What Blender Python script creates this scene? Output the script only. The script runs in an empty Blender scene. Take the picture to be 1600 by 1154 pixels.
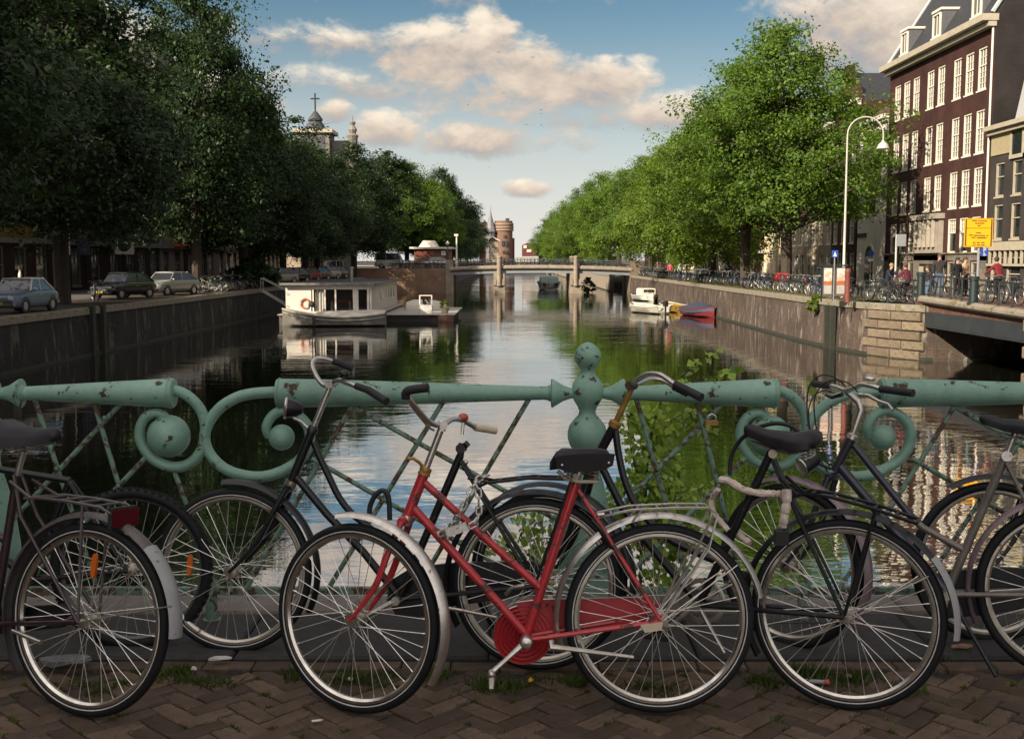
import bpy, math, random
import numpy as np
from mathutils import Vector, Matrix

R = math.radians
rnd = random.Random(11)
scene = bpy.context.scene
COL = scene.collection

# ------------------------------------------------------------------ camera
F, CX, CY, HY, EYE = 1750.0, 800.0, 577.0, 407.0, 1.65     # focal length and horizon in the photograph's pixels
TH = math.atan((CY - HY) / F)
cam_data = bpy.data.cameras.new('camera')
cam_data.sensor_width = 36.0
cam_data.sensor_fit = 'HORIZONTAL'
cam_data.lens = 36.0 * F / 1600.0
cam_data.clip_start = 0.05
cam_data.clip_end = 6000
cam = bpy.data.objects.new('camera', cam_data)
COL.objects.link(cam)
cam.location = (0, 0, EYE)
cam.rotation_euler = (math.pi / 2 - TH, 0, 0)
scene.camera = cam

# ------------------------------------------------------------------ sun, sky, exposure
SUN_H = Vector((0.70, 0.714, 0)).normalized()     # horizontal direction the light travels
SUN_EL = R(27)
sun_data = bpy.data.lights.new('sun', 'SUN')
sun_data.energy = 5.0
sun_data.angle = R(0.6)
sun_data.color = (1.0, 0.88, 0.70)
sun = bpy.data.objects.new('sun', sun_data)
COL.objects.link(sun)
travel = Vector((SUN_H.x * math.cos(SUN_EL), SUN_H.y * math.cos(SUN_EL), -math.sin(SUN_EL)))
sun.rotation_euler = travel.to_track_quat('-Z', 'Y').to_euler()
sun.location = (-60, -60, 60)

scene.view_settings.view_transform = 'Standard'
scene.view_settings.look = 'None'
scene.view_settings.exposure = 0.66
scene.view_settings.gamma = 1.0
scene.cycles.use_denoising = True
scene.cycles.max_bounces = 6
scene.cycles.diffuse_bounces = 3
scene.cycles.glossy_bounces = 3
scene.cycles.transmission_bounces = 4
scene.cycles.transparent_max_bounces = 6
scene.cycles.caustics_reflective = False
scene.cycles.caustics_refractive = False
scene.cycles.sample_clamp_indirect = 6.0

def ray(px, py):
    x = (px - CX) / F
    yc = (CY - py) / F
    return Vector((x, math.cos(TH) + yc * math.sin(TH), -math.sin(TH) + yc * math.cos(TH)))

def P(px, py, Y):                 # the point at forward distance Y
    d = ray(px, py)
    return Vector((0, 0, EYE)) + d * (Y / d.y)

def G(px, py, z=0.0):             # the point at height z
    d = ray(px, py)
    return Vector((0, 0, EYE)) + d * ((z - EYE) / d.z)

def build_world():
    w = bpy.data.worlds.new('World')
    scene.world = w
    w.use_nodes = True
    nt = w.node_tree
    nt.nodes.clear()
    N, L = nt.nodes.new, nt.links.new
    out = N('ShaderNodeOutputWorld')
    bg = N('ShaderNodeBackground')
    bg.inputs['Strength'].default_value = 0.1
    L(bg.outputs[0], out.inputs[0])
    sky = N('ShaderNodeTexSky')
    sky.sky_type = 'NISHITA'
    sky.sun_disc = False
    sky.sun_elevation = SUN_EL
    sky.sun_rotation = math.atan2(-SUN_H.x, -SUN_H.y)
    sky.air_density = 1.0
    sky.dust_density = 0.6
    sky.ozone_density = 1.0
    tc = N('ShaderNodeTexCoord')
    sep = N('ShaderNodeSeparateXYZ')
    L(tc.outputs['Generated'], sep.inputs[0])

    def m(op, a, b=None, c=None, clamp=False):
        n = N('ShaderNodeMath')
        n.operation = op
        n.use_clamp = clamp
        for i, v in enumerate((a, b, c)):
            if v is None:
                continue
            if isinstance(v, (int, float)):
                n.inputs[i].default_value = v
            else:
                L(v, n.inputs[i])
        return n.outputs[0]
    X, Y, Z = sep.outputs[0], sep.outputs[1], sep.outputs[2]
    az = m('ARCTAN2', X, Y)
    el = m('ARCSINE', Z)
    comb = N('ShaderNodeCombineXYZ')
    L(m('MULTIPLY', az, 1.0), comb.inputs[0])
    L(m('MULTIPLY', el, 1.75), comb.inputs[1])

    def noise(scale, detail, rough, off=0.0, warp=0.0):
        n = N('ShaderNodeTexNoise')
        n.inputs['Scale'].default_value = scale
        n.inputs['Detail'].default_value = detail
        n.inputs['Roughness'].default_value = rough
        n.inputs['Distortion'].default_value = warp
        if off:
            mp = N('ShaderNodeMapping')
            mp.inputs['Location'].default_value = (off, off * .7, 0)
            L(comb.outputs[0], mp.inputs[0])
            L(mp.outputs[0], n.inputs['Vector'])
        else:
            L(comb.outputs[0], n.inputs['Vector'])
        return n.outputs['Fac']
    n1 = noise(11, 9, .62, 0, .35)
    n2 = noise(34, 6, .62, 3.1, .2)
    n3 = noise(3.2, 6, .55, 8.4, .2)
    # clouds: centre and half-size in photograph pixels, turned into directions; top edge puffy, base soft
    blobs = [(692, 88, 100, 46, 1.0), (765, 62, 42, 44, 1.0), (830, 108, 62, 42, 1.0), (925, 132, 88, 40, 1.0), (800, 146, 150, 26, .55),
             (600, 205, 52, 28, .9), (742, 218, 84, 27, 1.0), (822, 295, 38, 13, .8), (524, 176, 26, 18, .75),
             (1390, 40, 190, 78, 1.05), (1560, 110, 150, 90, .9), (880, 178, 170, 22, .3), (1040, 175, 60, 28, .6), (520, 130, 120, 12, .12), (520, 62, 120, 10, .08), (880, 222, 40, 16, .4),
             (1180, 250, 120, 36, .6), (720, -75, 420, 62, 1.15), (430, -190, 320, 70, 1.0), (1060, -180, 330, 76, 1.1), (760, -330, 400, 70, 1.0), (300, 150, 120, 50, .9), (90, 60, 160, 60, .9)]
    dens, num, den = None, None, None
    edge = m('ADD', m('MULTIPLY', m('SUBTRACT', n1, .5), 3.1), m('MULTIPLY', m('SUBTRACT', n2, .5), 2.0))
    for (px, py, sx, sy, amp) in blobs:
        d = ray(px, py).normalized()
        a0, e0 = math.atan2(d.x, d.y), math.asin(d.z)
        sa, se = sx / F, sy / F
        da = m('DIVIDE', m('SUBTRACT', az, a0), sa)
        de = m('DIVIDE', m('SUBTRACT', el, e0), se)
        r2 = m('ADD', m('MULTIPLY', da, da), m('MULTIPLY', de, de))
        b = m('SUBTRACT', amp, m('MULTIPLY', r2, .85 * amp))
        b = m('MAXIMUM', b, -3.0)
        sh = m('ADD', m('MULTIPLY', de, .5), .5)
        wt = m('POWER', m('MAXIMUM', m('ADD', b, .9), .0), 3.0)
        if dens is None:
            dens, num, den = b, m('MULTIPLY', wt, sh), wt
        else:
            dens = m('SMOOTH_MAX', dens, b, .3)
            num = m('ADD', num, m('MULTIPLY', wt, sh))
            den = m('ADD', den, wt)
    shade = m('DIVIDE', num, m('ADD', den, .002), None, True)
    dens = m('ADD', dens, edge)
    # a loose deck of the same kind of cloud over the rest of the sky
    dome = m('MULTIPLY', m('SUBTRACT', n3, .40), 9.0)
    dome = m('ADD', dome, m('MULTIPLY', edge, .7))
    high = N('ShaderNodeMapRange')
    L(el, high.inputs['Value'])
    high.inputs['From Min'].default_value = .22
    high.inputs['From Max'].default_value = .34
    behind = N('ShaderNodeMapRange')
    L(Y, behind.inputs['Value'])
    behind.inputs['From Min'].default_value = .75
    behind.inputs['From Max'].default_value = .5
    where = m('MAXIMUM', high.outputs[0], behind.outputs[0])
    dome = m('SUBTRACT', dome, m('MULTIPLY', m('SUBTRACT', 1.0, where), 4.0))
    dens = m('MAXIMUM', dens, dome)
    mr = N('ShaderNodeMapRange')
    mr.interpolation_type = 'SMOOTHSTEP'
    L(dens, mr.inputs['Value'])
    mr.inputs['From Min'].default_value = -.35
    mr.inputs['From Max'].default_value = .75
    mr.inputs['To Max'].default_value = .94
    # cloud colour: warm white where the sun reaches, pinkish grey below
    lit = m('ADD', m('MULTIPLY', shade, .62), m('MULTIPLY', m('ADD', m('MULTIPLY', m('SUBTRACT', n1, .5), 1.7), .5), .62))
    lit = m('ADD', lit, m('MULTIPLY', m('SUBTRACT', n2, .5), .7))
    cr = N('ShaderNodeValToRGB')
    e = cr.color_ramp.elements
    e[0].position, e[0].color = .28, (2.4, 2.3, 2.4, 1)
    e[1].position, e[1].color = .98, (6.6, 5.7, 4.55, 1)
    k = e.new(.62)
    k.color = (4.4, 3.65, 3.0, 1)
    L(lit, cr.inputs[0])
    # haze towards the horizon
    hz = N('ShaderNodeMapRange')
    hz.interpolation_type = 'SMOOTHSTEP'
    L(el, hz.inputs['Value'])
    hz.inputs['From Min'].default_value = -.03
    hz.inputs['From Max'].default_value = .25
    hz.inputs['To Min'].default_value = .97
    hz.inputs['To Max'].default_value = .0
    tint = N('ShaderNodeMix')
    tint.data_type = 'RGBA'
    tint.blend_type = 'MULTIPLY'
    tint.inputs[0].default_value = 1.0
    L(sky.outputs[0], tint.inputs[6])
    tint.inputs[7].default_value = (.32, .45, .465, 1)
    mh = N('ShaderNodeMix')
    mh.data_type = 'RGBA'
    L(hz.outputs[0], mh.inputs[0])
    L(tint.outputs[2], mh.inputs[6])
    mh.inputs[7].default_value = (5.4, 5.15, 4.9, 1)
    mc = N('ShaderNodeMix')
    mc.data_type = 'RGBA'
    L(mr.outputs[0], mc.inputs[0])
    L(mh.outputs[2], mc.inputs[6])
    # clouds scatter sunlight forward; boost out of view is added to fill the foreground
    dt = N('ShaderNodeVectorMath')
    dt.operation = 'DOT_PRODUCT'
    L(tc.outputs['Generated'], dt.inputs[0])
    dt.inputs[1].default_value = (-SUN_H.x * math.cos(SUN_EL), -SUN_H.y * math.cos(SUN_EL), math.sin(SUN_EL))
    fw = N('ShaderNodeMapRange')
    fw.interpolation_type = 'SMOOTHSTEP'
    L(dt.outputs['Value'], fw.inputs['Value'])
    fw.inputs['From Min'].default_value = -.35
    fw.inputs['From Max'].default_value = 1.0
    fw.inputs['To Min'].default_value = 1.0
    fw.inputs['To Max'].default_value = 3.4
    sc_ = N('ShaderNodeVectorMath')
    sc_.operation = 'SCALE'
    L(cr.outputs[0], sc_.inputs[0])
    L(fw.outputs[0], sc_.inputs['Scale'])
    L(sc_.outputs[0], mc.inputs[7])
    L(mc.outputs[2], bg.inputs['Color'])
build_world()

# ------------------------------------------------------------------ materials
MATS = {}
def lin(c):
    return tuple(((v / 255) / 12.92 if v / 255 <= .04045 else ((v / 255 + .055) / 1.055) ** 2.4) for v in c)

ORD = ['nearest', 'second', 'third', 'fourth', 'fifth', 'sixth', 'seventh', 'eighth', 'ninth', 'tenth', 'eleventh', 'twelfth', 'thirteenth', 'fourteenth', 'fifteenth', 'sixteenth', 'seventeenth', 'eighteenth', 'nineteenth', 'twentieth'] + ['twenty-' + w for w in ('first', 'second', 'third', 'fourth', 'fifth', 'sixth', 'seventh', 'eighth', 'ninth')] + ['thirtieth'] + ['thirty-' + w for w in ('first', 'second', 'third', 'fourth', 'fifth', 'sixth', 'seventh', 'eighth', 'ninth')]
FARCOL = ['black', 'blue', 'grey', 'maroon', 'green', 'white']
def M(name, col, rough=.55, metal=0.0, var=.18, scale=6.0, bump=0.0, bscale=60.0, spec=.5, chips=None, chip_amt=.58, chip_scale=14.0, chip_rough=.85, coat=0.0, obj_rand=0.0, scuff=None, scuff_amt=.64, scuff_scale=30.0):
    """Principled material with uneven colour, optional fine relief and optional chips of another colour."""
    if name in MATS:
        return MATS[name]
    mt = bpy.data.materials.new(name)
    MATS[name] = mt
    mt.use_nodes = True
    nt = mt.node_tree
    N, L = nt.nodes.new, nt.links.new
    b = nt.nodes['Principled BSDF']
    b.inputs['Roughness'].default_value = rough
    b.inputs['Metallic'].default_value = metal
    b.inputs['Specular IOR Level'].default_value = spec
    b.inputs['Coat Weight'].default_value = coat
    tc = N('ShaderNodeTexCoord')
    no = N('ShaderNodeTexNoise')
    no.inputs['Scale'].default_value = scale
    no.inputs['Detail'].default_value = 5
    no.inputs['Roughness'].default_value = .65
    L(tc.outputs['Object'], no.inputs['Vector'])
    mr = N('ShaderNodeMapRange')
    L(no.outputs['Fac'], mr.inputs['Value'])
    mr.inputs['From Min'].default_value = .25
    mr.inputs['From Max'].default_value = .75
    mr.inputs['To Min'].default_value = 1 - var
    mr.inputs['To Max'].default_value = 1 + var
    fac = mr.outputs[0]
    if obj_rand:
        oi = N('ShaderNodeObjectInfo')
        r2 = N('ShaderNodeMapRange')
        L(oi.outputs['Random'], r2.inputs['Value'])
        r2.inputs['To Min'].default_value = 1 - obj_rand
        r2.inputs['To Max'].default_value = 1 + obj_rand
        mu = N('ShaderNodeMath')
        mu.operation = 'MULTIPLY'
        L(fac, mu.inputs[0])
        L(r2.outputs[0], mu.inputs[1])
        fac = mu.outputs[0]
    vm = N('ShaderNodeVectorMath')
    vm.operation = 'SCALE'
    vm.inputs[0].default_value = col[:3]
    L(fac, vm.inputs['Scale'])
    color = vm.outputs[0]
    if chips:
        n2 = N('ShaderNodeTexNoise')
        n2.inputs['Scale'].default_value = chip_scale
        n2.inputs['Detail'].default_value = 7
        n2.inputs['Roughness'].default_value = .7
        L(tc.outputs['Object'], n2.inputs['Vector'])
        c2 = N('ShaderNodeMapRange')
        L(n2.outputs['Fac'], c2.inputs['Value'])
        c2.inputs['From Min'].default_value = chip_amt
        c2.inputs['From Max'].default_value = chip_amt + .025
        mx = N('ShaderNodeMix')
        mx.data_type = 'RGBA'
        L(c2.outputs[0], mx.inputs[0])
        L(color, mx.inputs[6])
        mx.inputs[7].default_value = (*chips, 1)
        color = mx.outputs[2]
        mr3 = N('ShaderNodeMapRange')
        L(c2.outputs[0], mr3.inputs['Value'])
        mr3.inputs['To Min'].default_value = rough
        mr3.inputs['To Max'].default_value = chip_rough
        L(mr3.outputs[0], b.inputs['Roughness'])
        if scuff:
            n5 = N('ShaderNodeTexNoise')
            n5.inputs['Scale'].default_value = scuff_scale
            n5.inputs['Detail'].default_value = 8
            n5.inputs['Roughness'].default_value = .75
            n5.inputs['Distortion'].default_value = 1.2
            L(tc.outputs['Object'], n5.inputs['Vector'])
            c5 = N('ShaderNodeMapRange')
            L(n5.outputs['Fac'], c5.inputs['Value'])
            c5.inputs['From Min'].default_value = scuff_amt
            c5.inputs['From Max'].default_value = scuff_amt + .02
            m5 = N('ShaderNodeMix')
            m5.data_type = 'RGBA'
            L(c5.outputs[0], m5.inputs[0])
            L(color, m5.inputs[6])
            m5.inputs[7].default_value = (*scuff, 1)
            color = m5.outputs[2]
        chip_mask = c2.outputs[0]
        if metal:
            mr4 = N('ShaderNodeMapRange')
            L(c2.outputs[0], mr4.inputs['Value'])
            mr4.inputs['To Min'].default_value = metal
            mr4.inputs['To Max'].default_value = 0
            L(mr4.outputs[0], b.inputs['Metallic'])
    L(color, b.inputs['Base Color'])
    if bump and not chips:
        chip_mask = None
    if bump:
        n3 = N('ShaderNodeTexNoise')
        n3.inputs['Scale'].default_value = bscale
        n3.inputs['Detail'].default_value = 4
        L(tc.outputs['Object'], n3.inputs['Vector'])
        bp = N('ShaderNodeBump')
        bp.inputs['Strength'].default_value = 1.0
        bp.inputs['Distance'].default_value = bump
        L(n3.outputs['Fac'], bp.inputs['Height'])
        if chip_mask is not None:
            b2 = N('ShaderNodeBump')
            b2.invert = True
            b2.inputs['Distance'].default_value = bump
            L(chip_mask, b2.inputs['Height'])
            L(bp.outputs[0], b2.inputs['Normal'])
            L(b2.outputs[0], b.inputs['Normal'])
        else:
            L(bp.outputs[0], b.inputs['Normal'])
    return mt

def brick_mat(name, c1, c2, mortar, bw=.21, bh=.065, stain=None, stain_amt=.6, axis='YZ', streak=0.0, rough=.85):
    """Brickwork too far off to pick its bricks apart: Brick Texture on object coordinates, patchy stains, vertical streaks."""
    if name in MATS:
        return MATS[name]
    mt = bpy.data.materials.new(name)
    MATS[name] = mt
    mt.use_nodes = True
    nt = mt.node_tree
    N, L = nt.nodes.new, nt.links.new
    b = nt.nodes['Principled BSDF']
    b.inputs['Roughness'].default_value = rough
    b.inputs['Specular IOR Level'].default_value = .25
    tc = N('ShaderNodeTexCoord')
    sp = N('ShaderNodeSeparateXYZ')
    cb = N('ShaderNodeCombineXYZ')
    L(tc.outputs['Object'], sp.inputs[0])
    add = N('ShaderNodeMath')
    add.operation = 'ADD'
    L(sp.outputs[0], add.inputs[0])
    L(sp.outputs[1], add.inputs[1])
    L(add.outputs[0], cb.inputs[0])
    L(sp.outputs[2], cb.inputs[1])
    br = N('ShaderNodeTexBrick')
    L(cb.outputs[0], br.inputs['Vector'])
    br.inputs['Scale'].default_value = 1.0
    br.inputs['Color1'].default_value = (*c1, 1)
    br.inputs['Color2'].default_value = (*c2, 1)
    br.inputs['Mortar'].default_value = (*mortar, 1)
    br.inputs['Mortar Size'].default_value = .008
    br.inputs['Brick Width'].default_value = bw
    br.inputs['Row Height'].default_value = bh
    color = br.outputs['Color']
    no = N('ShaderNodeTexNoise')
    no.inputs['Scale'].default_value = .8
    no.inputs['Detail'].default_value = 6
    L(tc.outputs['Object'], no.inputs['Vector'])
    mr = N('ShaderNodeMapRange')
    L(no.outputs['Fac'], mr.inputs['Value'])
    mr.inputs['From Min'].default_value = .3
    mr.inputs['From Max'].default_value = .7
    mr.inputs['To Min'].default_value = .7
    mr.inputs['To Max'].default_value = 1.25
    vm = N('ShaderNodeVectorMath')
    vm.operation = 'SCALE'
    L(color, vm.inputs[0])
    L(mr.outputs[0], vm.inputs['Scale'])
    color = vm.outputs[0]
    if stain:
        mp = N('ShaderNodeMapping')
        mp.inputs['Scale'].default_value = (1.6, 1.6, .45 if streak else 1.6)
        L(tc.outputs['Object'], mp.inputs[0])
        n2 = N('ShaderNodeTexNoise')
        n2.inputs['Scale'].default_value = 1.3
        n2.inputs['Detail'].default_value = 8
        n2.inputs['Roughness'].default_value = .72
        L(mp.outputs[0], n2.inputs['Vector'])
        c2_ = N('ShaderNodeMapRange')
        L(n2.outputs['Fac'], c2_.inputs['Value'])
        c2_.inputs['From Min'].default_value = stain_amt
        c2_.inputs['From Max'].default_value = stain_amt + .09
        c2_.inputs['To Max'].default_value = .85
        mx = N('ShaderNodeMix')
        mx.data_type = 'RGBA'
        L(c2_.outputs[0], mx.inputs[0])
        L(color, mx.inputs[6])
        mx.inputs[7].default_value = (*stain, 1)
        color = mx.outputs[2]
    L(color, b.inputs['Base Color'])
    bp = N('ShaderNodeBump')
    bp.inputs['Distance'].default_value = .01
    bp.invert = True
    L(br.outputs['Fac'], bp.inputs['Height'])
    L(bp.outputs[0], b.inputs['Normal'])
    return mt

def leaf_mat(name, c1, c2, trans=.35, rough=.5):
    if name in MATS:
        return MATS[name]
    mt = bpy.data.materials.new(name)
    MATS[name] = mt
    mt.use_nodes = True
    nt = mt.node_tree
    nt.nodes.clear()
    N, L = nt.nodes.new, nt.links.new
    out = N('ShaderNodeOutputMaterial')
    geo = N('ShaderNodeNewGeometry')
    oi = N('ShaderNodeObjectInfo')
    cr = N('ShaderNodeMix')
    cr.data_type = 'RGBA'
    L(geo.outputs['Random Per Island'], cr.inputs[0])
    cr.inputs[6].default_value = (*c1, 1)
    cr.inputs[7].default_value = (*c2, 1)
    mr = N('ShaderNodeMapRange')
    L(oi.outputs['Random'], mr.inputs['Value'])
    mr.inputs['To Min'].default_value = .8
    mr.inputs['To Max'].default_value = 1.2
    tcl = N('ShaderNodeTexCoord')
    nl = N('ShaderNodeTexNoise')
    nl.inputs['Scale'].default_value = .55
    nl.inputs['Detail'].default_value = 3
    L(tcl.outputs['Object'], nl.inputs['Vector'])
    ml = N('ShaderNodeMapRange')
    L(nl.outputs['Fac'], ml.inputs['Value'])
    ml.inputs['From Min'].default_value = .3
    ml.inputs['From Max'].default_value = .7
    ml.inputs['To Min'].default_value = .55
    ml.inputs['To Max'].default_value = 1.45
    mm = N('ShaderNodeMath')
    mm.operation = 'MULTIPLY'
    L(mr.outputs[0], mm.inputs[0])
    L(ml.outputs[0], mm.inputs[1])
    vm = N('ShaderNodeVectorMath')
    vm.operation = 'SCALE'
    L(cr.outputs[2], vm.inputs[0])
    L(mm.outputs[0], vm.inputs['Scale'])
    pb = N('ShaderNodeBsdfPrincipled')
    pb.inputs['Roughness'].default_value = rough
    pb.inputs['Specular IOR Level'].default_value = .3
    L(vm.outputs[0], pb.inputs['Base Color'])
    tr = N('ShaderNodeBsdfTranslucent')
    v2 = N('ShaderNodeVectorMath')
    v2.operation = 'MULTIPLY'
    L(vm.outputs[0], v2.inputs[0])
    v2.inputs[1].default_value = (1.5, 1.5, .6)
    L(v2.outputs[0], tr.inputs['Color'])
    ms = N('ShaderNodeMixShader')
    ms.inputs[0].default_value = trans
    L(pb.outputs[0], ms.inputs[1])
    L(tr.outputs[0], ms.inputs[2])
    L(ms.outputs[0], out.inputs[0])
    return mt

def water_mat():
    mt = bpy.data.materials.new('canal_water')
    mt.use_nodes = True
    nt = mt.node_tree
    N, L = nt.nodes.new, nt.links.new
    b = nt.nodes['Principled BSDF']
    b.inputs['Base Color'].default_value = (.010, .011, .006, 1)
    b.inputs['Roughness'].default_value = .02
    b.inputs['IOR'].default_value = 5.0
    b.inputs['Specular IOR Level'].default_value = .82
    tc = N('ShaderNodeTexCoord')
    heights = []
    for (sx, sy, sc, det, amp, dist) in ((.32, 1.0, 1.5, 3, .0085, .6), (.5, 1.0, 5.0, 2, .0015, .4), (1, 1, .16, 2, .03, 0)):
        mp = N('ShaderNodeMapping')
        mp.inputs['Scale'].default_value = (sx, sy, 1)
        L(tc.outputs['Object'], mp.inputs[0])
        no = N('ShaderNodeTexNoise')
        no.inputs['Scale'].default_value = sc
        no.inputs['Detail'].default_value = det
        no.inputs['Distortion'].default_value = dist
        L(mp.outputs[0], no.inputs['Vector'])
        mu = N('ShaderNodeMath')
        mu.operation = 'MULTIPLY'
        L(no.outputs['Fac'], mu.inputs[0])
        mu.inputs[1].default_value = amp
        heights.append(mu.outputs[0])
    # patches of livelier water
    pt = N('ShaderNodeTexNoise')
    pt.inputs['Scale'].default_value = .05
    L(tc.outputs['Object'], pt.inputs['Vector'])
    mr = N('ShaderNodeMapRange')
    L(pt.outputs['Fac'], mr.inputs['Value'])
    mr.inputs['From Min'].default_value = .35
    mr.inputs['From Max'].default_value = .65
    mr.inputs['To Min'].default_value = .3
    mr.inputs['To Max'].default_value = 1.45
    s = None
    for h in heights:
        if s is None:
            s = h
        else:
            a = N('ShaderNodeMath')
            a.operation = 'ADD'
            L(s, a.inputs[0])
            L(h, a.inputs[1])
            s = a.outputs[0]
    mu = N('ShaderNodeMath')
    mu.operation = 'MULTIPLY'
    L(s, mu.inputs[0])
    L(mr.outputs[0], mu.inputs[1])
    bp = N('ShaderNodeBump')
    bp.inputs['Distance'].default_value = 1.0
    bp.inputs['Strength'].default_value = 1.0
    L(mu.outputs[0], bp.inputs['Height'])
    L(bp.outputs[0], b.inputs['Normal'])
    return mt

# ------------------------------------------------------------------ mesh helpers
class MB:
    def __init__(s):
        s.v, s.f, s.mi = [], [], []

    def add(s, vs, fs, mi=0):
        n = len(s.v)
        s.v += [tuple(p) for p in vs]
        s.f += [tuple(i + n for i in f) for f in fs]
        s.mi += [mi] * len(fs)
        return s

    def box(s, c, size, rot=None, mi=0):
        hx, hy, hz = size[0] / 2, size[1] / 2, size[2] / 2
        c = Vector(c)
        vs = []
        for x, y, z in ((-1, -1, -1), (1, -1, -1), (1, 1, -1), (-1, 1, -1), (-1, -1, 1), (1, -1, 1), (1, 1, 1), (-1, 1, 1)):
            p = Vector((x * hx, y * hy, z * hz))
            if rot is not None:
                p = rot @ p
            vs.append(c + p)
        return s.add(vs, [(3, 2, 1, 0), (4, 5, 6, 7), (0, 1, 5, 4), (1, 2, 6, 5), (2, 3, 7, 6), (3, 0, 4, 7)], mi)

    def ext(s, lo, hi, mi=0):
        return s.box([(a + b) / 2 for a, b in zip(lo, hi)], [abs(b - a) for a, b in zip(lo, hi)], None, mi)

    def cbox(s, c, size, ch=.01, rot=None, mi=0):
        """box with chamfered upper edges"""
        hx, hy, hz = size[0] / 2, size[1] / 2, size[2] / 2
        c = Vector(c)
        lv = [(-hx, -hy, -hz), (hx, -hy, -hz), (hx, hy, -hz), (-hx, hy, -hz), (-hx, -hy, hz - ch), (hx, -hy, hz - ch), (hx, hy, hz - ch), (-hx, hy, hz - ch),
              (-hx + ch, -hy + ch, hz), (hx - ch, -hy + ch, hz), (hx - ch, hy - ch, hz), (-hx + ch, hy - ch, hz)]
        vs = [c + (rot @ Vector(p) if rot is not None else Vector(p)) for p in lv]
        return s.add(vs, [(3, 2, 1, 0), (0, 1, 5, 4), (1, 2, 6, 5), (2, 3, 7, 6), (3, 0, 4, 7), (4, 5, 9, 8), (5, 6, 10, 9), (6, 7, 11, 10), (7, 4, 8, 11), (8, 9, 10, 11)], mi)

    def beam(s, a, b, w, h, up=(0, 0, 1), mi=0):
        a, b = Vector(a), Vector(b)
        d = b - a
        ln = d.length
        d.normalize()
        side = d.cross(Vector(up))
        if side.length < 1e-6:
            side = d.cross(Vector((1, 0, 0)))
        side.normalize()
        u = side.cross(d)
        rot = Matrix((d, side, u)).transposed()
        return s.box((a + b) / 2, (ln, w, h), rot, mi)

    def rings(s, rings, cap=True, closed=False, mi=0):
        n = len(rings[0])
        vs = [p for r in rings for p in r]
        fs = []
        m = len(rings)
        for i in range(m if closed else m - 1):
            a, b = i * n, ((i + 1) % m) * n
            for j in range(n):
                k = (j + 1) % n
                fs.append((a + j, a + k, b + k, b + j))
        if cap and not closed:
            fs.append(tuple(range(n - 1, -1, -1)))
            fs.append(tuple((m - 1) * n + j for j in range(n)))
        return s.add(vs, fs, mi)

    def tube(s, pts, r, seg=8, cap=True, closed=False, mi=0, flat=1.0, up=None):
        pts = [Vector(p) for p in pts]
        n = len(pts)
        rs = r if isinstance(r, (list, tuple)) else [r] * n
        tang = []
        for i in range(n):
            if closed:
                t = pts[(i + 1) % n] - pts[i - 1]
            else:
                t = pts[min(i + 1, n - 1)] - pts[max(i - 1, 0)]
            tang.append(t.normalized() if t.length > 1e-9 else Vector((0, 0, 1)))
        ref = Vector(up) if up is not None else (Vector((0, 0, 1)) if abs(tang[0].z) < .9 else Vector((1, 0, 0)))
        u = (ref - tang[0] * ref.dot(tang[0])).normalized()
        rr = []
        for i in range(n):
            u = (u - tang[i] * u.dot(tang[i]))
            u = u.normalized() if u.length > 1e-6 else tang[i].orthogonal().normalized()
            w = tang[i].cross(u)
            rr.append([pts[i] + (u * math.cos(2 * math.pi * k / seg) * flat + w * math.sin(2 * math.pi * k / seg)) * rs[i] for k in range(seg)])
        return s.rings(rr, cap, closed, mi)

    def lathe(s, prof, o=(0, 0, 0), axis=(0, 0, 1), seg=16, mi=0, cap=True):
        o, ax = Vector(o), Vector(axis).normalized()
        u = ax.orthogonal().normalized()
        w = ax.cross(u)
        rr = [[o + ax * t + (u * math.cos(2 * math.pi * k / seg) + w * math.sin(2 * math.pi * k / seg)) * max(r, 1e-4) for k in range(seg)] for t, r in prof]
        return s.rings(rr, cap, False, mi)

    def ball(s, c, r, seg=12, n=8, mi=0, scale=(1, 1, 1)):
        prof = [(-r * math.cos(math.pi * i / n), r * math.sin(math.pi * i / n)) for i in range(n + 1)]
        k = len(s.v)
        s.lathe(prof, (0, 0, 0), (0, 0, 1), seg, mi)
        for i in range(k, len(s.v)):
            p = s.v[i]
            s.v[i] = (c[0] + p[0] * scale[0], c[1] + p[1] * scale[1], c[2] + p[2] * scale[2])
        return s

    def torus(s, c, n, Rr, r, nM=40, nm=8, a0=0.0, a1=None, u=None, mi=0, flat=1.0):
        c, n = Vector(c), Vector(n).normalized()
        u = Vector(u).normalized() if u is not None else n.orthogonal().normalized()
        w = n.cross(u)
        closed = a1 is None
        rr = []
        cnt = nM if closed else nM + 1
        for i in range(cnt):
            a = 2 * math.pi * i / nM if closed else a0 + (a1 - a0) * i / nM
            d = u * math.cos(a) + w * math.sin(a)
            rr.append([c + d * (Rr + r * math.cos(2 * math.pi * k / nm)) + n * (r * flat * math.sin(2 * math.pi * k / nm)) for k in range(nm)])
        return s.rings(rr, True, closed, mi)

    def ring_prof(s, c, n, prof, nM=48, mi=0, a0=0.0, a1=None, u=None):
        """revolve a closed profile of (radius, along-axis) points"""
        c, n = Vector(c), Vector(n).normalized()
        u = Vector(u).normalized() if u is not None else n.orthogonal().normalized()
        w = n.cross(u)
        closed = a1 is None
        rr = []
        for i in range(nM if closed else nM + 1):
            a = 2 * math.pi * i / nM if closed else a0 + (a1 - a0) * i / nM
            d = u * math.cos(a) + w * math.sin(a)
            rr.append([c + d * q[0] + n * q[1] for q in prof])
        return s.rings(rr, True, closed, mi)

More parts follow.
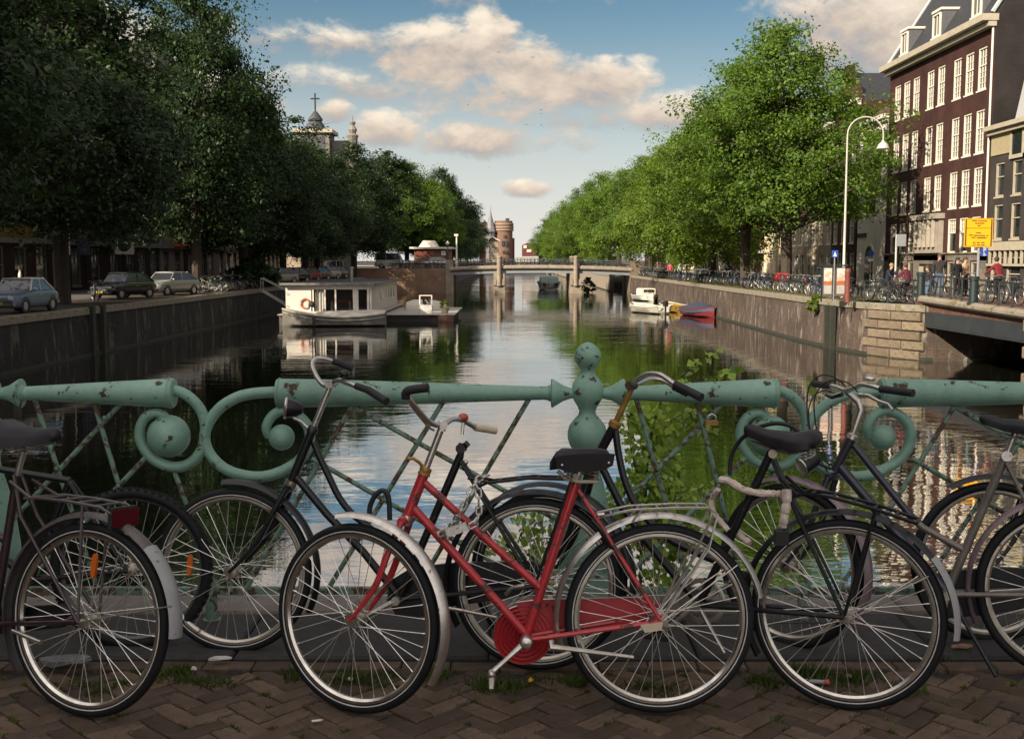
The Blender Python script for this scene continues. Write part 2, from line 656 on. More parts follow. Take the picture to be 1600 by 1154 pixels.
    def prism(s, poly, ext, mi=0):
        poly = [Vector(p) for p in poly]
        e = Vector(ext)
        n = len(poly)
        fs = [tuple(range(n - 1, -1, -1)), tuple(range(n, 2 * n))]
        fs += [(i, (i + 1) % n, n + (i + 1) % n, n + i) for i in range(n)]
        return s.add(poly + [p + e for p in poly], fs, mi)

    def quad(s, a, b, c, d, mi=0):
        return s.add([a, b, c, d], [(0, 1, 2, 3)], mi)

    def mesh(s, name, mats, smooth=True, angle=38):
        me = bpy.data.meshes.new(name)
        me.from_pydata(s.v, [], s.f)
        for m_ in (mats if isinstance(mats, (list, tuple)) else [mats]):
            me.materials.append(m_)
        if len(set(s.mi)) > 1:
            me.polygons.foreach_set('material_index', s.mi)
        if smooth:
            me.polygons.foreach_set('use_smooth', [True] * len(me.polygons))
            me.set_sharp_from_angle(angle=R(angle))
        me.update()
        return me

    def build(s, name, mats, parent=None, origin=None, smooth=True, angle=38):
        """link as one mesh object; origin: world point the vertices are stored relative to (the parent's place)"""
        if origin is not None:
            o = Vector(origin)
            s.v = [(p[0] - o.x, p[1] - o.y, p[2] - o.z) for p in s.v]
        ob = link(name, s.mesh(name, mats, smooth, angle), parent)
        if origin is not None and parent is None:
            ob.location = o
        return ob

def link(name, data, parent=None, loc=None, rz=None):
    ob = bpy.data.objects.new(name, data)
    COL.objects.link(ob)
    if parent is not None:
        ob.parent = parent
    if loc is not None:
        ob.location = loc
    if rz is not None:
        ob.rotation_euler = (0, 0, rz)
    return ob

def tag(o, label=None, cat=None, group=None, kind=None):
    if label:
        o['label'] = label
    if cat:
        o['category'] = cat
    if group:
        o['group'] = group
    if kind:
        o['kind'] = kind
    return o

def thing(name, label, cat, loc=(0, 0, 0), rz=0.0, group=None):
    e = bpy.data.objects.new(name, None)
    e.empty_display_size = .2
    COL.objects.link(e)
    e.location = loc
    e.rotation_euler = (0, 0, rz)
    return tag(e, label, cat, group)

def empty_part(name, parent):
    e = bpy.data.objects.new(name, None)
    e.empty_display_size = .1
    COL.objects.link(e)
    e.parent = parent
    return e

KIDS = {}
def copy_tree(o, parent=None):
    c = o.copy()
    COL.objects.link(c)
    if parent is not None:
        c.parent = parent
    for ch in list(o.children):
        copy_tree(ch, c)
    return c

def smooth_pts(pts, n=4):
    """Catmull-Rom through points"""
    pts = [Vector(p) for p in pts]
    out = []
    for i in range(len(pts) - 1):
        p0, p1, p2, p3 = pts[max(i - 1, 0)], pts[i], pts[i + 1], pts[min(i + 2, len(pts) - 1)]
        for k in range(n):
            t = k / n
            out.append(.5 * ((2 * p1) + (p2 - p0) * t + (2 * p0 - 5 * p1 + 4 * p2 - p3) * t * t + (3 * p1 - p0 - 3 * p2 + p3) * t ** 3))
    out.append(pts[-1])
    return out

# ------------------------------------------------------------------ the setting: ground, water, quays, bridges
WZ, SZ, SL = -2.6, -0.25, -0.47          # water, right street and left street levels (the bridge underfoot is 0)
XL, XR = -19.0, 15.4          # quay lines

cobble = brick_mat('street_clinker', lin((120, 84, 70)), lin((98, 70, 60)), lin((70, 62, 52)), .2, .1, stain=lin((120, 104, 84)), stain_amt=.58)
grass_v = M('grass_verge', (.10, .105, .035), .95, var=.45, scale=3.5, bump=.02, bscale=30, chips=(.17, .125, .07), chip_amt=.5, chip_scale=1.5)
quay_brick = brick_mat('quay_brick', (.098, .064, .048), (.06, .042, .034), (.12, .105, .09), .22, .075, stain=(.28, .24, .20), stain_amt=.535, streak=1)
quay_brick_l = brick_mat('quay_brick_grey', (.034, .029, .023), (.022, .02, .017), (.034, .031, .027), .22, .065, stain=(.13, .12, .085), stain_amt=.535, streak=1)  # shade of the left bank is put into this darker brick colour
stone_cop = M('coping_stone', (.23, .195, .15), .85, var=.35, scale=2.2, bump=.006, bscale=14, chips=(.13, .125, .045), chip_amt=.56, chip_scale=1.3)
stone_pale = M('pale_stone', (.27, .22, .165), .85, var=.3, scale=2.0, bump=.008, bscale=16, chips=(.17, .14, .10), chip_amt=.6, chip_scale=2.4)
quoin_m = M('quoin_stone', (.165, .125, .085), .85, var=.4, scale=2.0, bump=.008, bscale=16, chips=(.11, .10, .05), chip_amt=.57, chip_scale=1.6, obj_rand=.25)
algae = M('algae_timber', (.018, .02, .012), .8, var=.4, scale=5, bump=.01, bscale=20)
iron_dk = M('dark_green_iron', (.012, .022, .022), .45, var=.2, scale=8)
steel_grey = M('bridge_steel', (.026, .032, .036), .5, var=.3, scale=1.5, chips=(.10, .06, .035), chip_amt=.66, chip_scale=2.0)

def sheet(name, x0, x1, y0, y1, z, mat, kind='structure'):
    b = MB().quad((x0, y0, 0), (x1, y0, 0), (x1, y1, 0), (x0, y1, 0))
    o = b.build(name, mat, None)
    o.location = (0, 0, z)
    return tag(o, kind=kind)

water = sheet('water', -24, 75, -120, 470, WZ, water_mat())
sheet('ground', -3000, XL - .4, -3000, 440, SL, cobble)
sheet('ground', XR + 2.2, 3000, 49.5, 440, SZ, cobble)
sheet('ground', 17.9, 3000, -3000, 37.4, SZ, cobble)
sheet('ground', 75, 3000, 37.4, 49.5, SZ - .004, cobble)
sheet('ground', -3000, 3000, 440, 5000, SZ - .008, cobble)
sheet('verge', XR + .35, XR + 3.2, 53.6, 145.5, SZ + .006, grass_v)
sheet('street', 20.2, 25.3, 50.5, 330, SZ + .01, M('street_asphalt', (.10, .088, .078), .9, var=.25, scale=.7, bump=.004, bscale=60))
sheet('street', -28.6, -23.4, 20, 330, SL + .01, MATS['street_asphalt'])

def wall_run(name, label, line, top, mat, thick=.5, batter=.12, cop=.28, cop_mat=None, cop_over=.06, right=True):
    """a quay wall along a polyline; the water side is to the left of travel if right else the other way"""
    pts = [Vector((p[0], p[1], 0)) for p in line]
    root = thing(name, label, 'quay wall', (0, 0, 0))
    sgn = 1 if right else -1
    nor = []
    for i in range(len(pts)):
        t = (pts[min(i + 1, len(pts) - 1)] - pts[max(i - 1, 0)]).normalized()
        nor.append(Vector((t.y, -t.x, 0)) * sgn)          # towards the bank
    b = MB()
    rr = []
    for p, n in zip(pts, nor):
        rr.append([p - n * batter + Vector((0, 0, WZ - .6)), p + Vector((0, 0, top - cop)), p + n * thick + Vector((0, 0, top - cop)), p + n * thick + Vector((0, 0, WZ - .6))])
    b.rings(rr)
    b.build('wall_face', mat, root, smooth=False)
    # weed line at the water
    w = MB()
    rr = []
    for p, n in zip(pts, nor):
        rr.append([p - n * (batter + .012) + Vector((0, 0, WZ - .3)), p - n * (batter * .93 + .012) + Vector((0, 0, WZ + .14)), p + n * .05 + Vector((0, 0, WZ + .14)), p + n * .05 + Vector((0, 0, WZ - .3))])
    w.rings(rr)
    w.build('weed_line', algae, root, smooth=False)
    # coping stones, one by one
    tot = 0
    for i in range(len(pts) - 1):
        seg = pts[i + 1] - pts[i]
        n_s = max(1, int(round(seg.length / 1.25)))
        rot = Matrix.Rotation(math.atan2(seg.y, seg.x), 3, 'Z')
        near = min(pts[i].y, pts[i + 1].y) < 100
        if not near:
            n_s = max(1, n_s // 4)
        sl = seg.length / n_s
        t = seg.normalized()
        n = Vector((t.y, -t.x, 0)) * sgn
        for k in range(n_s):
            c = pts[i] + t * (sl * (k + .5)) + n * (thick / 2 - cop_over)
            MB().cbox((0, 0, 0), (sl - .012, thick + .06, cop), .025, rot).build('coping_stone', cop_mat or stone_cop, root, smooth=False).location = (c.x, c.y, top - cop / 2 + rnd.uniform(-.006, .006))
    return root

right_line = [(XR, 146), (XR, 100), (XR, 60), (XR + .1, 56), (XR + .35, 53), (XR + .8, 50.6), (XR + 1.4, 48.9), (XR + 2.2, 47.6), (XR + 4, 47.3), (60, 47.2)]
qw_r = wall_run('quay_wall', 'brown brick quay wall with pale stone coping below the right-hand trees', right_line, SZ, quay_brick, right=False)
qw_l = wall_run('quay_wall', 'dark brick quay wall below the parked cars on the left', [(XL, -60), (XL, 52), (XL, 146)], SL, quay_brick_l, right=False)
wall_run('quay_wall', 'quay wall seen beyond the far bridge on the right', [(13.6, 156), (13.6, 300), (13.6, 440)], SZ, stone_pale, right=True)
wall_run('quay_wall', 'quay wall seen beyond the far bridge on the left', [(-10.6, 156), (-10.6, 300), (-10.6, 440)], SZ, quay_brick, right=False)
# timber fender posts and ladder slot on the walls
for (x, y) in ((XR + .12, 54.6), (XR + .2, 53.9)):
    MB().box((x - .16, y, -1.55), (.22, .28, 2.1)).build('fender_post', algae, qw_r, smooth=False)
for (x, y) in ((XL + .14, 50.3), (XL + .14, 51.6)):
    MB().box((x, y, -1.5), (.22, .30, 2.2)).build('fender_post', algae, qw_l, smooth=False)
# rusticated quoins on the corner pier of the side bridge
def pier_stones(parent, line, courses, zb, ch, out=.16, mat=quoin_m):
    pts = [Vector((p[0], p[1], 0)) for p in line]
    ln = [0]
    for i in range(len(pts) - 1):
        ln.append(ln[-1] + (pts[i + 1] - pts[i]).length)
    def at(s_):
        for i in range(len(pts) - 1):
            if s_ <= ln[i + 1] or i == len(pts) - 2:
                t = (s_ - ln[i]) / (ln[i + 1] - ln[i])
                return pts[i].lerp(pts[i + 1], t)
    for c in range(courses):
        n = 2 if c % 2 == 0 else 3
        edges = [0.10, .55, 1.0] if n == 2 else [0.0, .30, .72, 1.06]
        for k in range(n):
            a, b = at(edges[k] * ln[-1]), at(edges[k + 1] * ln[-1])
            d = b - a
            side = Vector((d.y, -d.x, 0)).normalized()            # towards the water
            # local z of the chamfered box faces the water
            rot = Matrix((d.normalized(), Vector((0, 0, 1)), side)).transposed()
            m_ = (a + b) / 2 + side * (out * .5 - .1)
            MB().cbox((0, 0, 0), (d.length - .05, ch - .045, out + .25), .045, rot).build('stone', mat, parent, smooth=False).location = (m_.x, m_.y, zb + ch * (c + .5))
# water side is -x / -y for the corner pier
pier_stones(qw_r, [(XR + .72, 51.0), (XR + 1.3, 49.1), (XR + 2.1, 47.7)], 5, -2.62, .415)

# side bridge to the right
def side_z(y):
    return max(-.12, min(.08, .08 - (48 - y) * .018)) if y < 49.5 else SZ
sb = thing('side_bridge', 'low bridge with stone kerb and dark steel beam over the side canal', 'bridge', (0, 0, 0))
MB().rings([[Vector((17.66 + .25 * (yy > 48), yy, side_z(yy) if yy < 49 else SZ + .012)), Vector((25.3, yy, side_z(yy) if yy < 49 else SZ + .012)), Vector((25.3, yy, -.9)), Vector((17.66 + .25 * (yy > 48), yy, -.9))] for yy in (37.2, 42, 47.8, 51)]).build('deck', cobble, sb, smooth=False)
kb = MB()
kb.tube([(17.55, 48.0, .0), (17.5, 37.0, -.2)], .2, 10, flat=.85)
kb.build('stone_kerb', stone_cop, sb)
MB().ext((17.56, 37.2, SZ - .86), (17.72, 47.9, SZ - .27)).build('steel_beam', steel_grey, sb, smooth=False)
MB().ext((17.50, 37.2, SZ - .90), (17.80, 47.9, SZ - .863)).build('beam_flange', steel_grey, sb, smooth=False)
MB().ext((24.9, 37.2, WZ - .3), (25.2, 48, SZ - .32)).build('rear_dark_sheet', M('shade_brick', (.03, .022, .018), .9), sb, smooth=False)  # dark sheet across the opening; the shade under the bridge is its colour
MB().ext((17.9, 47.2, WZ - .3), (24.9, 47.5, -.91)).build('abutment', quay_brick, sb, smooth=False)
ab = MB().ext((17.42, 34.5, WZ - .5), (26, 37.6, SZ - .31)).build('abutment', quay_brick, sb, smooth=False)
for c in range(5):
    for k in range(2):
        off = .0 if c % 2 == 0 else -.28
        yy = 37.62 - .4 - k * .85 + off
        MB().cbox((0, 0, 0), (.40, .82, .46), .04, Matrix(((0, 0, -1), (0, 1, 0), (1, 0, 0)))).build('stone', quoin_m, sb, smooth=False).location = (17.40, yy, -2.55 + .45 * c + .22)
# its railing: square posts, thick bollard posts, thin rails
rl = thing('bridge_railing', 'dark green iron railing with thick round posts along the side bridge', 'railing', (0, 0, 0))
def railing_line(root, a, b, n, h, post_r, big, mat, zf=lambda t: SZ):
    a, b = Vector(a), Vector(b)
    prev = None
    for i in range(n + 1):
        t = i / n
        p = a.lerp(b, t)
        p.z = zf(t)
        isb = i in big
        m_ = MB()
        if isb:
            m_.lathe([(0, .23), (.08, .23), (.11, .17), (h - .05, .16), (h, .2), (h + .1, .2), (h + .13, .12)], p, (0, 0, 1), 12)
        else:
            m_.lathe([(0, .085), (.06, .085), (.10, .04), (h - .06, post_r), (h, post_r)], p, (0, 0, 1), 8)
        m_.build('bollard_post' if isb else 'post', mat, root)
    for hh, r in ((h, .028), (h * .55, .018), (h * .18, .016)):
        MB().tube([Vector((a.x, a.y, zf(0) + hh))] + [Vector((a.lerp(b, k / 8).x, a.lerp(b, k / 8).y, zf(k / 8) + hh)) for k in range(1, 9)], r, 6).build('rail', mat, root)
railing_line(rl, (17.55, 48.2, 0), (17.5, 37.0, 0), 10, .95, .034, (0, 5), iron_dk, zf=lambda t: side_z(48.2 - 11.2 * t))
rl2 = thing('bridge_railing', 'thin dark railing on the corner pier left of the side bridge', 'railing', (0, 0, 0))
railing_line(rl2, (16.2, 51.6, 0), (17.35, 48.5, 0), 2, .95, .03, (), iron_dk)

# the far bridge
BY = 146.0
fb = thing('canal_bridge', 'low three-span stone and steel bridge across the canal in the distance', 'bridge', (0, 0, 0))
def deck_z(x):
    return .80 - .0022 * (x - 3.2) ** 2
xs = [-8 + i * (23.6 / 24) for i in range(25)]
dk = MB()
dk.rings([[Vector((x, BY, deck_z(x) - .45)), Vector((x, BY, deck_z(x) - .06)), Vector((x, BY + 9, deck_z(x) - .06)), Vector((x, BY + 9, deck_z(x) - .45))] for x in xs])
dk.build('deck', cobble, fb, smooth=False)
MB().tube([(x, BY - .1, deck_z(x) - .02) for x in xs], .34, 10, up=(0, 0, 1), flat=.9).build('stone_kerb', stone_pale, fb)
st = MB()
st.rings([[Vector((x, BY - .05, deck_z(x) - .75)), Vector((x, BY - .05, deck_z(x) - .34)), Vector((x, BY + .12, deck_z(x) - .34)), Vector((x, BY + .12, deck_z(x) - .75))] for x in xs])
st.build('steel_beam', M('pale_steel', (.22, .24, .26), .5, var=.2, scale=.6), fb, smooth=False)
for pxx in (780, 899):
    x = (pxx - CX) / F * BY
    MB().ext((x - .72, BY - .45, WZ - .4), (x + .72, BY + 9, .0)).build('pier', stone_pale, fb, smooth=False)
    MB().ext((x - .78, BY - .6, WZ - .4), (x + .78, BY - .452, WZ + .35)).build('pier_foot', stone_pale, fb, smooth=False)
    for sx in (-.55, .55):
        MB().cbox((x + sx, BY - .58, -1.15), (.34, .24, .75), .05).build('bracket_stone', stone_pale, fb, smooth=False)
    for yy in (BY - .55, BY + 9.2):
        MB().lathe([(-1.6, .34), (-1.2, .30), (2.0, .30), (2.02, .36), (2.16, .36), (2.26, .2)], (x, yy, 0), (0, 0, 1), 12).build('pylon', stone_pale, fb)
MB().ext((-21, BY + .1, WZ - .4), (-7.9, BY + 9.5, .62)).build('abutment', M('abutment_brick', (.22, .135, .082), .85, var=.3, scale=.8, chips=(.30, .23, .16), chip_amt=.62, chip_scale=1.0), fb, smooth=False)
MB().ext((-8.6, BY - .15, WZ - .4), (-7.6, BY + 9.6, 1.75)).build('abutment_pillar', stone_pale, fb, smooth=False)
MB().ext((15.3, BY - .3, WZ - .4), (16.8, BY + 9.6, 1.55)).build('abutment_pillar', M('brown_stone', (.17, .125, .09), .85, var=.3, scale=1.5), fb, smooth=False)
fr = thing('bridge_railing', 'black iron railing of the distant canal bridge, hung with bicycles', 'railing', (0, 0, 0))
for x0, x1, n in ((-8.0, -1.9, 14), (-1.4, 8.0, 22), (8.4, 15.3, 16)):
    for i in range(n + 1):
        x = x0 + (x1 - x0) * i / n
        MB().tube([(x, BY, deck_z(x) + .2), (x, BY, deck_z(x) + 1.15)], .035, 5).build('post', iron_dk, fr)
    for hh in (1.15, .6):
        MB().tube([(x0 + (x1 - x0) * i / 8, BY, deck_z(x0 + (x1 - x0) * i / 8) + hh) for i in range(9)], .035, 5).build('rail', iron_dk, fr)

# the bridge underfoot: pavement, kerb course, slabs, coping
brick_m = M('paving_brick', (.098, .066, .043), .85, var=.5, scale=9, bump=.0022, bscale=70, obj_rand=.42, chips=(.062, .052, .042), chip_amt=.57, chip_scale=12, spec=.35)
slab_m = M('granite_slab', (.033, .031, .029), .8, var=.4, scale=22, bump=.002, bscale=130, obj_rand=.12, chips=(.12, .115, .105), chip_amt=.66, chip_scale=60, spec=.4)
moss_sand = M('mossy_joint_sand', (.026, .023, .016), .95, var=.4, scale=20, bump=.003, bscale=120, chips=(.045, .06, .016), chip_amt=.55, chip_scale=9)
pv = MB().ext((-22, -9, -.6), (18, 4.395, -.016)).build('pavement', moss_sand, None, smooth=False)
tag(pv, kind='structure')
br_mesh = []
for k in range(3):
    br_mesh.append(MB().cbox((0, 0, 0), (.198, .078, .05), .0045 + .001 * k).mesh('brick', brick_m, False))
LB, WB = .203, .083
ang = R(45)
cells = []
ca, sa = math.cos(ang), math.sin(ang)
for i in range(-90, 91):
    for j in range(-40, 41):
        # single herringbone tiling with bricks L x W: translation vectors (W, W) and (L + W... ) in brick axes
        for kind in (0, 1):
            if kind == 0:
                cx, cy, r0 = i * WB + j * LB + LB / 2, i * WB - j * LB + WB / 2, 0.0
            else:
                cx, cy, r0 = i * WB + j * LB + LB + WB / 2 - WB * 0, i * WB - j * LB + WB - LB / 2 - 0 * WB, math.pi / 2
            wx, wy = ca * cx - sa * cy, sa * cx + ca * cy + 3.6
            if -5.2 < wx < 5.2 and 2.2 < wy < 4.40:
                cells.append((wx, wy, r0 + ang))
cells.sort(key=lambda c: -c[1] - 1.5 * (abs(c[0]) < 1.95))
seen_cells, rest = [], MB()
for (wx, wy, r0) in cells:
    if wy > 4.375:
        continue
    if 3.74 < wy and abs(wx) < 2.2 and len(seen_cells) < 300:
        seen_cells.append((wx, wy, r0))
        o = link('brick', br_mesh[rnd.randrange(3)], pv, (wx, wy, -.028 + rnd.uniform(-.006, .003)))
        o.rotation_euler = (rnd.gauss(0, .018), rnd.gauss(0, .022), r0 + rnd.uniform(-.022, .022))
    else:
        rest.cbox((wx, wy, -.028), (.198, .078, .05), .005, Matrix.Rotation(r0, 3, 'Z'))
if rest.v:
    tag(rest.build('bricks_beyond', brick_m, pv, smooth=False), kind='stuff')
kerb_root = MB().ext((-22, 4.397, -.6), (18, 5.36, -.019)).build('bridge_edge', moss_sand, None, smooth=False)
tag(kerb_root, kind='structure')
x = -5.2
sm = MB().cbox((0, 0, 0), (.196, .085, .05), .005).mesh('brick', brick_m, False)
while x < 5.2:
    o = link('brick', sm, kerb_root, (x, 4.447, -.022 + rnd.uniform(-.002, .002)))
    o.rotation_euler = (rnd.uniform(-.015, .015), rnd.uniform(-.02, .02), rnd.uniform(-.01, .01))
    x += .202
x = -5.3
while x < 5.2:
    w = rnd.uniform(.85, 1.15)
    o = MB().cbox((0, 0, 0), (w - .008, .57, .10), .012).build('slab', slab_m, kerb_root, smooth=False)
    o.location = (x + w / 2, 4.79, -.030 + rnd.uniform(-.002, .002))
    x += w
x = -5.4
edge_m = M('edge_stone', (.15, .13, .11), .85, var=.25, scale=6, bump=.003, bscale=60, chips=(.10, .09, .075), chip_amt=.6, chip_scale=7)
while x < 5.3:
    w = rnd.uniform(1.3, 1.7)
    o = MB().cbox((0, 0, 0), (w - .008, .27, .22), .012).build('coping_stone', edge_m, kerb_root, smooth=False)
    o.location = (x + w / 2, 5.225, -.088)
    x += w
MB().ext((-22, 5.0, -1.2), (18, 5.34, -.601)).build('bridge_beam', steel_grey, kerb_root, smooth=False)

# ------------------------------------------------------------------ houses
glass = M('window_glass', (.018, .021, .024), .06, var=.3, scale=.7, spec=.9)
glass_b = M('window_glass_curtain', (.10, .095, .085), .25, var=.5, scale=1.6, spec=.8)
glass_c = M('window_glass_dull', (.035, .04, .045), .12, var=.5, scale=.9, spec=.9)
white_p = M('white_paint', (.70, .65, .55), .5, var=.1, scale=3)
cream_p = M('cream_paint', (.40, .35, .26), .55, var=.15, scale=3)
grey_p = M('dim_white_paint', (.16, .15, .13), .6, var=.25, scale=3)  # white paint with left-bank shade put into its tone; plain grey trim elsewhere
slate = M('roof_slate', (.026, .027, .031), .6, var=.3, scale=3, bump=.01, bscale=9)
tile_r = M('roof_tile', (.085, .045, .033), .7, var=.35, scale=3)
WIN = {}

def window_mesh(w, h, cols, rows_u, rows_l, mat, split=.42, fr=.085):
    key = (round(w, 2), round(h, 2), cols, rows_u, rows_l, mat.name, round(split, 2), fr)
    if key in WIN:
        return WIN[key]
    b = MB()
    x0, x1 = -.02, .09
    b.ext((x0, -w / 2, 0), (x1, -w / 2 + fr, h)).ext((x0, w / 2 - fr, 0), (x1, w / 2, h))
    b.ext((x0, -w / 2 + fr, h - fr), (x1, w / 2 - fr, h)).ext((x0, -w / 2 + fr, 0), (x1, w / 2 - fr, fr))
    zs = h * (1 - split)
    if rows_u:
        b.ext((x0 + .02, -w / 2 + fr, zs - .03), (x1, w / 2 - fr, zs + .03))
    iw = w - 2 * fr
    mu = .028
    for c in range(1, cols):
        y = -w / 2 + fr + iw * c / cols
        if rows_u:
            b.ext((x0 + .045, y - mu / 2, zs + .03), (x1, y + mu / 2, h - fr))
        if rows_l > 1 or not rows_u:
            b.ext((x0 + .045, y - mu / 2, fr), (x1, y + mu / 2, zs - .03 if rows_u else h - fr))
    for r_ in range(1, rows_u):
        z = zs + .03 + (h - fr - zs - .03) * r_ / rows_u
        b.ext((x0 + .048, -w / 2 + fr, z - mu / 2), (x1 - .003, w / 2 - fr, z + mu / 2))
    top = zs - .03 if rows_u else h - fr
    for r_ in range(1, rows_l):
        z = fr + (top - fr) * r_ / rows_l
        b.ext((x0 + .048, -w / 2 + fr, z - mu / 2), (x1 - .003, w / 2 - fr, z + mu / 2))
    b.ext((-.10, -w / 2 - .05, -.09), (.05, w / 2 + .05, -.003))      # sill
    fm = b.mesh('window', mat, False)
    p = [MB().quad((.075, -w / 2 + .01, .01), (.075 + tw, -w / 2 + .01, h - .01), (.075 + tw * .5, w / 2 - .01, h - .01), (.075 - tw, w / 2 - .01, .01)).mesh('pane', gm, False) for gm, tw in ((glass, .0), (glass, .006), (glass_b, -.004), (glass_c, .004))]
    WIN[key] = (fm, p)
    return WIN[key]

def house(name, label, bank, y0, y1, h, wall, rows, xf, depth=9.0, cornice=None, roof='pitch', roof_m=slate, roof_h=3.0, plinth=None, door=None, cat='house', z0=SZ, panes=True, corn_h=.35, corn_out=.4):
    """rows: (z, height, [(centre, width)...], (cols, rows_u, rows_l), material)"""
    W = y1 - y0
    root = thing(name, label, cat, (xf, y0 if bank > 0 else y1, z0), 0 if bank > 0 else math.pi)
    b = MB()
    q = lambda ya, yb, za, zb: b.quad((0, ya, za), (0, ya, zb), (0, yb, zb), (0, yb, za)) if (yb - ya > 1e-4 and zb - za > 1e-4) else None
    z = -.3
    rv = .16
    for (wz, wh, wins, st, mt) in sorted(rows, key=lambda r_: r_[0]):
        q(0, W, z, wz)
        y = 0
        for (c, w) in sorted(wins):
            q(y, c - w / 2, wz, wz + wh)
            a_, e_ = c - w / 2, c + w / 2
            b.quad((0, a_, wz), (rv, a_, wz), (rv, a_, wz + wh), (0, a_, wz + wh))
            b.quad((0, e_, wz), (0, e_, wz + wh), (rv, e_, wz + wh), (rv, e_, wz))
            b.quad((0, a_, wz), (0, e_, wz), (rv, e_, wz), (rv, a_, wz))
            b.quad((0, a_, wz + wh), (rv, a_, wz + wh), (rv, e_, wz + wh), (0, e_, wz + wh))
            y = e_
        q(y, W, wz, wz + wh)
        z = wz + wh
    q(0, W, z, h)
    b.quad((0, 0, -.3), (depth, 0, -.3), (depth, 0, h), (0, 0, h))
    b.quad((0, W, -.3), (0, W, h), (depth, W, h), (depth, W, -.3))
    b.quad((depth, 0, -.3), (depth, W, -.3), (depth, W, h), (depth, 0, h))
    b.quad((0, 0, h), (depth, 0, h), (depth, W, h), (0, W, h))
    b.quad((.3, 0, -.3), (.3, W, -.3), (.3, W, h), (.3, 0, h))           # dark rooms behind
    b.build('wall', wall, root, smooth=False)
    for (wz, wh, wins, st, mt) in rows:
        for (c, w) in wins:
            fm, pm = window_mesh(w, wh, *st, mt)
            wo = link('window', fm, root, (.06, c, wz))
            if panes:
                link('pane', rnd.choice(pm), wo)
    if cornice is not None:
        cb = MB()
        cb.ext((-corn_out, -.1, h - corn_h * .45), (.1, W + .1, h + .12)).ext((-corn_out * .55, -.05, h - corn_h), (.1, W + .05, h - corn_h * .45 - .002))
        cb.build('cornice', cornice, root, smooth=False)
    if roof == 'pitch':
        MB().prism([(-.15, -.02, h + .125), (depth / 2, -.02, h + roof_h), (depth + .1, -.02, h + .125)], (0, W + .04, 0)).build('roof', roof_m, root, smooth=False)
    elif roof == 'gable':       # gable end towards the street
        gp = MB().prism([(-.01, 0, h + .002), (-.01, W * .1, h + roof_h * .42), (-.01, W * .3, h + roof_h * .55), (-.01, W * .36, h + roof_h * .95), (-.01, W * .5, h + roof_h), (-.01, W * .64, h + roof_h * .95), (-.01, W * .7, h + roof_h * .55), (-.01, W * .9, h + roof_h * .42), (-.01, W, h + .002)][::-1], (.3, 0, 0))
        gp.build('gable', wall, root, smooth=False)
        MB().prism([(.31, 0, h), (.31, W / 2, h + roof_h * .8), (.31, W, h)][::-1], (depth - .4, 0, 0)).build('roof', roof_m, root, smooth=False)
    if door:
        c, w, dh, dm = door
        dd = MB().ext((-.03, c - w / 2 + .06, .16), (-.006, c + w / 2 - .06, dh - .06)).build('door', dm, root, smooth=False)
        MB().ext((-.08, c - w / 2 - .06, -.2), (-.005, c - w / 2 + .055, dh)).ext((-.08, c + w / 2 - .055, -.2), (-.005, c + w / 2 + .06, dh)).ext((-.08, c - w / 2 + .056, dh - .055), (-.005, c + w / 2 - .056, dh + .05)).build('door_frame', cream_p, root, smooth=False)
        MB().box((-.06, c + w * .32, 1.1), (.04, .04, .14)).build('handle', iron_dk, dd, smooth=False)
    return root

def even(n, W, w, m0=0.0, m1=0.0):
    sp = (W - m0 - m1) / n
    return [(m0 + sp * (i + .5), w) for i in range(n)]

brown_b = brick_mat('brown_brick', (.070, .026, .021), (.052, .021, .018), (.052, .032, .027), .21, .065)
dark_b = brick_mat('dark_brick', (.05, .04, .036), (.04, .033, .03), (.055, .047, .042), .21, .065)
black_b = brick_mat('near_black_brick', (.030, .024, .022), (.022, .019, .018), (.036, .03, .028), .21, .065)
red_b = brick_mat('red_brick', (.20, .085, .055), (.16, .068, .048), (.20, .15, .12), .21, .065)
tan_b = brick_mat('tan_brick', (.42, .33, .23), (.38, .29, .20), (.42, .35, .27), .21, .065)
plaster = M('white_plaster', (.72, .67, .58), .8, var=.14, scale=1.2, bump=.003, bscale=30)
plaster_c = M('cream_plaster', (.72, .60, .40), .8, var=.14, scale=1.2)
ashlar = brick_mat('ashlar_stone', (.20, .17, .14), (.165, .14, .115), (.12, .10, .085), .62, .30, stain=(.25, .21, .17), stain_amt=.6)

XF = 25.3
# brown corner block with white sash windows
W = 16.4
y0 = 60.0
A3, A2, B3 = [1.55, 3.25, 4.95], [7.35, 9.05], [11.45, 13.15, 14.85]
tri = [(c, 1.15) for c in A3 + A2 + B3]
st12 = (3, 2, 3)
bb = house('brown_brick_building', 'tall dark brown brick building with white sash windows and dormers, on the right', 1, y0, y0 + W, 14.6, brown_b,
           [(11.05, 2.25, tri, (3, 2, 4), white_p), (7.7, 2.3, tri, (3, 2, 4), white_p), (4.9, 2.05, [(c, 1.15) for c in A3] + [(c, 1.15) for c in B3] + [(c, 1.15) for c in A2], (3, 2, 4), white_p),
            (2.35, 1.95, [(c, 1.2) for c in A3] + [(c, 1.2) for c in B3], (4, 3, 1), white_p),
            (0.5, 1.35, [(c, 1.05) for c in A3 + B3], (1, 0, 1), cream_p)],
           XF, depth=12, cornice=cream_p, roof=None, cat='building', corn_h=.5, corn_out=.75)
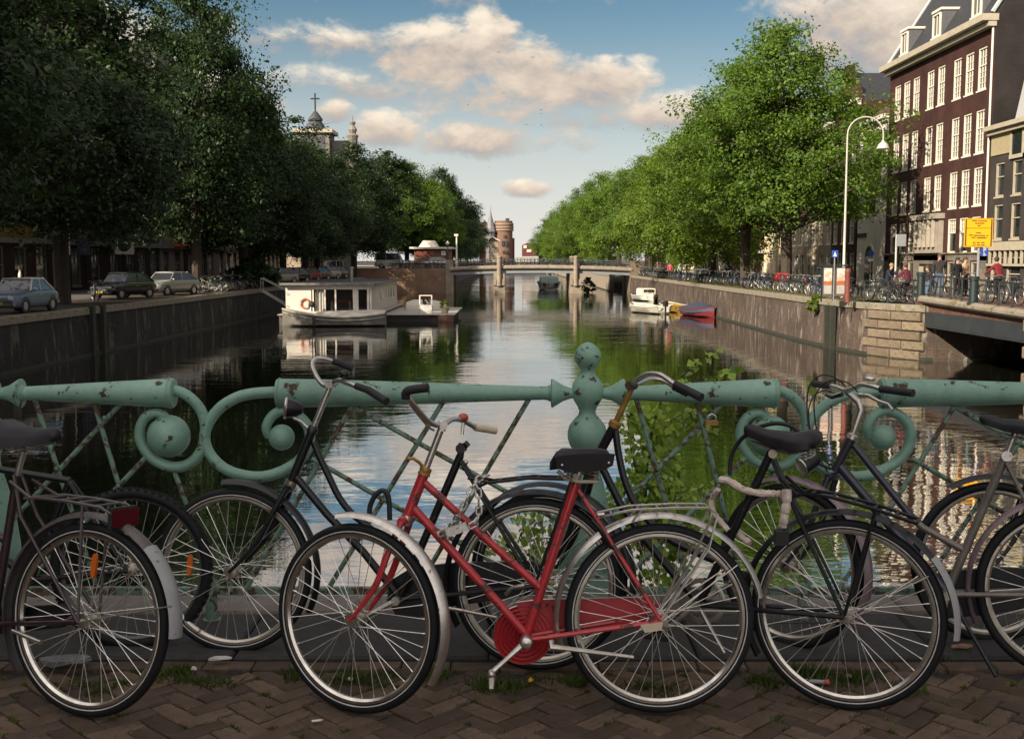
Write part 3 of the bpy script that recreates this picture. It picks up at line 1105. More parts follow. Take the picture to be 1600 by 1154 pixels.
# stone base, portal with pillars
MB().ext((-.05, -.02, -.3), (-.003, .95, 2.2)).ext((-.05, 5.6, -.3), (-.003, 10.8, 2.2)).ext((-.05, 15.5, -.3), (-.003, W + .02, 2.2)).ext((-.05, -.02, 1.9), (-.004, W + .02, 2.28)).build('stone_base', ashlar, bb, smooth=False)
MB().ext((-.06, 2.1, -.3), (-.006, 2.7, 1.89)).ext((-.06, 3.8, -.3), (-.006, 4.4, 1.89)).ext((-.06, 12.0, -.3), (-.006, 12.6, 1.89)).ext((-.06, 13.7, -.3), (-.006, 14.3, 1.89)).build('stone_pier', ashlar, bb, smooth=False)
MB().ext((-.16, -.1, 2.285), (-.004, W + .1, 2.345)).build('string_course', stone_cop, bb, smooth=False)
pm_ = MB().ext((-.3, 6.1, 2.35), (-.02, 10.3, 4.62)).build('portal_panel', M('portal_stone', (.30, .26, .21), .85, var=.25, scale=2), bb, smooth=False)
for k in range(5):
    MB().lathe([(2.7, .17), (4.3, .15)], (-.36, 6.75 + k * .72, 0), (0, 0, 1), 8).build('pillar', MATS['portal_stone'], pm_)
MB().ext((-.55, 5.95, 4.35), (-.02, 10.45, 4.66)).build('portal_top', MATS['portal_stone'], pm_, smooth=False)
MB().ext((-.10, 7.0, -.25), (-.055, 9.6, 1.7)).build('doorway', glass, bb, smooth=False)
MB().ext((-.14, 8.9, -.25), (-.101, 9.55, 1.55)).build('door', cream_p, bb, smooth=False)
# mansard with dormers
mr_ = MB().prism([(-.25, -.02, 14.73), (2.6, -.02, 19.2), (12.1, -.02, 19.2), (12.1, -.02, 14.73)], (0, W + .04, 0)).build('roof', slate, bb, smooth=False)
for c in (2.4, 8.2, 13.7):
    d = MB()
    d.ext((.0, c - .68, 14.85), (1.9, c + .68, 16.55))
    d.build('dormer', M('lead_grey', (.10, .10, .105), .6, var=.2), mr_, smooth=False)
    fm, pm = window_mesh(1.15, 1.35, 2, 0, 1, white_p)
    MB().ext((-.12, c - .76, 16.56), (2.3, c + .76, 16.70)).build('dormer_roof', white_p, mr_, smooth=False)
    wo = link('window', fm, bb, (-.10, c, 15.1))
    link('pane', pm[0], wo)
MB().tube([(-.22, -.04, 14.8), (2.62, -.04, 19.25)], .12, 6).build('roof_edge', M('zinc', (.42, .42, .42), .5, var=.1), mr_)
MB().tube([(-.22, W + .03, 14.8), (2.62, W + .03, 19.25)], .12, 6).build('roof_edge', MATS['zinc'], mr_)
MB().tube([(-.09, .12, 2.4), (-.09, .12, 14.1)], .06, 8).build('downpipe', white_p, bb)
# near-black party wall on the camera side
MB().ext((.02, -.06, 7.6), (11.9, -.004, 14.6)).build('party_wall', black_b, bb, smooth=False)
MB().prism([(.02, -.05, 14.6), (2.6, -.05, 19.15), (11.9, -.05, 19.15), (11.9, -.05, 14.6)], (0, .045, 0)).build('party_gable', black_b, bb, smooth=False)

# narrow dark house right of it, with ochre cornice
dh = house('narrow_dark_house', 'narrow dark grey house with ochre cornice and attic hatch at the right edge', 1, 53.8, 59.9, 8.3, dark_b,
           [(5.2, 1.75, [(.95, 1.05), (2.95, 1.05), (4.95, 1.05)], (1, 1, 1), cream_p), (3.0, 1.8, [(.95, 1.05), (2.95, 1.05), (4.95, 1.05)], (1, 1, 1), cream_p), (.0, 2.1, [(1.0, 1.5), (2.95, 1.6), (4.9, 1.5)], (1, 1, 1), cream_p)],
           XF - .02, cornice=None, roof='pitch', roof_h=1.6)
MB().ext((-.06, -.05, 7.35), (-.003, 2.2, 8.6)).build('frieze', M('ochre_paint', (.36, .30, .18), .6, var=.15), dh, smooth=False)
MB().ext((-.06, 3.7, 7.35), (-.003, 6.0, 8.6)).build('frieze', MATS['ochre_paint'], dh, smooth=False)
MB().ext((-.5, -.15, 8.62), (.1, 6.1, 8.85)).ext((-.3, -.1, 8.4), (-.061, 6.05, 8.618)).build('cornice', cream_p, dh, smooth=False)
MB().ext((-.05, 2.35, 7.2), (-.004, 3.55, 8.38)).build('attic_hatch', glass, dh, smooth=False)
MB().ext((-.1, 2.2, 7.0), (-.003, 2.345, 8.39)).ext((-.1, 3.555, 7.0), (-.003, 3.7, 8.39)).ext((-.12, 2.2, 7.0), (-.003, 3.7, 7.19)).build('hatch_frame', cream_p, dh, smooth=False)
MB().prism([(.3, 2.0, 8.86), (.3, 4.2, 8.86), (.3, 3.1, 11.2)], (.5, 0, 0)).build('gable', M('zinc', (.42, .42, .42)), dh, smooth=False)
MB().ext((-.22, -.05, 2.42), (-.004, 6.05, 2.86)).build('shop_fascia', cream_p, dh, smooth=False)
fbm = MB()
for k in range(9):
    fbm.ext((-.16, .5 + k * .62, 1.75), (-.05, .62 + k * .62, 2.4))
fbm.ext((-.18, .3, 1.62), (-.05, 5.8, 1.74))
fbm.build('shop_transom', cream_p, dh, smooth=False)
# next house along, cut by the frame
nh = house('pale_trim_house', 'grey house with white stone bands cut off by the right edge of the picture', 1, 50.6, 53.75, 11.5, dark_b,
           [(8, 1.9, even(2, 3.1, .95), (1, 1, 1), white_p), (5.0, 1.9, even(2, 3.1, .95), (1, 1, 1), white_p), (.2, 2.3, even(1, 3.1, 2.2), (2, 1, 1), cream_p)], XF - .3, cornice=white_p, roof='pitch')
for zz in (2.9, 4.4, 7.3, 10.2):
    MB().ext((-.06, -.03, zz), (-.003, 3.2, zz + .22)).build('stone_band', white_p, nh, smooth=False)

# plastered house with arched openings, left of the brown block
ph = house('plaster_house', 'narrow white plastered house with arched windows beside the brown building', 1, 76.5, 82.6, 11.6, plaster,
           [(8.6, 1.9, even(2, 6.1, 1.1), (2, 1, 1), grey_p)], XF - .01, cornice=white_p, roof='pitch', roof_m=tile_r, roof_h=3.2)
def arch(mb, c, w, zb, zs, x0, x1, seg=8):
    pts = [(x0, c - w / 2, zb), (x0, c + w / 2, zb)] + [(x0, c + w / 2 * math.cos(math.pi * k / seg), zs + w / 2 * math.sin(math.pi * k / seg)) for k in range(seg + 1)]
    mb.prism(pts[::-1], (x1 - x0, 0, 0))
for (c, w, zb, zs) in ((3.1, 2.2, 5.2, 7.0), (3.1, 1.9, .3, 2.0)):
    a_ = MB()
    arch(a_, c, w + .3, zb - .12, zs, -.06, -.003)
    a_ = a_.build('arch_surround', white_p, ph, smooth=False)
    g_ = MB()
    arch(g_, c, w - .1, zb, zs, -.075, -.062)
    g_.build('pane', glass, a_, smooth=False)
    MB().ext((-.10, c - w / 2, (zb + zs) / 2), (-.076, c + w / 2, (zb + zs) / 2 + .08)).build('glazing_bar', white_p, a_, smooth=False)
MB().ext((-.05, 3.9, 3.55), (-.005, 6.0, 3.85)).build('name_board', M('black_board', (.03, .03, .03), .6), ph, smooth=False)
# the row behind the trees on the right, each its own house
rw = [
    (82.7, 89.0, 13.5, brown_b, white_p, 'dark brown brick house with tall arched door behind the street lamp', 'gable'),
    (89.1, 104.5, 12.6, tan_b, white_p, 'broad tan house with rows of white sash windows behind the nearest right tree', 'pitch'),
    (104.6, 110.0, 12.0, plaster_c, cream_p, 'cream portico house with tall pale columns between the two right trunks', 'pitch'),
    (110.1, 118.0, 13.5, red_b, white_p, 'reddish brick cafe house with white lintel behind the tree trunk', 'gable'),
    (118.1, 126.0, 12.0, plaster_c, white_p, 'cream shop house carrying a yellow signboard above its door', 'pitch'),
    (126.1, 133.0, 13.0, red_b, white_p, 'red brick gable house seventh along the right bank', 'gable'),
    (133.1, 141.0, 12.2, plaster, white_p, 'white plastered house just before the far bridge on the right', 'pitch'),
    (141.1, 156.0, 13.0, dark_b, white_p, 'dark brick house facing the far bridge on the right', 'pitch'),
    (160.0, 185.0, 12.6, plaster_c, white_p, 'long cream house row beyond the far bridge on the right', 'pitch'),
    (185.1, 215.0, 12.0, red_b, white_p, 'long red brick house row far along the right bank', 'pitch'),
]
for (a_, e_, hh, wm, fmt, lab, rf) in rw:
    Wd = e_ - a_
    n = max(2, int(round(Wd / 2.1)))
    rows_ = [(9.1, 1.9, even(n, Wd, 1.1), (2, 1, 2), fmt), (6.2, 2.1, even(n, Wd, 1.1), (3, 2, 3), fmt), (3.2, 2.2, even(n, Wd, 1.15), (3, 2, 3), fmt), (.45, 2.0, even(n, Wd, 1.15, 0, 1.4), (2, 1, 1), fmt)]
    far = a_ > 150
    hs = house('canal_house', lab, 1, a_, e_, hh, wm, rows_, XF + rnd.uniform(-.15, .15), cornice=fmt, roof=rf, roof_m=rnd.choice((slate, tile_r)), door=None if far else (Wd - .75, 1.2, 2.5, M('door_green', (.02, .05, .035), .4)))
    if 'portico' in lab:
        for k in range(4):
            MB().lathe([(-.2, .28), (.1, .24), (4.6, .21), (4.75, .3), (4.9, .3)], (-.75, .7 + k * 1.25, 0), (0, 0, 1), 12).build('column', plaster_c, hs)
        MB().ext((-1.15, .2, 4.905), (-.05, 5.1, 5.35)).build('entablature', cream_p, hs, smooth=False)
    if 'yellow' in lab:
        sgn = MB().ext((-.35, .3, 2.75), (-.2, 7.4, 3.75)).build('signboard', M('yellow_sign', (.80, .36, .01), .5, var=.06), hs, smooth=False)
        MB().ext((-.30, .9, 2.95), (-.352, 1.7, 3.55)).ext((-.30, 3.0, 3.05), (-.356, 4.0, 3.4)).ext((-.30, 5.2, 3.05), (-.356, 6.4, 3.4)).build('sign_mark', M('sign_brown', (.25, .08, .01), .6), sgn, smooth=False)
    if 'cafe' in lab:
        MB().ext((-.9, .1, 2.62), (-.05, 7.8, 2.95)).build('awning_beam', white_p, hs, smooth=False)
        MB().ext((-.25, 1.0, 3.3), (-.06, 3.2, 4.0)).build('signboard', M('red_sign', (.5, .06, .03), .5), hs, smooth=False)
# left bank row, tall; the bank's shade is put into these wall colours
red_l = brick_mat('shaded_red_brick', (.040, .019, .015), (.032, .016, .013), (.036, .028, .023), .21, .065)
dark_l = brick_mat('shaded_dark_brick', (.030, .025, .022), (.024, .02, .018), (.03, .026, .024), .21, .065)
plaster_l = M('shaded_plaster', (.17, .155, .13), .85, var=.25, scale=1.2)
lw = [
    (66.0, 75.5, 18.5, red_b, 'dark brick house with yellow shop sign at the left edge', 'gable'),
    (75.6, 82.0, 19.0, dark_b, 'dark narrow house behind the first left trunk', 'gable'),
    (82.1, 90.0, 18.5, red_b, 'brick house with round logo signboard behind the black car', 'gable'),
    (90.1, 99.0, 17.5, dark_b, 'dark brick house with white string course behind the silver car', 'pitch'),
    (99.1, 106.0, 18.5, plaster, 'pale plastered house carrying a dark red signboard', 'gable'),
    (106.1, 114.0, 17.0, red_b, 'brick house behind the second left trunk', 'gable'),
    (114.1, 122.0, 11.0, plaster, 'low pale house behind the row of parked bicycles on the left', 'pitch'),
    (122.1, 131.0, 10.5, plaster_c, 'low cream house behind the houseboat roof', 'pitch'),
    (131.1, 139.0, 11.0, red_b, 'low red house with dark awning behind the parked cars', 'pitch'),
    (139.1, 152.0, 12.0, plaster_c, 'cream house end on the left before the far bridge', 'pitch'),
    (165.0, 190.0, 15.0, tan_b, 'tan house row beyond the far bridge on the left', 'pitch'),
    (190.1, 225.0, 15.0, red_b, 'red house row far along the left bank', 'pitch'),
]
for (a_, e_, hh, wm, lab, rf) in lw:
    Wd = e_ - a_
    n = max(2, int(round(Wd / 2.3)))
    rows_ = [(zz, 2.1, even(n, Wd, 1.15), (2, 1, 1), grey_p) for zz in (13.2, 9.9, 6.9, 4.0) if zz + 2.5 < hh] + [(.3, 2.7, even(max(2, n - 1), Wd, 1.7), (2, 1, 1), grey_p)]
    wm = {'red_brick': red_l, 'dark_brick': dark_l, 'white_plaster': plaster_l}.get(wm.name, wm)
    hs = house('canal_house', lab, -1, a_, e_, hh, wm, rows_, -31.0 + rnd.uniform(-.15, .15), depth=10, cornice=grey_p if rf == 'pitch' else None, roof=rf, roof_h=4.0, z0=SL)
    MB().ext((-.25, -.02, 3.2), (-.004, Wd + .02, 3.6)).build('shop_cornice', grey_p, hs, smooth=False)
    if 'yellow shop' in lab:
        sg = MB().ext((-.30, 3.0, 3.62), (-.05, 8.6, 4.5)).build('signboard', M('shaded_yellow_sign', (.17, .09, .008), .6, var=.2), hs, smooth=False)  # yellow board with the bank's shade put into its colour
        for k in range(6):
            MB().ext((-.312, 3.5 + k * .8, 3.85), (-.301, 3.95 + k * .8, 4.28)).build('sign_mark', M('sign_brown', (.25, .08, .01), .6), sg, smooth=False)
    if 'round logo' in lab:
        sg = MB().box((-.9, 2.2, 3.3), (1.5, .1, 1.4)).build('signboard', white_p, hs, smooth=False)
        MB().lathe([(-.07, .5), (.07, .5)], (-.9, 2.2, 3.3), (0, 1, 0), 20).build('logo_disc', M('black_board', (.03, .03, .03)), sg)
        MB().lathe([(-.075, .2), (.075, .2)], (-1.0, 2.2, 3.4), (0, 1, 0), 16).build('logo_mark', white_p, sg)
    if 'dark red signboard' in lab:
        sg = MB().box((-.7, 3.5, 4.0), (1.6, .1, 1.7)).build('signboard', M('dark_red_sign', (.10, .02, .015), .6), hs, smooth=False)
        MB().lathe([(-.06, .3), (.06, .3)], (-.7, 3.5, 4.3), (0, 1, 0), 16).build('logo_mark', white_p, sg)
        MB().box((-.7, 3.5, 3.5), (1.1, .114, .16)).build('sign_lettering', M('red_letters', (.5, .08, .05), .6), sg, smooth=False)
    if 'first left trunk' in lab:
        for (yy, mt_, bm) in ((5.6, 'white', white_p), (2.0, 'dark', M('blue_grey_sign', (.06, .07, .10), .6))):
            sg = MB().box((-.7, yy, 4.0), (.9, .12, 3.0)).build('hanging_sign', bm, hs, smooth=False)
            lm = MB()
            for k in range(6):
                z_ = 5.2 - k * .45
                lm.box((-.7, yy, z_), (.40, .132, .07)).box((-.84, yy, z_ - .12), (.07, .134, .22)).box((-.56, yy, z_ - .1), (.07, .136, .2))
            lm.build('sign_lettering', M('black_board', (.03, .03, .03)) if mt_ == 'white' else grey_p, sg, smooth=False)
# unseen blocks added behind the camera on the left, sized to shade the bridge
for (a_, e_, hh, wm, lab) in ((-62, -44, 22, red_b, 'unseen brick block added behind the viewer to shade the bridge, far end'), (-43.9, -26, 26.5, dark_b, 'unseen tall dark block added behind the viewer to shade the bridge'), (-25.9, -9, 25, red_b, 'unseen tall brick block added beside the bridge to shade it, behind the viewer'), (-8.9, 12, 22, dark_b, 'unseen dark brick block added at the left bridge end'), (12.1, 36, 19.5, red_b, 'brick house row left of the picture')):
    Wd = e_ - a_
    n = int(Wd / 2.4)
    house('unseen_block', lab, -1, a_, e_, hh, wm, [(zz, 2.0, even(n, Wd, 1.2), (2, 1, 1), grey_p) for zz in (1, 4.5, 8, 11.5, 15)], -30.5, depth=12, cornice=grey_p, roof='pitch', cat='building', panes=False, z0=SL)

# church tower top above the left trees
ct = thing('church_tower', 'square church tower top with cornice and cross above the left trees', 'church tower', (-32.8, 190, SZ - 2.6))
MB().ext((-2.7, -2.7, 0), (2.7, 2.7, 25.4)).build('wall', M('weathered_stone', (.20, .18, .15), .85, var=.25, scale=.6), ct, smooth=False)
MB().ext((-2.0, -2.76, 20.5), (2.0, -2.703, 24.8)).ext((2.703, -2.0, 20.5), (2.76, 2.0, 24.8)).build('louvre', M('lead_dark', (.055, .055, .065), .6, var=.2), ct, smooth=False)
MB().ext((-3.3, -3.3, 25.42), (3.3, 3.3, 26.0)).build('cornice', cream_p, ct, smooth=False)
MB().lathe([(26.0, 2.9), (26.6, 1.6), (26.9, 1.5), (27.6, 1.0), (27.7, 1.25), (28.0, 1.2), (29.2, .3), (29.3, .1)], (0, 0, 0), (0, 0, 1), 8).build('dome', M('lead_dark', (.055, .055, .065)), ct)
MB().tube([(0, 0, 29.2), (0, 0, 32.2)], .13, 6).tube([(-.75, 0, 31.3), (.75, 0, 31.3)], .12, 6).build('cross', iron_dk, ct)
MB().lathe([(18, .8), (24.8, .8), (25.2, 1.0), (25.6, .5), (26.2, .75), (26.9, .3), (27.4, .55), (27.7, .1), (28.6, .05)], (6.2, 0, 0), (0, 0, 1), 8).build('turret', MATS['weathered_stone'], ct)
MB().ext((2.7, -.4, 0), (5.5, .4, 24.4)).build('side_wing', MATS['weathered_stone'], ct, smooth=False)

# brick building with round tower at the end of the canal
ez = 385.0
eb = thing('round_tower_building', 'large red brick building with round tower and pointed spire at the canal end', 'building', (0, 0, 0))
orange_b = M('orange_brick', (.19, .105, .07), .85, var=.2, scale=.3)
u_ = ez / F
def ex(px):
    return (px - CX) * u_
def ezz(py):
    return EYE + (HY - py) * u_
MB().lathe([(SZ, 14 * u_), (ezz(362), 14 * u_), (ezz(361), 15.5 * u_), (ezz(350), 15.5 * u_), (ezz(349), 14 * u_), (ezz(346), 14 * u_)], (ex(787), ez, 0), (0, 0, 1), 20).build('round_tower', orange_b, eb)
for py_ in (361, 356.5, 351.5):
    MB().lathe([(ezz(py_), 15.9 * u_), (ezz(py_) + .35, 15.9 * u_)], (ex(787), ez, 0), (0, 0, 1), 20).build('stone_band', M('band_stone', (.32, .26, .20), .8), eb)
for (px_, py_) in ((789, 370), (786, 379), (791, 379), (786, 383), (791, 383), (787, 394), (791, 394)):
    MB().box((ex(px_), ez - 14.05 * u_, ezz(py_)), (.75, .5, .9)).build('window', glass, eb, smooth=False)
MB().ext((ex(790), ez - 1, ezz(346)), (ex(796), ez + 1, ezz(342))).build('chimney', M('dark_brick_plain', (.06, .04, .035), .9), eb, smooth=False)
MB().ext((ex(762), ez + 1, SZ), (ex(790), ez + 16, ezz(362))).build('wing', orange_b, eb, smooth=False)
MB().ext((ex(795), ez + 3, SZ), (ex(804), ez + 22, ezz(372))).build('side_wing', orange_b, eb, smooth=False)
MB().ext((ex(748), ez + 8, SZ), (ex(764), ez + 20, ezz(352))).build('rear_wing', orange_b, eb, smooth=False)
MB().prism([(ex(746), ez + 7.9, ezz(352)), (ex(766), ez + 7.9, ezz(352)), (ex(757), ez + 7.9, ezz(344))], (0, 12, 0)).build('roof', tile_r, eb, smooth=False)
MB().lathe([(SZ, 7.5 * u_), (ezz(364), 7.5 * u_), (ezz(363), 9 * u_), (ezz(350), 5.2 * u_), (ezz(338), 1.9 * u_), (ezz(330), .5 * u_), (ezz(322), .15 * u_)], (ex(767), ez - 2, 0), (0, 0, 1), 8).build('spire', M('spire_slate', (.16, .16, .17), .6, var=.3, scale=.4), eb)
gh = thing('gable_house', 'ochre house with white-edged gable below the round tower', 'house', (0, 0, 0))
gy = ez - 25
gx = lambda px: (px - CX) * gy / F
gz = lambda py: EYE + (HY - py) * gy / F
MB().ext((gx(764), gy, SZ), (gx(779), gy + 9, gz(376))).build('wall', tan_b, gh, smooth=False)
MB().prism([(gx(762.5), gy - .3, gz(376.5)), (gx(780.5), gy - .3, gz(376.5)), (gx(769), gy - .3, gz(370.5))], (0, 9.6, 0)).build('roof', slate, gh, smooth=False)
MB().tube([(gx(762), gy - .4, gz(376.6)), (gx(769), gy - .4, gz(370.3)), (gx(781), gy - .4, gz(376.6))], .2, 5).build('bargeboard', white_p, gh)
link('window', window_mesh(1.5, 1.8, 2, 1, 2, white_p)[0], gh, (gx(768), gy - .1, gz(398))).rotation_euler = (0, 0, math.pi / 2)
rh = thing('red_gable_shed', 'small dark red gabled house with white panels at the canal end', 'house', (0, 0, 0))
MB().prism([(ex(816), ez, SZ), (ex(836), ez, SZ), (ex(836), ez, ezz(383)), (ex(824), ez, ezz(379.5)), (ex(816), ez, ezz(383))], (0, 10, 0)).build('wall', M('dark_red_wood', (.12, .028, .022), .8), rh, smooth=False)
MB().ext((ex(818), ez - .2, ezz(388)), (ex(823), ez - .05, ezz(383.5))).build('panel', white_p, rh, smooth=False)
MB().ext((ex(823), ez - .2, ezz(394)), (ex(830), ez - .05, ezz(390))).build('panel', white_p, rh, smooth=False)
MB().ext((ex(806), ez - 30, SZ), (ex(838), ez - 26, ezz(401))).build('end_wall', M('pale_concrete', (.4, .38, .34), .8), rh, smooth=False)

# ------------------------------------------------------------------ trees
bark = M('bark', (.055, .042, .030), .95, var=.35, scale=4, bump=.02, bscale=14)
leaf_r = leaf_mat('leaf_sunny', (.055, .118, .018), (.135, .205, .028), .42)  # sun on the right bank is lightened into this leaf colour
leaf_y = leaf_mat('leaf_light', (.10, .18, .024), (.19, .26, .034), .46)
leaf_l = leaf_mat('leaf_shade', (.016, .038, .010), (.032, .060, .014), .26)  # left-bank shade is darkened into this leaf colour

def crown_data(seed, H, zb, Rm, n_cl, n_lf, size, lean=(0, 0), prof=None):
    rg = np.random.default_rng(seed)
    prof = prof or [(0, .40), (.12, .78), (.32, 1.0), (.55, .93), (.75, .68), (.9, .38), (1, .06)]
    pt, pr = np.array([p[0] for p in prof]), np.array([p[1] for p in prof])
    t = rg.uniform(0, 1, n_cl * 4)
    rad = np.interp(t, pt, pr)
    keep = rg.uniform(0, 1, n_cl * 4) < (rad * .9 + .1)
    t, rad = t[keep][:n_cl], rad[keep][:n_cl]
    n_cl = len(t)
    a = rg.uniform(0, 2 * np.pi, n_cl)
    ph = rg.uniform(0, 6.28, 6)
    wob = 1 + .20 * np.sin(2 * a + ph[0] + 5 * t) + .16 * np.sin(3 * a + ph[1] - 8 * t) + .14 * np.sin(5 * a + ph[2] + 11 * t) + rg.normal(0, .09, n_cl)
    fr = np.sqrt(rg.uniform(.22, 1.0, n_cl))
    rr = rad * Rm * wob * fr
    c = np.stack([rr * np.cos(a) + lean[0] * t, rr * np.sin(a) + lean[1] * t, zb + (H - zb) * t], 1)
    # every clump is a spray: flat, tilted outward and down
    cs = np.exp(rg.normal(-.12, .34, n_cl)) * Rm / 5.5
    out = np.stack([np.cos(a), np.sin(a), -.25 + .5 * t], 1)
    k = np.repeat(np.arange(n_cl), n_lf)
    n = len(k)
    q = rg.normal(0, 1, (n, 3))
    q /= np.linalg.norm(q, axis=1)[:, None]
    q *= (rg.uniform(0, 1, n) ** .45)[:, None]
    q[:, 2] *= rg.uniform(.38, .95, n_cl)[k]
    along = q[:, 0] * out[k, 0] + q[:, 1] * out[k, 1]
    q[:, 2] += (.55 * np.clip(t[k] - .55, 0, 1) - .20 * (t[k] < .55)) * np.clip(along, 0, 2)
    pos = c[k] + q * cs[k][:, None] * 1.25
    nor = rg.normal(0, .55, (n, 3)) + np.stack([out[k, 0] * .45, out[k, 1] * .45, np.full(n, .8)], 1)
    nor /= np.linalg.norm(nor, axis=1)[:, None]
    tg = rg.normal(0, 1, (n, 3))
    tg -= nor * (tg * nor).sum(1)[:, None]
    tg /= np.linalg.norm(tg, axis=1)[:, None]
    bt = np.cross(nor, tg)
    sz = size * np.exp(rg.normal(-.06, .32, n))[:, None]
    v = np.empty((n, 4, 3))
    v[:, 0] = pos - tg * sz * .55
    v[:, 1] = pos + bt * sz * .36 - nor * sz * .10
    v[:, 2] = pos + tg * sz * .62 - nor * sz * .18
    v[:, 3] = pos - bt * sz * .36 - nor * sz * .10
    return v.reshape(-1, 3), n, c, t

def leaf_mesh(name, v, n, mat):
    me = bpy.data.meshes.new(name)
    me.vertices.add(len(v))
    me.vertices.foreach_set('co', v.astype(np.float32).ravel())
    me.loops.add(4 * n)
    me.loops.foreach_set('vertex_index', np.arange(4 * n, dtype=np.int32))
    me.polygons.add(n)
    me.polygons.foreach_set('loop_start', np.arange(0, 4 * n, 4, dtype=np.int32))
    me.materials.append(mat)
    me.update(calc_edges=True)
    return me

def tree_kind(seed, H, zb, Rm, n_cl, n_lf, size, mat, trunk_r=.32, fork=None, lean=(0, 0), prof=None):
    v, n, c, t = crown_data(seed, H, zb, Rm, n_cl, n_lf, size, lean, prof)
    cm = leaf_mesh('crown', v, n, mat)
    rg = random.Random(seed)
    b = MB()
    top = zb + (H - zb) * .62
    fork = fork or zb + .8
    b.tube(smooth_pts([(0, 0, -.3), (0, 0, 0), (.06, .03, fork * .5), (lean[0] * .1, lean[1] * .1, fork), (lean[0] * .35, lean[1] * .35 + .1, (fork + top) / 2), (lean[0] * .6, lean[1] * .6, top)], 3),
           [trunk_r * 1.5, trunk_r * 1.35, trunk_r * 1.2] + [trunk_r] * 6 + [trunk_r * .9, trunk_r * .8, trunk_r * .6, trunk_r * .5, trunk_r * .42, trunk_r * .3, trunk_r * .16][:16 - 9], 9)
    idx = [i for i in range(len(c))]
    rg.shuffle(idx)
    for i in idx[:64]:
        p = Vector(c[i])
        z0 = max(fork * .82, min(top, p.z - rg.uniform(.9, 2.6)))
        tt = (z0 - fork) / max(.1, top - fork)
        s0 = Vector((lean[0] * .6 * max(0, tt), lean[1] * .6 * max(0, tt), z0))
        mid = s0.lerp(p, .5) + Vector((0, 0, rg.uniform(.1, .6)))
        rr = trunk_r * rg.uniform(.22, .45)
        pts = smooth_pts([s0, mid, p], 3)
        b.tube(pts, [rr * (1 - .85 * k / (len(pts) - 1)) for k in range(len(pts))], 5)
    tm = b.mesh('trunk', bark)
    return cm, tm

broad = [(0, .55), (.1, .9), (.3, 1.0), (.5, .9), (.7, .68), (.85, .42), (1, .07)]
KR = [tree_kind(1, 17.2, 4.9, 6.4, 275, 265, .175, leaf_r, .36, 4.4, (-.6, .3), broad),
      tree_kind(2, 15.0, 4.7, 5.8, 240, 250, .175, leaf_r, .33, 4.2, (.4, -.4), broad),
      tree_kind(3, 14.0, 2.0, 6.0, 240, 240, .18, leaf_y, .30, 3.6, (-.5, 0), broad)]
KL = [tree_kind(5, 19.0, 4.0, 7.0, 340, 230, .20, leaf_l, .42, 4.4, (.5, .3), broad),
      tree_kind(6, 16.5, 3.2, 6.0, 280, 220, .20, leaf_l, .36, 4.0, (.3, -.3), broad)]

def tree(kind, x, y, label, s=1.0, rz=0.0, group=None, sz=1.0):
    t = thing('tree', label, 'tree', (x, y, SL if x < -15 else SZ), rz, group)
    link('crown', kind[0], t)
    link('trunk', kind[1], t)
    t.scale = (s, s, s * sz)
    return t
# right bank
tree(KR[0], 17.4, 71.5, 'tallest leafy tree on the right quay, behind the curved street lamp', .95, .4)
tree(KR[1], 16.4, 79.0, 'leafy tree with a low bare branch left of the tallest right tree', 1.02, 2.0)
tree(KR[2], 16.6, 93.0, 'bright yellow-green tree drooping over the right quay boats', 1.0, 1.2)
tree(KR[2], 17.0, 116.0, 'light green tree fourth from the side bridge on the right quay', .98, 3.0)
tree(KR[0], 17.0, 128.0, 'tree fifth from the side bridge on the right quay', .84, 2.6)
tree(KR[1], 17.2, 140.0, 'tree standing just before the far bridge on the right', .95, 5.2)
for i, y in enumerate((165, 180, 196, 214, 234, 256, 280, 306, 334, 364, 396)):
    tree(KR[(i + 1) % 3], 15.6 + .3 * (i % 2) - i * .32, y, ORD[i] + ' tree in the receding row beyond the far bridge on the right', .98 - .006 * i, i * 1.7, 'far trees along the right bank')
# left bank
tree(KL[0], -22.2, 36.0, 'huge dark tree at the left edge, trunk outside the picture', 1.0, .3)
tree(KL[0], -21.8, 54.5, 'dark tree behind the blue car, first trunk on the left quay', .93, 2.2)
tree(KL[0], -20.9, 74.5, 'dark tree by the silver car, second trunk on the left quay', .80, 1.0, None, 1.34)
tree(KL[0], -21.2, 89.0, 'dark tree third along the left quay, behind the parked bicycles', .86, 4.0)
tree(KL[1], -21.2, 104.0, 'green tree fourth along the left quay, above the houseboat', .88, 5.1)
tree(KL[0], -21.4, 117.0, 'green tree fifth along the left quay, above the houseboat roof', .74, 3.2)
tree(KL[1], -22.6, 131.0, 'tree sixth along the left quay beside the parked vans', .90, 2.0)
tree(KL[0], -20.4, 145.5, 'tree on the street corner left of the kiosk', .88, 1.1)
for i, y in enumerate((174, 186, 198, 212, 230, 252, 276, 302, 330, 360, 392)):
    tree(KL[(i + 1) % 2] if i > 1 else KR[1], -13.8 + .4 * (i % 2) - i * .16, y, ORD[i] + ' tree in the receding row beyond the far bridge on the left', .98 if i % 2 else .90, i * 2.1, 'far trees along the left bank')
tree(KL[1], -19.3, 168, 'tree behind the kiosk at the left end of the far bridge, leftmost', 1.1, 1.4)
tree(KR[1], -15.9, 171, 'tree directly behind the kiosk roof box', 1.1, 2.4)
tree(KL[1], -21.8, 19.0, 'tree outside the picture on the left quay', 1.1, 2.9)
tree(KL[0], -21.5, -14.0, 'unseen tree added behind the viewer to shade the bridge, nearest it', 1.05, 1.9)  # this tree and the next are added out of view to shade the bridge
tree(KL[1], -21.5, -28.0, 'unseen tree added behind the viewer to shade the bridge, further back', 1.1, .9)

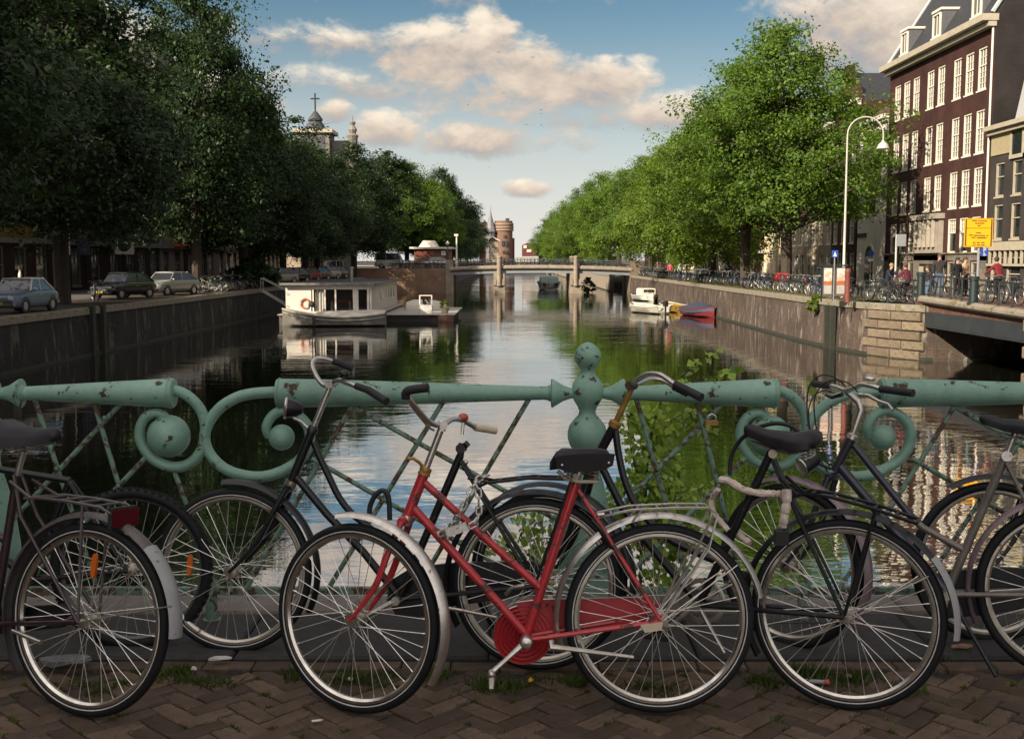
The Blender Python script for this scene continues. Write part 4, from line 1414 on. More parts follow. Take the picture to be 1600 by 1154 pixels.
# bush hanging over the quay and weeds at the wall
def bush(name, label, loc, rx, rz_, n_cl, n_lf, size, mat, cat='bush', seed=3):
    v, n, c, t = crown_data(seed, rz_, .1, rx, n_cl, n_lf, size)
    t_ = thing(name, label, cat, loc)
    link('foliage', leaf_mesh('foliage', v, n, mat), t_)
    b = MB()
    for i in range(0, len(c), 4):
        p = Vector(c[i])
        b.tube([(0, 0, -.1), p * .5 + Vector((0, 0, .1)), p], [.03, .02, .006], 4)
    b.build('stem', bark, t_)
    return t_
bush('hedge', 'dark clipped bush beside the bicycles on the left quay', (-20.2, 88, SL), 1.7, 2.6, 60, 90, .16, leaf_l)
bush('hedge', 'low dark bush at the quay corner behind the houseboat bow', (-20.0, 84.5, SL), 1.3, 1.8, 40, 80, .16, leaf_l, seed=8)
bush('weed_tuft', 'green weed growing out of the right quay wall', (XR + .02, 56.6, SZ - .75), .55, .9, 26, 40, .13, leaf_y, 'weed', 9)
bush('weed_tuft', 'small green bush at the water below the far bridge', (9.9, 149, WZ), 1.2, 2.0, 30, 50, .2, leaf_y, 'weed', 12)

def grass_strip(name, pts, n, h, mat, parent=None, spread=.2, seed=4):
    """blades as narrow triangles; one mass"""
    rg = random.Random(seed)
    b = MB()
    for _ in range(n):
        x, y, z = rg.choice(pts)
        x += rg.gauss(0, spread)
        y += rg.gauss(0, spread)
        a = rg.uniform(0, 6.28)
        hh = h * rg.uniform(.4, 1.3)
        w = hh * .09 + .0015
        dx, dy = math.cos(a), math.sin(a)
        tx, ty = rg.gauss(0, .45) * hh, rg.gauss(0, .45) * hh
        b.add([(x - dx * w, y - dy * w, z), (x + dx * w, y + dy * w, z), (x + tx * .4 + dx * w * .6, y + ty * .4 + dy * w * .6, z + hh * .6), (x + tx, y + ty, z + hh)], [(0, 1, 2), (0, 2, 3)])
    o = b.build(name, mat, parent)
    return tag(o, kind='stuff')
vg = [(XR + .5 + rnd.random() * 2.2, 54 + rnd.random() * 85, SZ + .006) for _ in range(900)]
grass_strip('verge_grass', vg, 9000, .11, leaf_mat('grass_blade', (.075, .11, .02), (.16, .15, .04), .4), spread=.25)

# ------------------------------------------------------------------ bicycles in the distance
rubber = M('tyre_rubber', (.012, .012, .013), .75, var=.3, scale=20)
alu = M('dull_aluminium', (.40, .38, .35), .42, metal=.85, var=.25, scale=10)
far_paint = [M('bike_black', (.014, .014, .016), .4), M('bike_blue', (.03, .06, .13), .4), M('bike_grey', (.12, .125, .13), .45), M('bike_maroon', (.12, .02, .02), .4), M('bike_green', (.02, .06, .04), .4), M('bike_white', (.42, .41, .38), .45)]
saddle_m = M('saddle_black', (.018, .017, .018), .45, var=.3, scale=14)

def far_bike_parts():
    r = .34
    wh, rim, fr, hb, sd, mg, mg2 = MB(), MB(), MB(), MB(), MB(), MB(), MB()
    wh.torus((0, 0, 0), (0, 1, 0), r - .018, .022, 22, 5)
    wh.torus((0, 0, 0), (0, 1, 0), r - .05, .013, 22, 4, mi=1)
    for k in range(9):
        a_ = math.pi * k / 9 + .1
        d = Vector((math.cos(a_), 0, math.sin(a_))) * (r - .05)
        wh.tube([-d, d], .003, 3, mi=1)
    wh.lathe([(-.05, .02), (.05, .02)], (0, 0, 0), (0, 1, 0), 6, mi=1)
    bbp, hd, hb_, st_, rh_, fh = Vector((.05, 0, .29)), Vector((.42, 0, .86)), Vector((.47, 0, .70)), Vector((-.12, 0, .80)), Vector((-.42, 0, r)), Vector((.66, 0, r))
    T = lambda a_, b_, q, m_=fr: m_.tube([a_, b_], q, 5)
    T(hd, hb_, .02); T(hb_, bbp, .018); T(hd, Vector((-.06, 0, .62)), .015); T(bbp, st_, .017)
    for s in (-1, 1):
        o = Vector((0, .05 * s, 0))
        T(bbp + o * .6, rh_ + o, .010); T(st_ - Vector((0, 0, .06)) + o * .4, rh_ + o, .009); T(hb_ + o * .8, fh + o, .011)
    T(st_, st_ + Vector((-.04, 0, .14)), .012)
    T(hd, hd + Vector((-.04, 0, .16)), .012)
    fr.box((-.18, -.05, .315), (.52, .03, .10))
    rk = MB()
    for s in (-1, 1):
        T(Vector((-.15, .06 * s, .72)), Vector((-.72, .06 * s, .72)), .008, rk)
        T(Vector((-.62, .06 * s, .72)), Vector((-.42, .07 * s, r)), .007, rk)
    for k in range(4):
        T(Vector((-.25 - .14 * k, -.06, .72)), Vector((-.25 - .14 * k, .06, .72)), .006, rk)
    hp = hd + Vector((-.04, 0, .16))
    hb.tube([hp + Vector((-.22, -.30, .0)), hp + Vector((-.05, -.28, .06)), hp + Vector((.06, -.12, .04)), hp, hp + Vector((.06, .12, .04)), hp + Vector((-.05, .28, .06)), hp + Vector((-.22, .30, 0))], .012, 5)
    hb.tube([hp + Vector((-.22, -.30, .0)), hp + Vector((-.10, -.295, .035))], .018, 5, mi=1)
    hb.tube([hp + Vector((-.22, .30, .0)), hp + Vector((-.10, .295, .035))], .018, 5, mi=1)
    sp = st_ + Vector((-.05, 0, .17))
    sd.rings([[sp + Vector((x_, w_ * math.cos(q), h_ * math.sin(q) + .0)) for q in [0, .6, 1.57, 2.54, 3.14, 4.2, 5.2]] for (x_, w_, h_) in ((-.14, .03, .02), (-.13, .10, .045), (-.02, .10, .05), (.06, .045, .035), (.14, .03, .03), (.16, .015, .015))])
    for c in (rh_, fh):
        (mg if c is rh_ else mg2).ring_prof(c, (0, 1, 0), [(r + .022, -.028), (r + .032, 0), (r + .022, .028), (r + .018, 0)], 14, a0=R(-20) if c is rh_ else R(60), a1=R(175) if c is rh_ else R(215), u=(-1, 0, 0))
    lm = MB().ball((.50, 0, .92), .05, 8, 5)
    return wh, fr, rk, hb, sd, mg, lm, rh_, fh, mg2
BK = far_bike_parts()
_wm = BK[0].mesh('wheel', [rubber, alu])
_fm = [BK[1].mesh('frame', p_) for p_ in far_paint]
_rm, _hm, _sm = BK[2].mesh('rack', far_paint[0]), BK[3].mesh('handlebar', [alu, rubber]), BK[4].mesh('saddle', saddle_m)
_mm = [(BK[5].mesh('mudguard', p_), BK[9].mesh('mudguard', p_)) for p_ in (far_paint[0], alu)]
_lm = BK[6].mesh('headlamp', alu)
def joined(fi, mi_):
    b = MB()
    for c in (BK[7], BK[8]):
        k = len(b.v)
        b.v += [(p[0] + c.x, p[1], p[2] + c.z) for p in BK[0].v]
        b.f += [tuple(i + k for i in f) for f in BK[0].f]
        b.mi += [1 + m_ for m_ in BK[0].mi]
    for src, mi0 in ((BK[1], 0), (BK[2], 0), (BK[3], 2), (BK[4], 1), (BK[5], 0), (BK[9], 0)):
        k = len(b.v)
        b.v += src.v
        b.f += [tuple(i + k for i in f) for f in src.f]
        b.mi += [mi0] * len(src.f)
    return b.mesh('parked_bicycle', [far_paint[fi], rubber, alu], True)
_jm = [joined(i, 0) for i in range(6)]

def far_bike(x, y, z, rz, label, group, detail=False, fi=None, lean=0.0, name='parked_bicycle'):
    fi = rnd.randrange(6) if fi is None else fi
    if detail:
        t = thing(name, label, 'bicycle', (x, y, z), 0, group)
        t.rotation_euler = (lean, 0, rz)
        link('frame', _fm[fi], t)
        link('wheel', _wm, t, BK[7])
        link('wheel', _wm, t, BK[8])
        link('rack', _rm, t)
        link('handlebar', _hm, t)
        link('saddle', _sm, t)
        for m_ in _mm[rnd.randrange(2)]:
            link('mudguard', m_, t)
        link('headlamp', _lm, t)
        return t
    o = link(name, _jm[fi], None, (x, y, z))
    o.rotation_euler = (lean, 0, rz)
    return tag(o, label, 'bicycle', group)
# right quay, close row between lamp and trees, then receding
y = 52.4
k = 0
while y < 76:
    fi_ = rnd.choice((0, 0, 0, 2, 1, 3, 4))
    k += 1
    far_bike(XR + 1.15 + rnd.uniform(-.15, .4) + (.9 if y < 54 else 0), y, SZ + .01, rnd.choice((R(90), R(-90), R(70), R(200), R(120))) + rnd.uniform(-.35, .35), FARCOL[fi_] + ' bicycle, ' + ORD[k - 1] + ' in the right quay row counted from the side bridge', 'bicycles on the near right quay', True, lean=rnd.uniform(-.12, .12), fi=fi_)
    y += rnd.uniform(.55, 1.15)
y = 76.5
while y < 143:
    for col in range(2):
        if y < 112 or col == 0:
            far_bike(XR + 1.2 + col * 1.5 + rnd.uniform(-.2, .3), y + rnd.uniform(-.2, .2), SZ + .01, rnd.choice((0, math.pi)) + rnd.uniform(-.4, .4) + R(30), 'bicycle parked in the receding row under the right quay trees', 'bicycles under the right quay trees', lean=rnd.uniform(-.12, .12), fi=rnd.choice((0, 0, 0, 2, 1, 4)))
    y += rnd.uniform(.7, 1.2)
# on the side bridge
for k, (px_, py_, rz_, fi) in enumerate(((1425, 462, .2, 0), (1450, 463, 3.0, 0), (1492, 466, .1, 2), (1512, 467, 3.2, 0), (1558, 474, -.1, 0), (1582, 476, .15, 0))):
    g_ = G(px_, py_, 0)
    far_bike(max(g_.x, 17.95), g_.y, side_z(g_.y), R(90) + rz_, FARCOL[fi] + ' bicycle on the side bridge, ' + ('leftmost' if k == 0 else ORD[k]) + ' from the left', 'bicycles on the side bridge', True, fi, rnd.uniform(-.1, .1))
# on the far bridge
x = -15.5
while x < 15:
    if abs(x + 8) > .8:
        zz = (deck_z(x) - .055) if x > -7.8 else .62
        far_bike(x, BY + rnd.choice((.75, 1.9)) + rnd.uniform(0, .4), zz, rnd.choice((0, math.pi)) + rnd.uniform(-.6, .6), 'bicycle parked against the railing of the far bridge', 'bicycles on the far bridge', lean=rnd.uniform(-.1, .1), fi=rnd.choice((0, 0, 0, 0, 0, 2, 1)))
    x += rnd.uniform(.17, .33)
# left quay
for i in range(16):
    fi_ = rnd.randrange(6)
    far_bike(-20.1 + rnd.uniform(-.2, .2), 73.5 + i * .72, SL, rnd.choice((0, math.pi)) + rnd.uniform(-.5, .5), FARCOL[fi_] + ' bicycle, ' + ORD[i] + ' from the silver car in the left quay row', 'bicycles on the left quay', True, fi_, lean=rnd.uniform(-.1, .1))
g_ = G(148, 472, SL)
far_bike(g_.x, g_.y, SL, R(-60), 'bicycle standing alone between the blue car and the black car', None, True, 0)
for i in range(9):
    far_bike(-20.8 + rnd.uniform(-.3, .3), 126 + i * 1.7, SL, rnd.choice((0, math.pi)) + rnd.uniform(-.5, .5), 'bicycle parked on the left quay behind the houseboat', 'bicycles behind the houseboat', False)

# ------------------------------------------------------------------ cars
car_glass = M('car_glass', (.03, .035, .04), .05, spec=.9)
hub_m = M('hubcap', (.45, .45, .45), .3, metal=.8)
lamp_m = M('lamp_lens', (.6, .6, .58), .15, spec=.8)
tail_m = M('tail_lens', (.25, .01, .01), .2)
black_pl = M('black_plastic', (.015, .015, .015), .6)

def car(label, x, y, rz, paint, L_=4.1, Wd=1.68, belt=.88, H=1.42, hood=.28, cab=(.30, .40, .72, .92), roof_mat=None, retro=False, group=None, z=None, van=False, name='parked_car'):
    """body loft along x (front at +L/2); cab = windscreen base, roof front, roof rear, rear-window base as fractions from the front"""
    t = thing(name, label, 'van' if van else 'car', (x, y, (SL if x < 0 else SZ) if z is None else z), rz, group)
    h = L_ / 2
    w = Wd / 2
    st = []
    n = 22
    for i in range(n + 1):
        f = i / n
        xx = h - L_ * f
        end = min(1, f / .10, (1 - f) / .10)
        e = math.sqrt(max(0, 1 - (1 - end) ** 2))
        if f < cab[0]:
            top = belt - .20 * (1 - f / cab[0]) ** (1.3 if not retro else 1.0)
        elif f > cab[3]:
            top = belt + .02 - .10 * ((f - cab[3]) / (1 - cab[3] + 1e-6))
        else:
            top = belt + .02
        top = .42 + (top - .42) * (.45 + .55 * e)
        ww = w * (.72 + .28 * e)
        zb = .22 + .08 * (1 - e)
        ring = [(zb, .82), (zb + .08, .95), (.5, 1.0), (top - .12, .985), (top - .03, .93), (top, .80)]
        st.append([Vector((xx, -ww * r_[1], r_[0])) for r_ in ring] + [Vector((xx, ww * r_[1], r_[0])) for r_ in reversed(ring)])
    MB().rings(st).build('body', paint, t, angle=55)
    # greenhouse
    xa, xb, xc, xd = [h - L_ * f for f in cab]
    wr = w * .76
    wb = w * .90
    zb_, zt = belt - .02, H
    g = MB()
    g.rings([[Vector((xa, -wb, zb_)), Vector((xa, wb, zb_)), Vector((xd, wb, zb_)), Vector((xd, -wb, zb_))], [Vector((xb, -wr, zt - .03)), Vector((xb, wr, zt - .03)), Vector((xc, wr, zt - .03)), Vector((xc, -wr, zt - .03))]])
    g.build('glazing', car_glass, t, smooth=False)
    rm = roof_mat or paint
    rf = MB()
    rf.rings([[Vector((xx, yy * wr, zt - .035 + dz)) for (yy, dz) in ((-1.03, 0), (-.9, .04), (0, .065), (.9, .04), (1.03, 0))] + [Vector((xx, wr * .9, zt - .06)), Vector((xx, -wr * .9, zt - .06))] for xx in (xb + .06, xb - .1, (xb + xc) / 2, xc + .1, xc - .05)])
    rf.build('roof', rm, t, angle=60)
    for s in (-1, 1):
        MB().tube([(xa, s * wb, zb_), (xb, s * wr, zt - .02)], .035, 5).build('pillar', rm, t)
        MB().tube([(xd, s * wb, zb_), (xc, s * wr, zt - .02)], .06 if not van else .12, 5).build('pillar', rm, t)
        mx = (xb * .45 + xc * .55)
        MB().tube([(mx + .03, s * (wb + .004), zb_), (mx, s * (wr + .004), zt - .02)], .03, 5).build('pillar', rm, t)
    for sx in (h - L_ * .19, -h + L_ * .2):
        for s in (-1, 1):
            we = empty_part('wheel', t)
            we.location = (sx, s * (w - .09), .30)
            MB().ring_prof((0, 0, 0), (0, 1, 0), [(.19, -.09), (.28, -.09), (.30, -.05), (.30, .05), (.28, .09), (.19, .09)], 18).build('tyre', rubber, we)
            MB().lathe([(-.07, .2), (.0, .2), (.075, .19), (.085, .12), (.07, .02)] if s > 0 else [(-.07, .02), (-.085, .12), (-.075, .19), (0, .2), (.07, .2)], (0, 0, 0), (0, 1, 0), 14).build('rim', hub_m, we)
            MB().torus((sx, s * (w - .005), .31), (0, 1, 0), .335, .03, 16, 5, flat=.6).build('wheel_arch', black_pl, t)
    for s in (-1, 1):
        if retro:
            MB().ball((h - .07, s * w * .62, .60), .11, 10, 6, scale=(.6, 1, 1)).build('headlight', lamp_m, t)
            MB().torus((h - .06, s * w * .62, .60), (1, 0, 0), .115, .02, 14, 5).build('headlight_ring', hub_m, t)
        else:
            MB().ball((h - .18, s * w * .68, .62), .12, 10, 6, scale=(1.2, 1.3, .65)).build('headlight', lamp_m, t)
        MB().box((-h + .1, s * w * .74, .68), (.12, .25, .16)).build('tail_light', tail_m, t, smooth=False)
        MB().ball((xa - .12, s * (w + .06), belt + .04), .08, 8, 5, scale=(.7, 1, .8)).build('mirror', paint if not retro else hub_m, t)
        MB().box((0 - .1, s * (w + .003), .72), (.16, .03, .03)).build('door_handle', hub_m, t, smooth=False)
    MB().box((h - .01, 0, .38), (.12, Wd * .86, .12)).build('bumper', hub_m if retro else black_pl, t)
    MB().box((-h + .01, 0, .40), (.12, Wd * .86, .14)).build('bumper', hub_m if retro else black_pl, t)
    MB().box((h + .055, 0, .42), (.02, .5, .11)).build('number_plate', M('plate_yellow', (.6, .42, .02), .5), t, smooth=False)
    return t
blue_p = M('slate_blue_paint', (.10, .14, .19), .3, var=.05, coat=.5)
cream_roof = M('cream_roof', (.62, .57, .48), .5, var=.05)
blk_p = M('black_paint', (.012, .013, .015), .2, var=.05, coat=.6)
slv_p = M('silver_paint', (.34, .33, .29), .3, metal=.4, var=.05, coat=.5)
wht_p = M('white_van_paint', (.6, .58, .54), .35, var=.05)
car('pale blue vintage coupe with cream roof parked on the left quay', -20.3, 46.4, R(266), blue_p, 3.75, 1.6, .92, 1.40, cab=(.34, .44, .68, .86), roof_mat=cream_roof, retro=True)
car('black hatchback parked left of the silver car on the left quay', -21.8, 63.0, R(252), blk_p, 4.1, 1.7, .95, 1.45)
car('silver saloon parked right of the black hatchback on the left quay', -21.1, 69.2, R(250), slv_p, 4.3, 1.72, .95, 1.42, cab=(.28, .40, .70, .93))
cols = [blk_p, slv_p, blk_p, M('red_car_paint', (.25, .02, .02), .25, coat=.5), blk_p, slv_p, blk_p]
labs = ['dark car at the left end of the row behind the houseboat', 'silver car second in the row behind the houseboat', 'black car third in the row behind the houseboat', 'red car in the row behind the houseboat', 'dark car right of the red car behind the houseboat', 'grey car near the quay corner behind the houseboat', 'black car last before the far bridge on the left']
for i in range(7):
    car(labs[i], -20.9, 94 + i * 6.4, R(245) + rnd.uniform(-.1, .1), cols[i], 4.1, 1.7, .95, 1.45)
car('white van parked on the left behind the houseboat', -22.5, 141, R(265), wht_p, 4.8, 1.9, 1.15, 2.1, cab=(.20, .30, .96, .985), van=True, name='parked_van')
car('cream van parked in front of the kiosk on the left', -16.2, 152, R(0), wht_p, 4.6, 1.85, 1.1, 2.0, cab=(.20, .30, .96, .985), z=.63, van=True, name='parked_van')
car('silver car parked in front of the kiosk by the far bridge', -10.5, 152.5, R(180), slv_p, 4.2, 1.7, .95, 1.45, z=.63)
car('dark car on the right quay behind the red cargo crate', 20.0, 71.0, R(90), blk_p, 4.1, 1.7, .95, 1.45)

# ------------------------------------------------------------------ kiosk by the far bridge
kx = lambda px: (px - CX) / F * 160.0
kz = lambda py: EYE + (HY - py) / F * 160.0
ks = thing('kiosk', 'low brown kiosk with flat roof and white roof box at the left bridge end', 'kiosk', (0, 0, 0))
MB().ext((kx(648), 160, -.2), (kx(702), 168, kz(389))).build('wall', M('kiosk_wood', (.16, .075, .045), .7, var=.2, scale=1), ks, smooth=False)
MB().ext((kx(641), 159.4, kz(389) + .005), (kx(708), 168.6, kz(386))).build('roof', white_p, ks, smooth=False)
MB().prism([(kx(654), 161, kz(386) + .005), (kx(684), 161, kz(386) + .005), (kx(678), 161, kz(376)), (kx(661), 161, kz(376))], (0, 4, 0)).build('roof_box', white_p, ks, smooth=False)
for a_ in (652, 662, 672, 690):
    MB().ext((kx(a_), 159.92, kz(399)), (kx(a_ + 7), 159.99, kz(392))).build('panel', white_p if a_ > 680 else M('poster_red', (.35, .07, .05), .6), ks, smooth=False)

# ------------------------------------------------------------------ lamps, signs, posts
lamp_w = M('lamp_post_paint', (.48, .46, .40), .45, var=.1, scale=3)
def arc_lamp(label, base, H, r_arc, toward, head_r, mat, name='street_lamp'):
    t = thing(name, label, 'street lamp', base)
    d = Vector(toward).normalized()
    b = MB()
    b.lathe([(0, .15), (.9, .13), (1.0, .075), (H * .45, .058), (H - r_arc, .04)], (0, 0, 0), (0, 0, 1), 10)
    b.build('pole', mat, t)
    pts = [Vector((0, 0, H - r_arc)) + d * (r_arc - r_arc * math.cos(a_)) + Vector((0, 0, r_arc * math.sin(a_))) for a_ in [math.pi * k / 14 for k in range(15)]]
    pts.append(pts[-1] - Vector((0, 0, .4)))
    MB().tube(pts, .034, 8).build('arm', mat, t)
    e = pts[-1]
    hd_ = MB().lathe([(-.30, head_r), (-.26, head_r * 1.02), (-.08, head_r * .72), (.04, head_r * .3), (.1, .06)], e, (0, 0, 1), 14).build('shade', mat, t)
    MB().ball((e.x, e.y, e.z - .29), head_r * .85, 10, 6, scale=(1, 1, .35)).build('diffuser', M('lamp_glass', (.65, .62, .55), .3), hd_)
    return t
lb = G(1317, 466, SZ)
arc_lamp('tall cream street lamp with hooped arm on the right quay', (lb.x, lb.y, SZ), 9.0, .87, (1, -.1, 0), .31, lamp_w)
pl_ = thing('lamp_post', 'white post with small lamp head at the left bridge end', 'street lamp', ((714 - CX) / F * 147, 147, .6))
MB().lathe([(0, .22), (.9, .2), (1.0, .12), (4.2, .09)], (0, 0, 0), (0, 0, 1), 8).build('pole', white_p, pl_)
MB().box((-.05, 0, 4.35), (.5, .35, .28)).build('lamp_head', white_p, pl_, smooth=False)
lt = thing('lamp_post', 'dark lantern post beside the kiosk', 'street lamp', ((700 - CX) / F * 152, 152, .6))
MB().lathe([(0, .1), (3.1, .06)], (0, 0, 0), (0, 0, 1), 8).build('pole', iron_dk, lt)
MB().lathe([(3.1, .1), (3.4, .34), (3.45, .2), (3.7, .05)], (0, 0, 0), (0, 0, 1), 8).build('lantern', MATS['lamp_glass'], lt)

def tilt_text(s, size, mat, name):
    cu = bpy.data.curves.new(name, 'FONT')
    cu.body = s
    cu.size = size
    cu.align_x = 'CENTER'
    cu.align_y = 'CENTER'
    cu.extrude = .004
    tmp = bpy.data.objects.new(name, cu)
    COL.objects.link(tmp)
    dg = bpy.context.evaluated_depsgraph_get()
    me = bpy.data.meshes.new_from_object(tmp.evaluated_get(dg))
    bpy.data.objects.remove(tmp)
    me.materials.clear()
    me.materials.append(mat)
    return me

sy = 46.4
yellow = M('road_sign_yellow', (.85, .40, .005), .45, var=.04)
ink = M('sign_ink', (.09, .045, .01), .6)
galv = M('galvanised', (.33, .34, .34), .45, metal=.5, var=.15)
ysn = thing('yellow_notice_sign', 'yellow roadworks notice board on a grey post by the side bridge', 'sign', (0, 0, 0))
a_ = P(1507.5, 341, sy)
e_ = P(1550, 386, sy)
MB().ext((a_.x, sy - .02, e_.z), (e_.x, sy + .02, a_.z)).build('board', yellow, ysn, smooth=False)
MB().tube([((a_.x + e_.x) / 2 + .05, sy + .07, SZ), ((a_.x + e_.x) / 2 + .05, sy + .07, a_.z - .1)], .04, 8).build('post', galv, ysn)
bm = MB()
for (px0, px1, py0, py1) in ((1508.6, 1549, 342.2, 342.7), (1508.6, 1549, 384.6, 385.1), (1508.6, 1509.1, 342.7, 384.6), (1548.5, 1549, 342.7, 384.6), (1509, 1548.6, 356, 356.8)):
    p0, p1 = P(px0, py0, sy), P(px1, py1, sy)
    bm.ext((p0.x, sy - .026, p1.z), (p1.x, sy - .021, p0.z))
bm.build('border', ink, ysn, smooth=False)
lm = MB()
for (px0, px1, py) in ((1519, 1526, 345), (1527.5, 1542, 345.5), (1523, 1537.5, 349), (1527, 1532, 352.6), (1524.5, 1532.5, 364), (1514, 1520, 367.3), (1521.5, 1539, 368), (1541, 1544, 368.2), (1517.5, 1524, 371), (1526, 1541, 371.6), (1519.5, 1524, 379), (1526, 1531, 379), (1533, 1538, 379.2), (1519.5, 1524, 382.6), (1526, 1531, 382.6), (1532.5, 1538, 382.8)):
    q = px0
    while q < px1:
        wd_ = rnd.uniform(.8, 1.5)
        p0, p1 = P(q, py - rnd.uniform(.6, 1.1), sy), P(min(q + wd_, px1), py + .9, sy)
        lm.ext((p0.x, sy - .025, p1.z), (p1.x, sy - .0205, p0.z))
        q += wd_ + .35
lm.build('lettering', ink, ysn, smooth=False)
blue_s = M('parking_blue', (.02, .07, .33), .4)
ps = thing('parking_sign', 'blue parking sign with white P below the yellow notice board', 'sign', (0, 0, 0))
p0, p1 = P(1532.5, 387.2, sy - .3), P(1543.5, 400, sy - .3)
MB().ext((p0.x, sy - .32, p1.z), (p1.x, sy - .30, p0.z)).build('board', blue_s, ps, smooth=False)
o = link('letter', tilt_text('P', .24, white_p, 'letter'), ps, ((p0.x + p1.x) / 2, sy - .326, p0.z - .10))
o.rotation_euler = (R(90), 0, 0)
cxx = (p0.x + p1.x) / 2
MB().ball((cxx - .02, sy - .325, p0.z - .205), .018, 8, 5).tube([(cxx - .02, sy - .325, p0.z - .21), (cxx - .01, sy - .325, p0.z - .27), (cxx + .05, sy - .325, p0.z - .27), (cxx + .07, sy - .325, p0.z - .31)], .010, 5).torus((cxx - .01, sy - .325, p0.z - .285), (0, 1, 0), .042, .008, 14, 5).build('wheelchair_symbol', white_p, ps)
MB().tube([(cxx - .2, sy - .27, p1.z + .1), (cxx, sy - .27, p1.z + .1)], .02, 6).tube([(cxx - .2, sy - .27, SZ), (cxx - .2, sy - .27, p0.z)], .03, 6).build('post', galv, ps)
p0, p1 = P(1300, 391, 51), P(1309.5, 402, 51)
ws = thing('blue_sign', 'small blue sign with white figure on a post behind the bicycles', 'sign', (0, 0, 0))
MB().ext((p0.x, 51, p1.z), (p1.x, 51.02, p0.z)).build('board', blue_s, ws, smooth=False)
MB().prism([((p0.x + p1.x) / 2 - .08, 50.99, p1.z + .04), ((p0.x + p1.x) / 2 + .08, 50.99, p1.z + .04), ((p0.x + p1.x) / 2, 50.99, p0.z - .05)], (0, .008, 0)).build('figure', white_p, ws, smooth=False)
MB().tube([((p0.x + p1.x) / 2, 51.05, SZ), ((p0.x + p1.x) / 2, 51.05, p0.z)], .03, 6).build('post', galv, ws)
p0 = P(1361, 396, 74)
rs = thing('round_sign', 'round blue sign fixed by the arched doorway of the plaster house', 'sign', p0)
MB().lathe([(-.02, .21), (.02, .21)], (0, 0, 0), (0, 1, 0), 18).build('disc', blue_s, rs)
MB().box((0, -.01, -.42), (.36, .02, .16)).build('plate', white_p, rs, smooth=False)
MB().tube([(0, .06, -3.2), (0, .06, .3)], .03, 6).build('post', galv, rs)
p0, p1 = P(1401, 366, 52), P(1406, 466, 52)
gp = thing('sign_post', 'pale post with narrow grey plate behind the thick bollard', 'post', (p0.x, 52, SZ))
MB().tube([(0, 0, 0), (0, 0, p0.z - SZ)], .045, 8).build('pole', lamp_w, gp)
MB().ext((-.02, -.08, p0.z - SZ - .55), (.42, -.05, p0.z - SZ)).build('plate', galv, gp, smooth=False)

# poster stand on the quay
p0 = G(1290, 470, SZ)
pb_ = thing('poster_column', 'advertising stand with orange and white posters on the right quay', 'poster stand', (p0.x + .1, 52.2, SZ))
for (x0_, mt_) in ((-.30, 'a'), (.30, 'b')):
    MB().ext((x0_ - .22, -.1, .25), (x0_ + .22, .1, 1.6)).build('panel', M('poster_dark', (.12, .08, .07), .6), pb_, smooth=False)
    MB().ext((x0_ - .18, -.115, .95), (x0_ + .18, -.102, 1.54)).build('poster', M('poster_peach', (.55, .34, .24), .6, var=.5, scale=5, chips=(.65, .6, .52), chip_amt=.5, chip_scale=4), pb_, smooth=False)
    MB().ext((x0_ - .18, -.115, .78), (x0_ + .18, -.102, .94)).build('poster', M('poster_orange', (.45, .12, .035), .6, var=.2), pb_, smooth=False)
    MB().ext((x0_ - .18, -.115, .36), (x0_ + .18, -.102, .77)).build('poster', M('poster_white', (.4, .38, .35), .6, var=.15), pb_, smooth=False)
MB().ext((-.62, -.16, 1.63), (.62, .16, 1.71)).build('cap', iron_dk, pb_, smooth=False)
for x0_ in (-.56, 0, .56):
    MB().tube([(x0_, 0, 0), (x0_, 0, 1.63)], .04, 6).build('leg', iron_dk, pb_)
p0 = G(1324, 472, SZ)
MBp = MB().lathe([(0, .13), (1.35, .11), (1.4, .14), (1.5, .12), (1.56, .03)], (0, 0, 0), (0, 0, 1), 10).build('red_post', M('red_brown_post', (.17, .04, .03), .6, var=.3, chips=(.3, .2, .15), chip_amt=.6), None)
MBp.location = (p0.x, p0.y, SZ)
tag(MBp, 'rust-red round post in front of the poster stand', 'post')
# red crate on a bicycle by the trunk
rc = MB().cbox((0, 0, 0), (.72, .6, .42), .05).build('red_crate', M('red_crate', (.26, .012, .012), .5, var=.25), None, smooth=False)
rc.location = (XR + 1.3, 69.6, SZ + .95)
tag(rc, 'red cargo crate on a bicycle just left of the tallest tree trunk', 'crate')
# cafe terrace: lanterns, tables, parasol heads
for (px_, py_, Y_, c_) in ((1177, 370, 108, 'pale round paper lantern hanging left of the portico'),):
    p = P(px_, py_, Y_)
    l_ = MB().ball((0, 0, 0), .42, 12, 8).build('lantern', M('paper_lantern', (.6, .5, .4), .6), None)
    l_.location = p
    tag(l_, c_, 'lantern')

# ------------------------------------------------------------------ boats
def hull(mb, L_, Wd, H, stern=.75, flare=.8, sheer=.15, n=12, mi=0, x0=0):
    """hull with open top: bow at +x"""
    rr = []
    for i in range(n + 1):
        f = i / n
        xx = -L_ / 2 + L_ * f
        w = Wd / 2 * (stern + (1 - stern) * math.sin(min(1, f / .45) * math.pi / 2)) if f < .45 else Wd / 2 * math.cos(((f - .45) / .55) ** 1.8 * math.pi / 2 * .97)
        top = H + sheer * (2 * f - .8) ** 2
        rr.append([Vector((xx, -w, top)), Vector((xx, -w * flare, .12)), Vector((xx, 0, -.12)), Vector((xx, w * flare, .12)), Vector((xx, w, top)), Vector((xx, w * .93, top)), Vector((xx, w * .93 * flare, .2)), Vector((xx, 0, .05)), Vector((xx, -w * .93 * flare, .2)), Vector((xx, -w * .93, top))])
    mb.rings(rr, True, False, mi)
    return rr

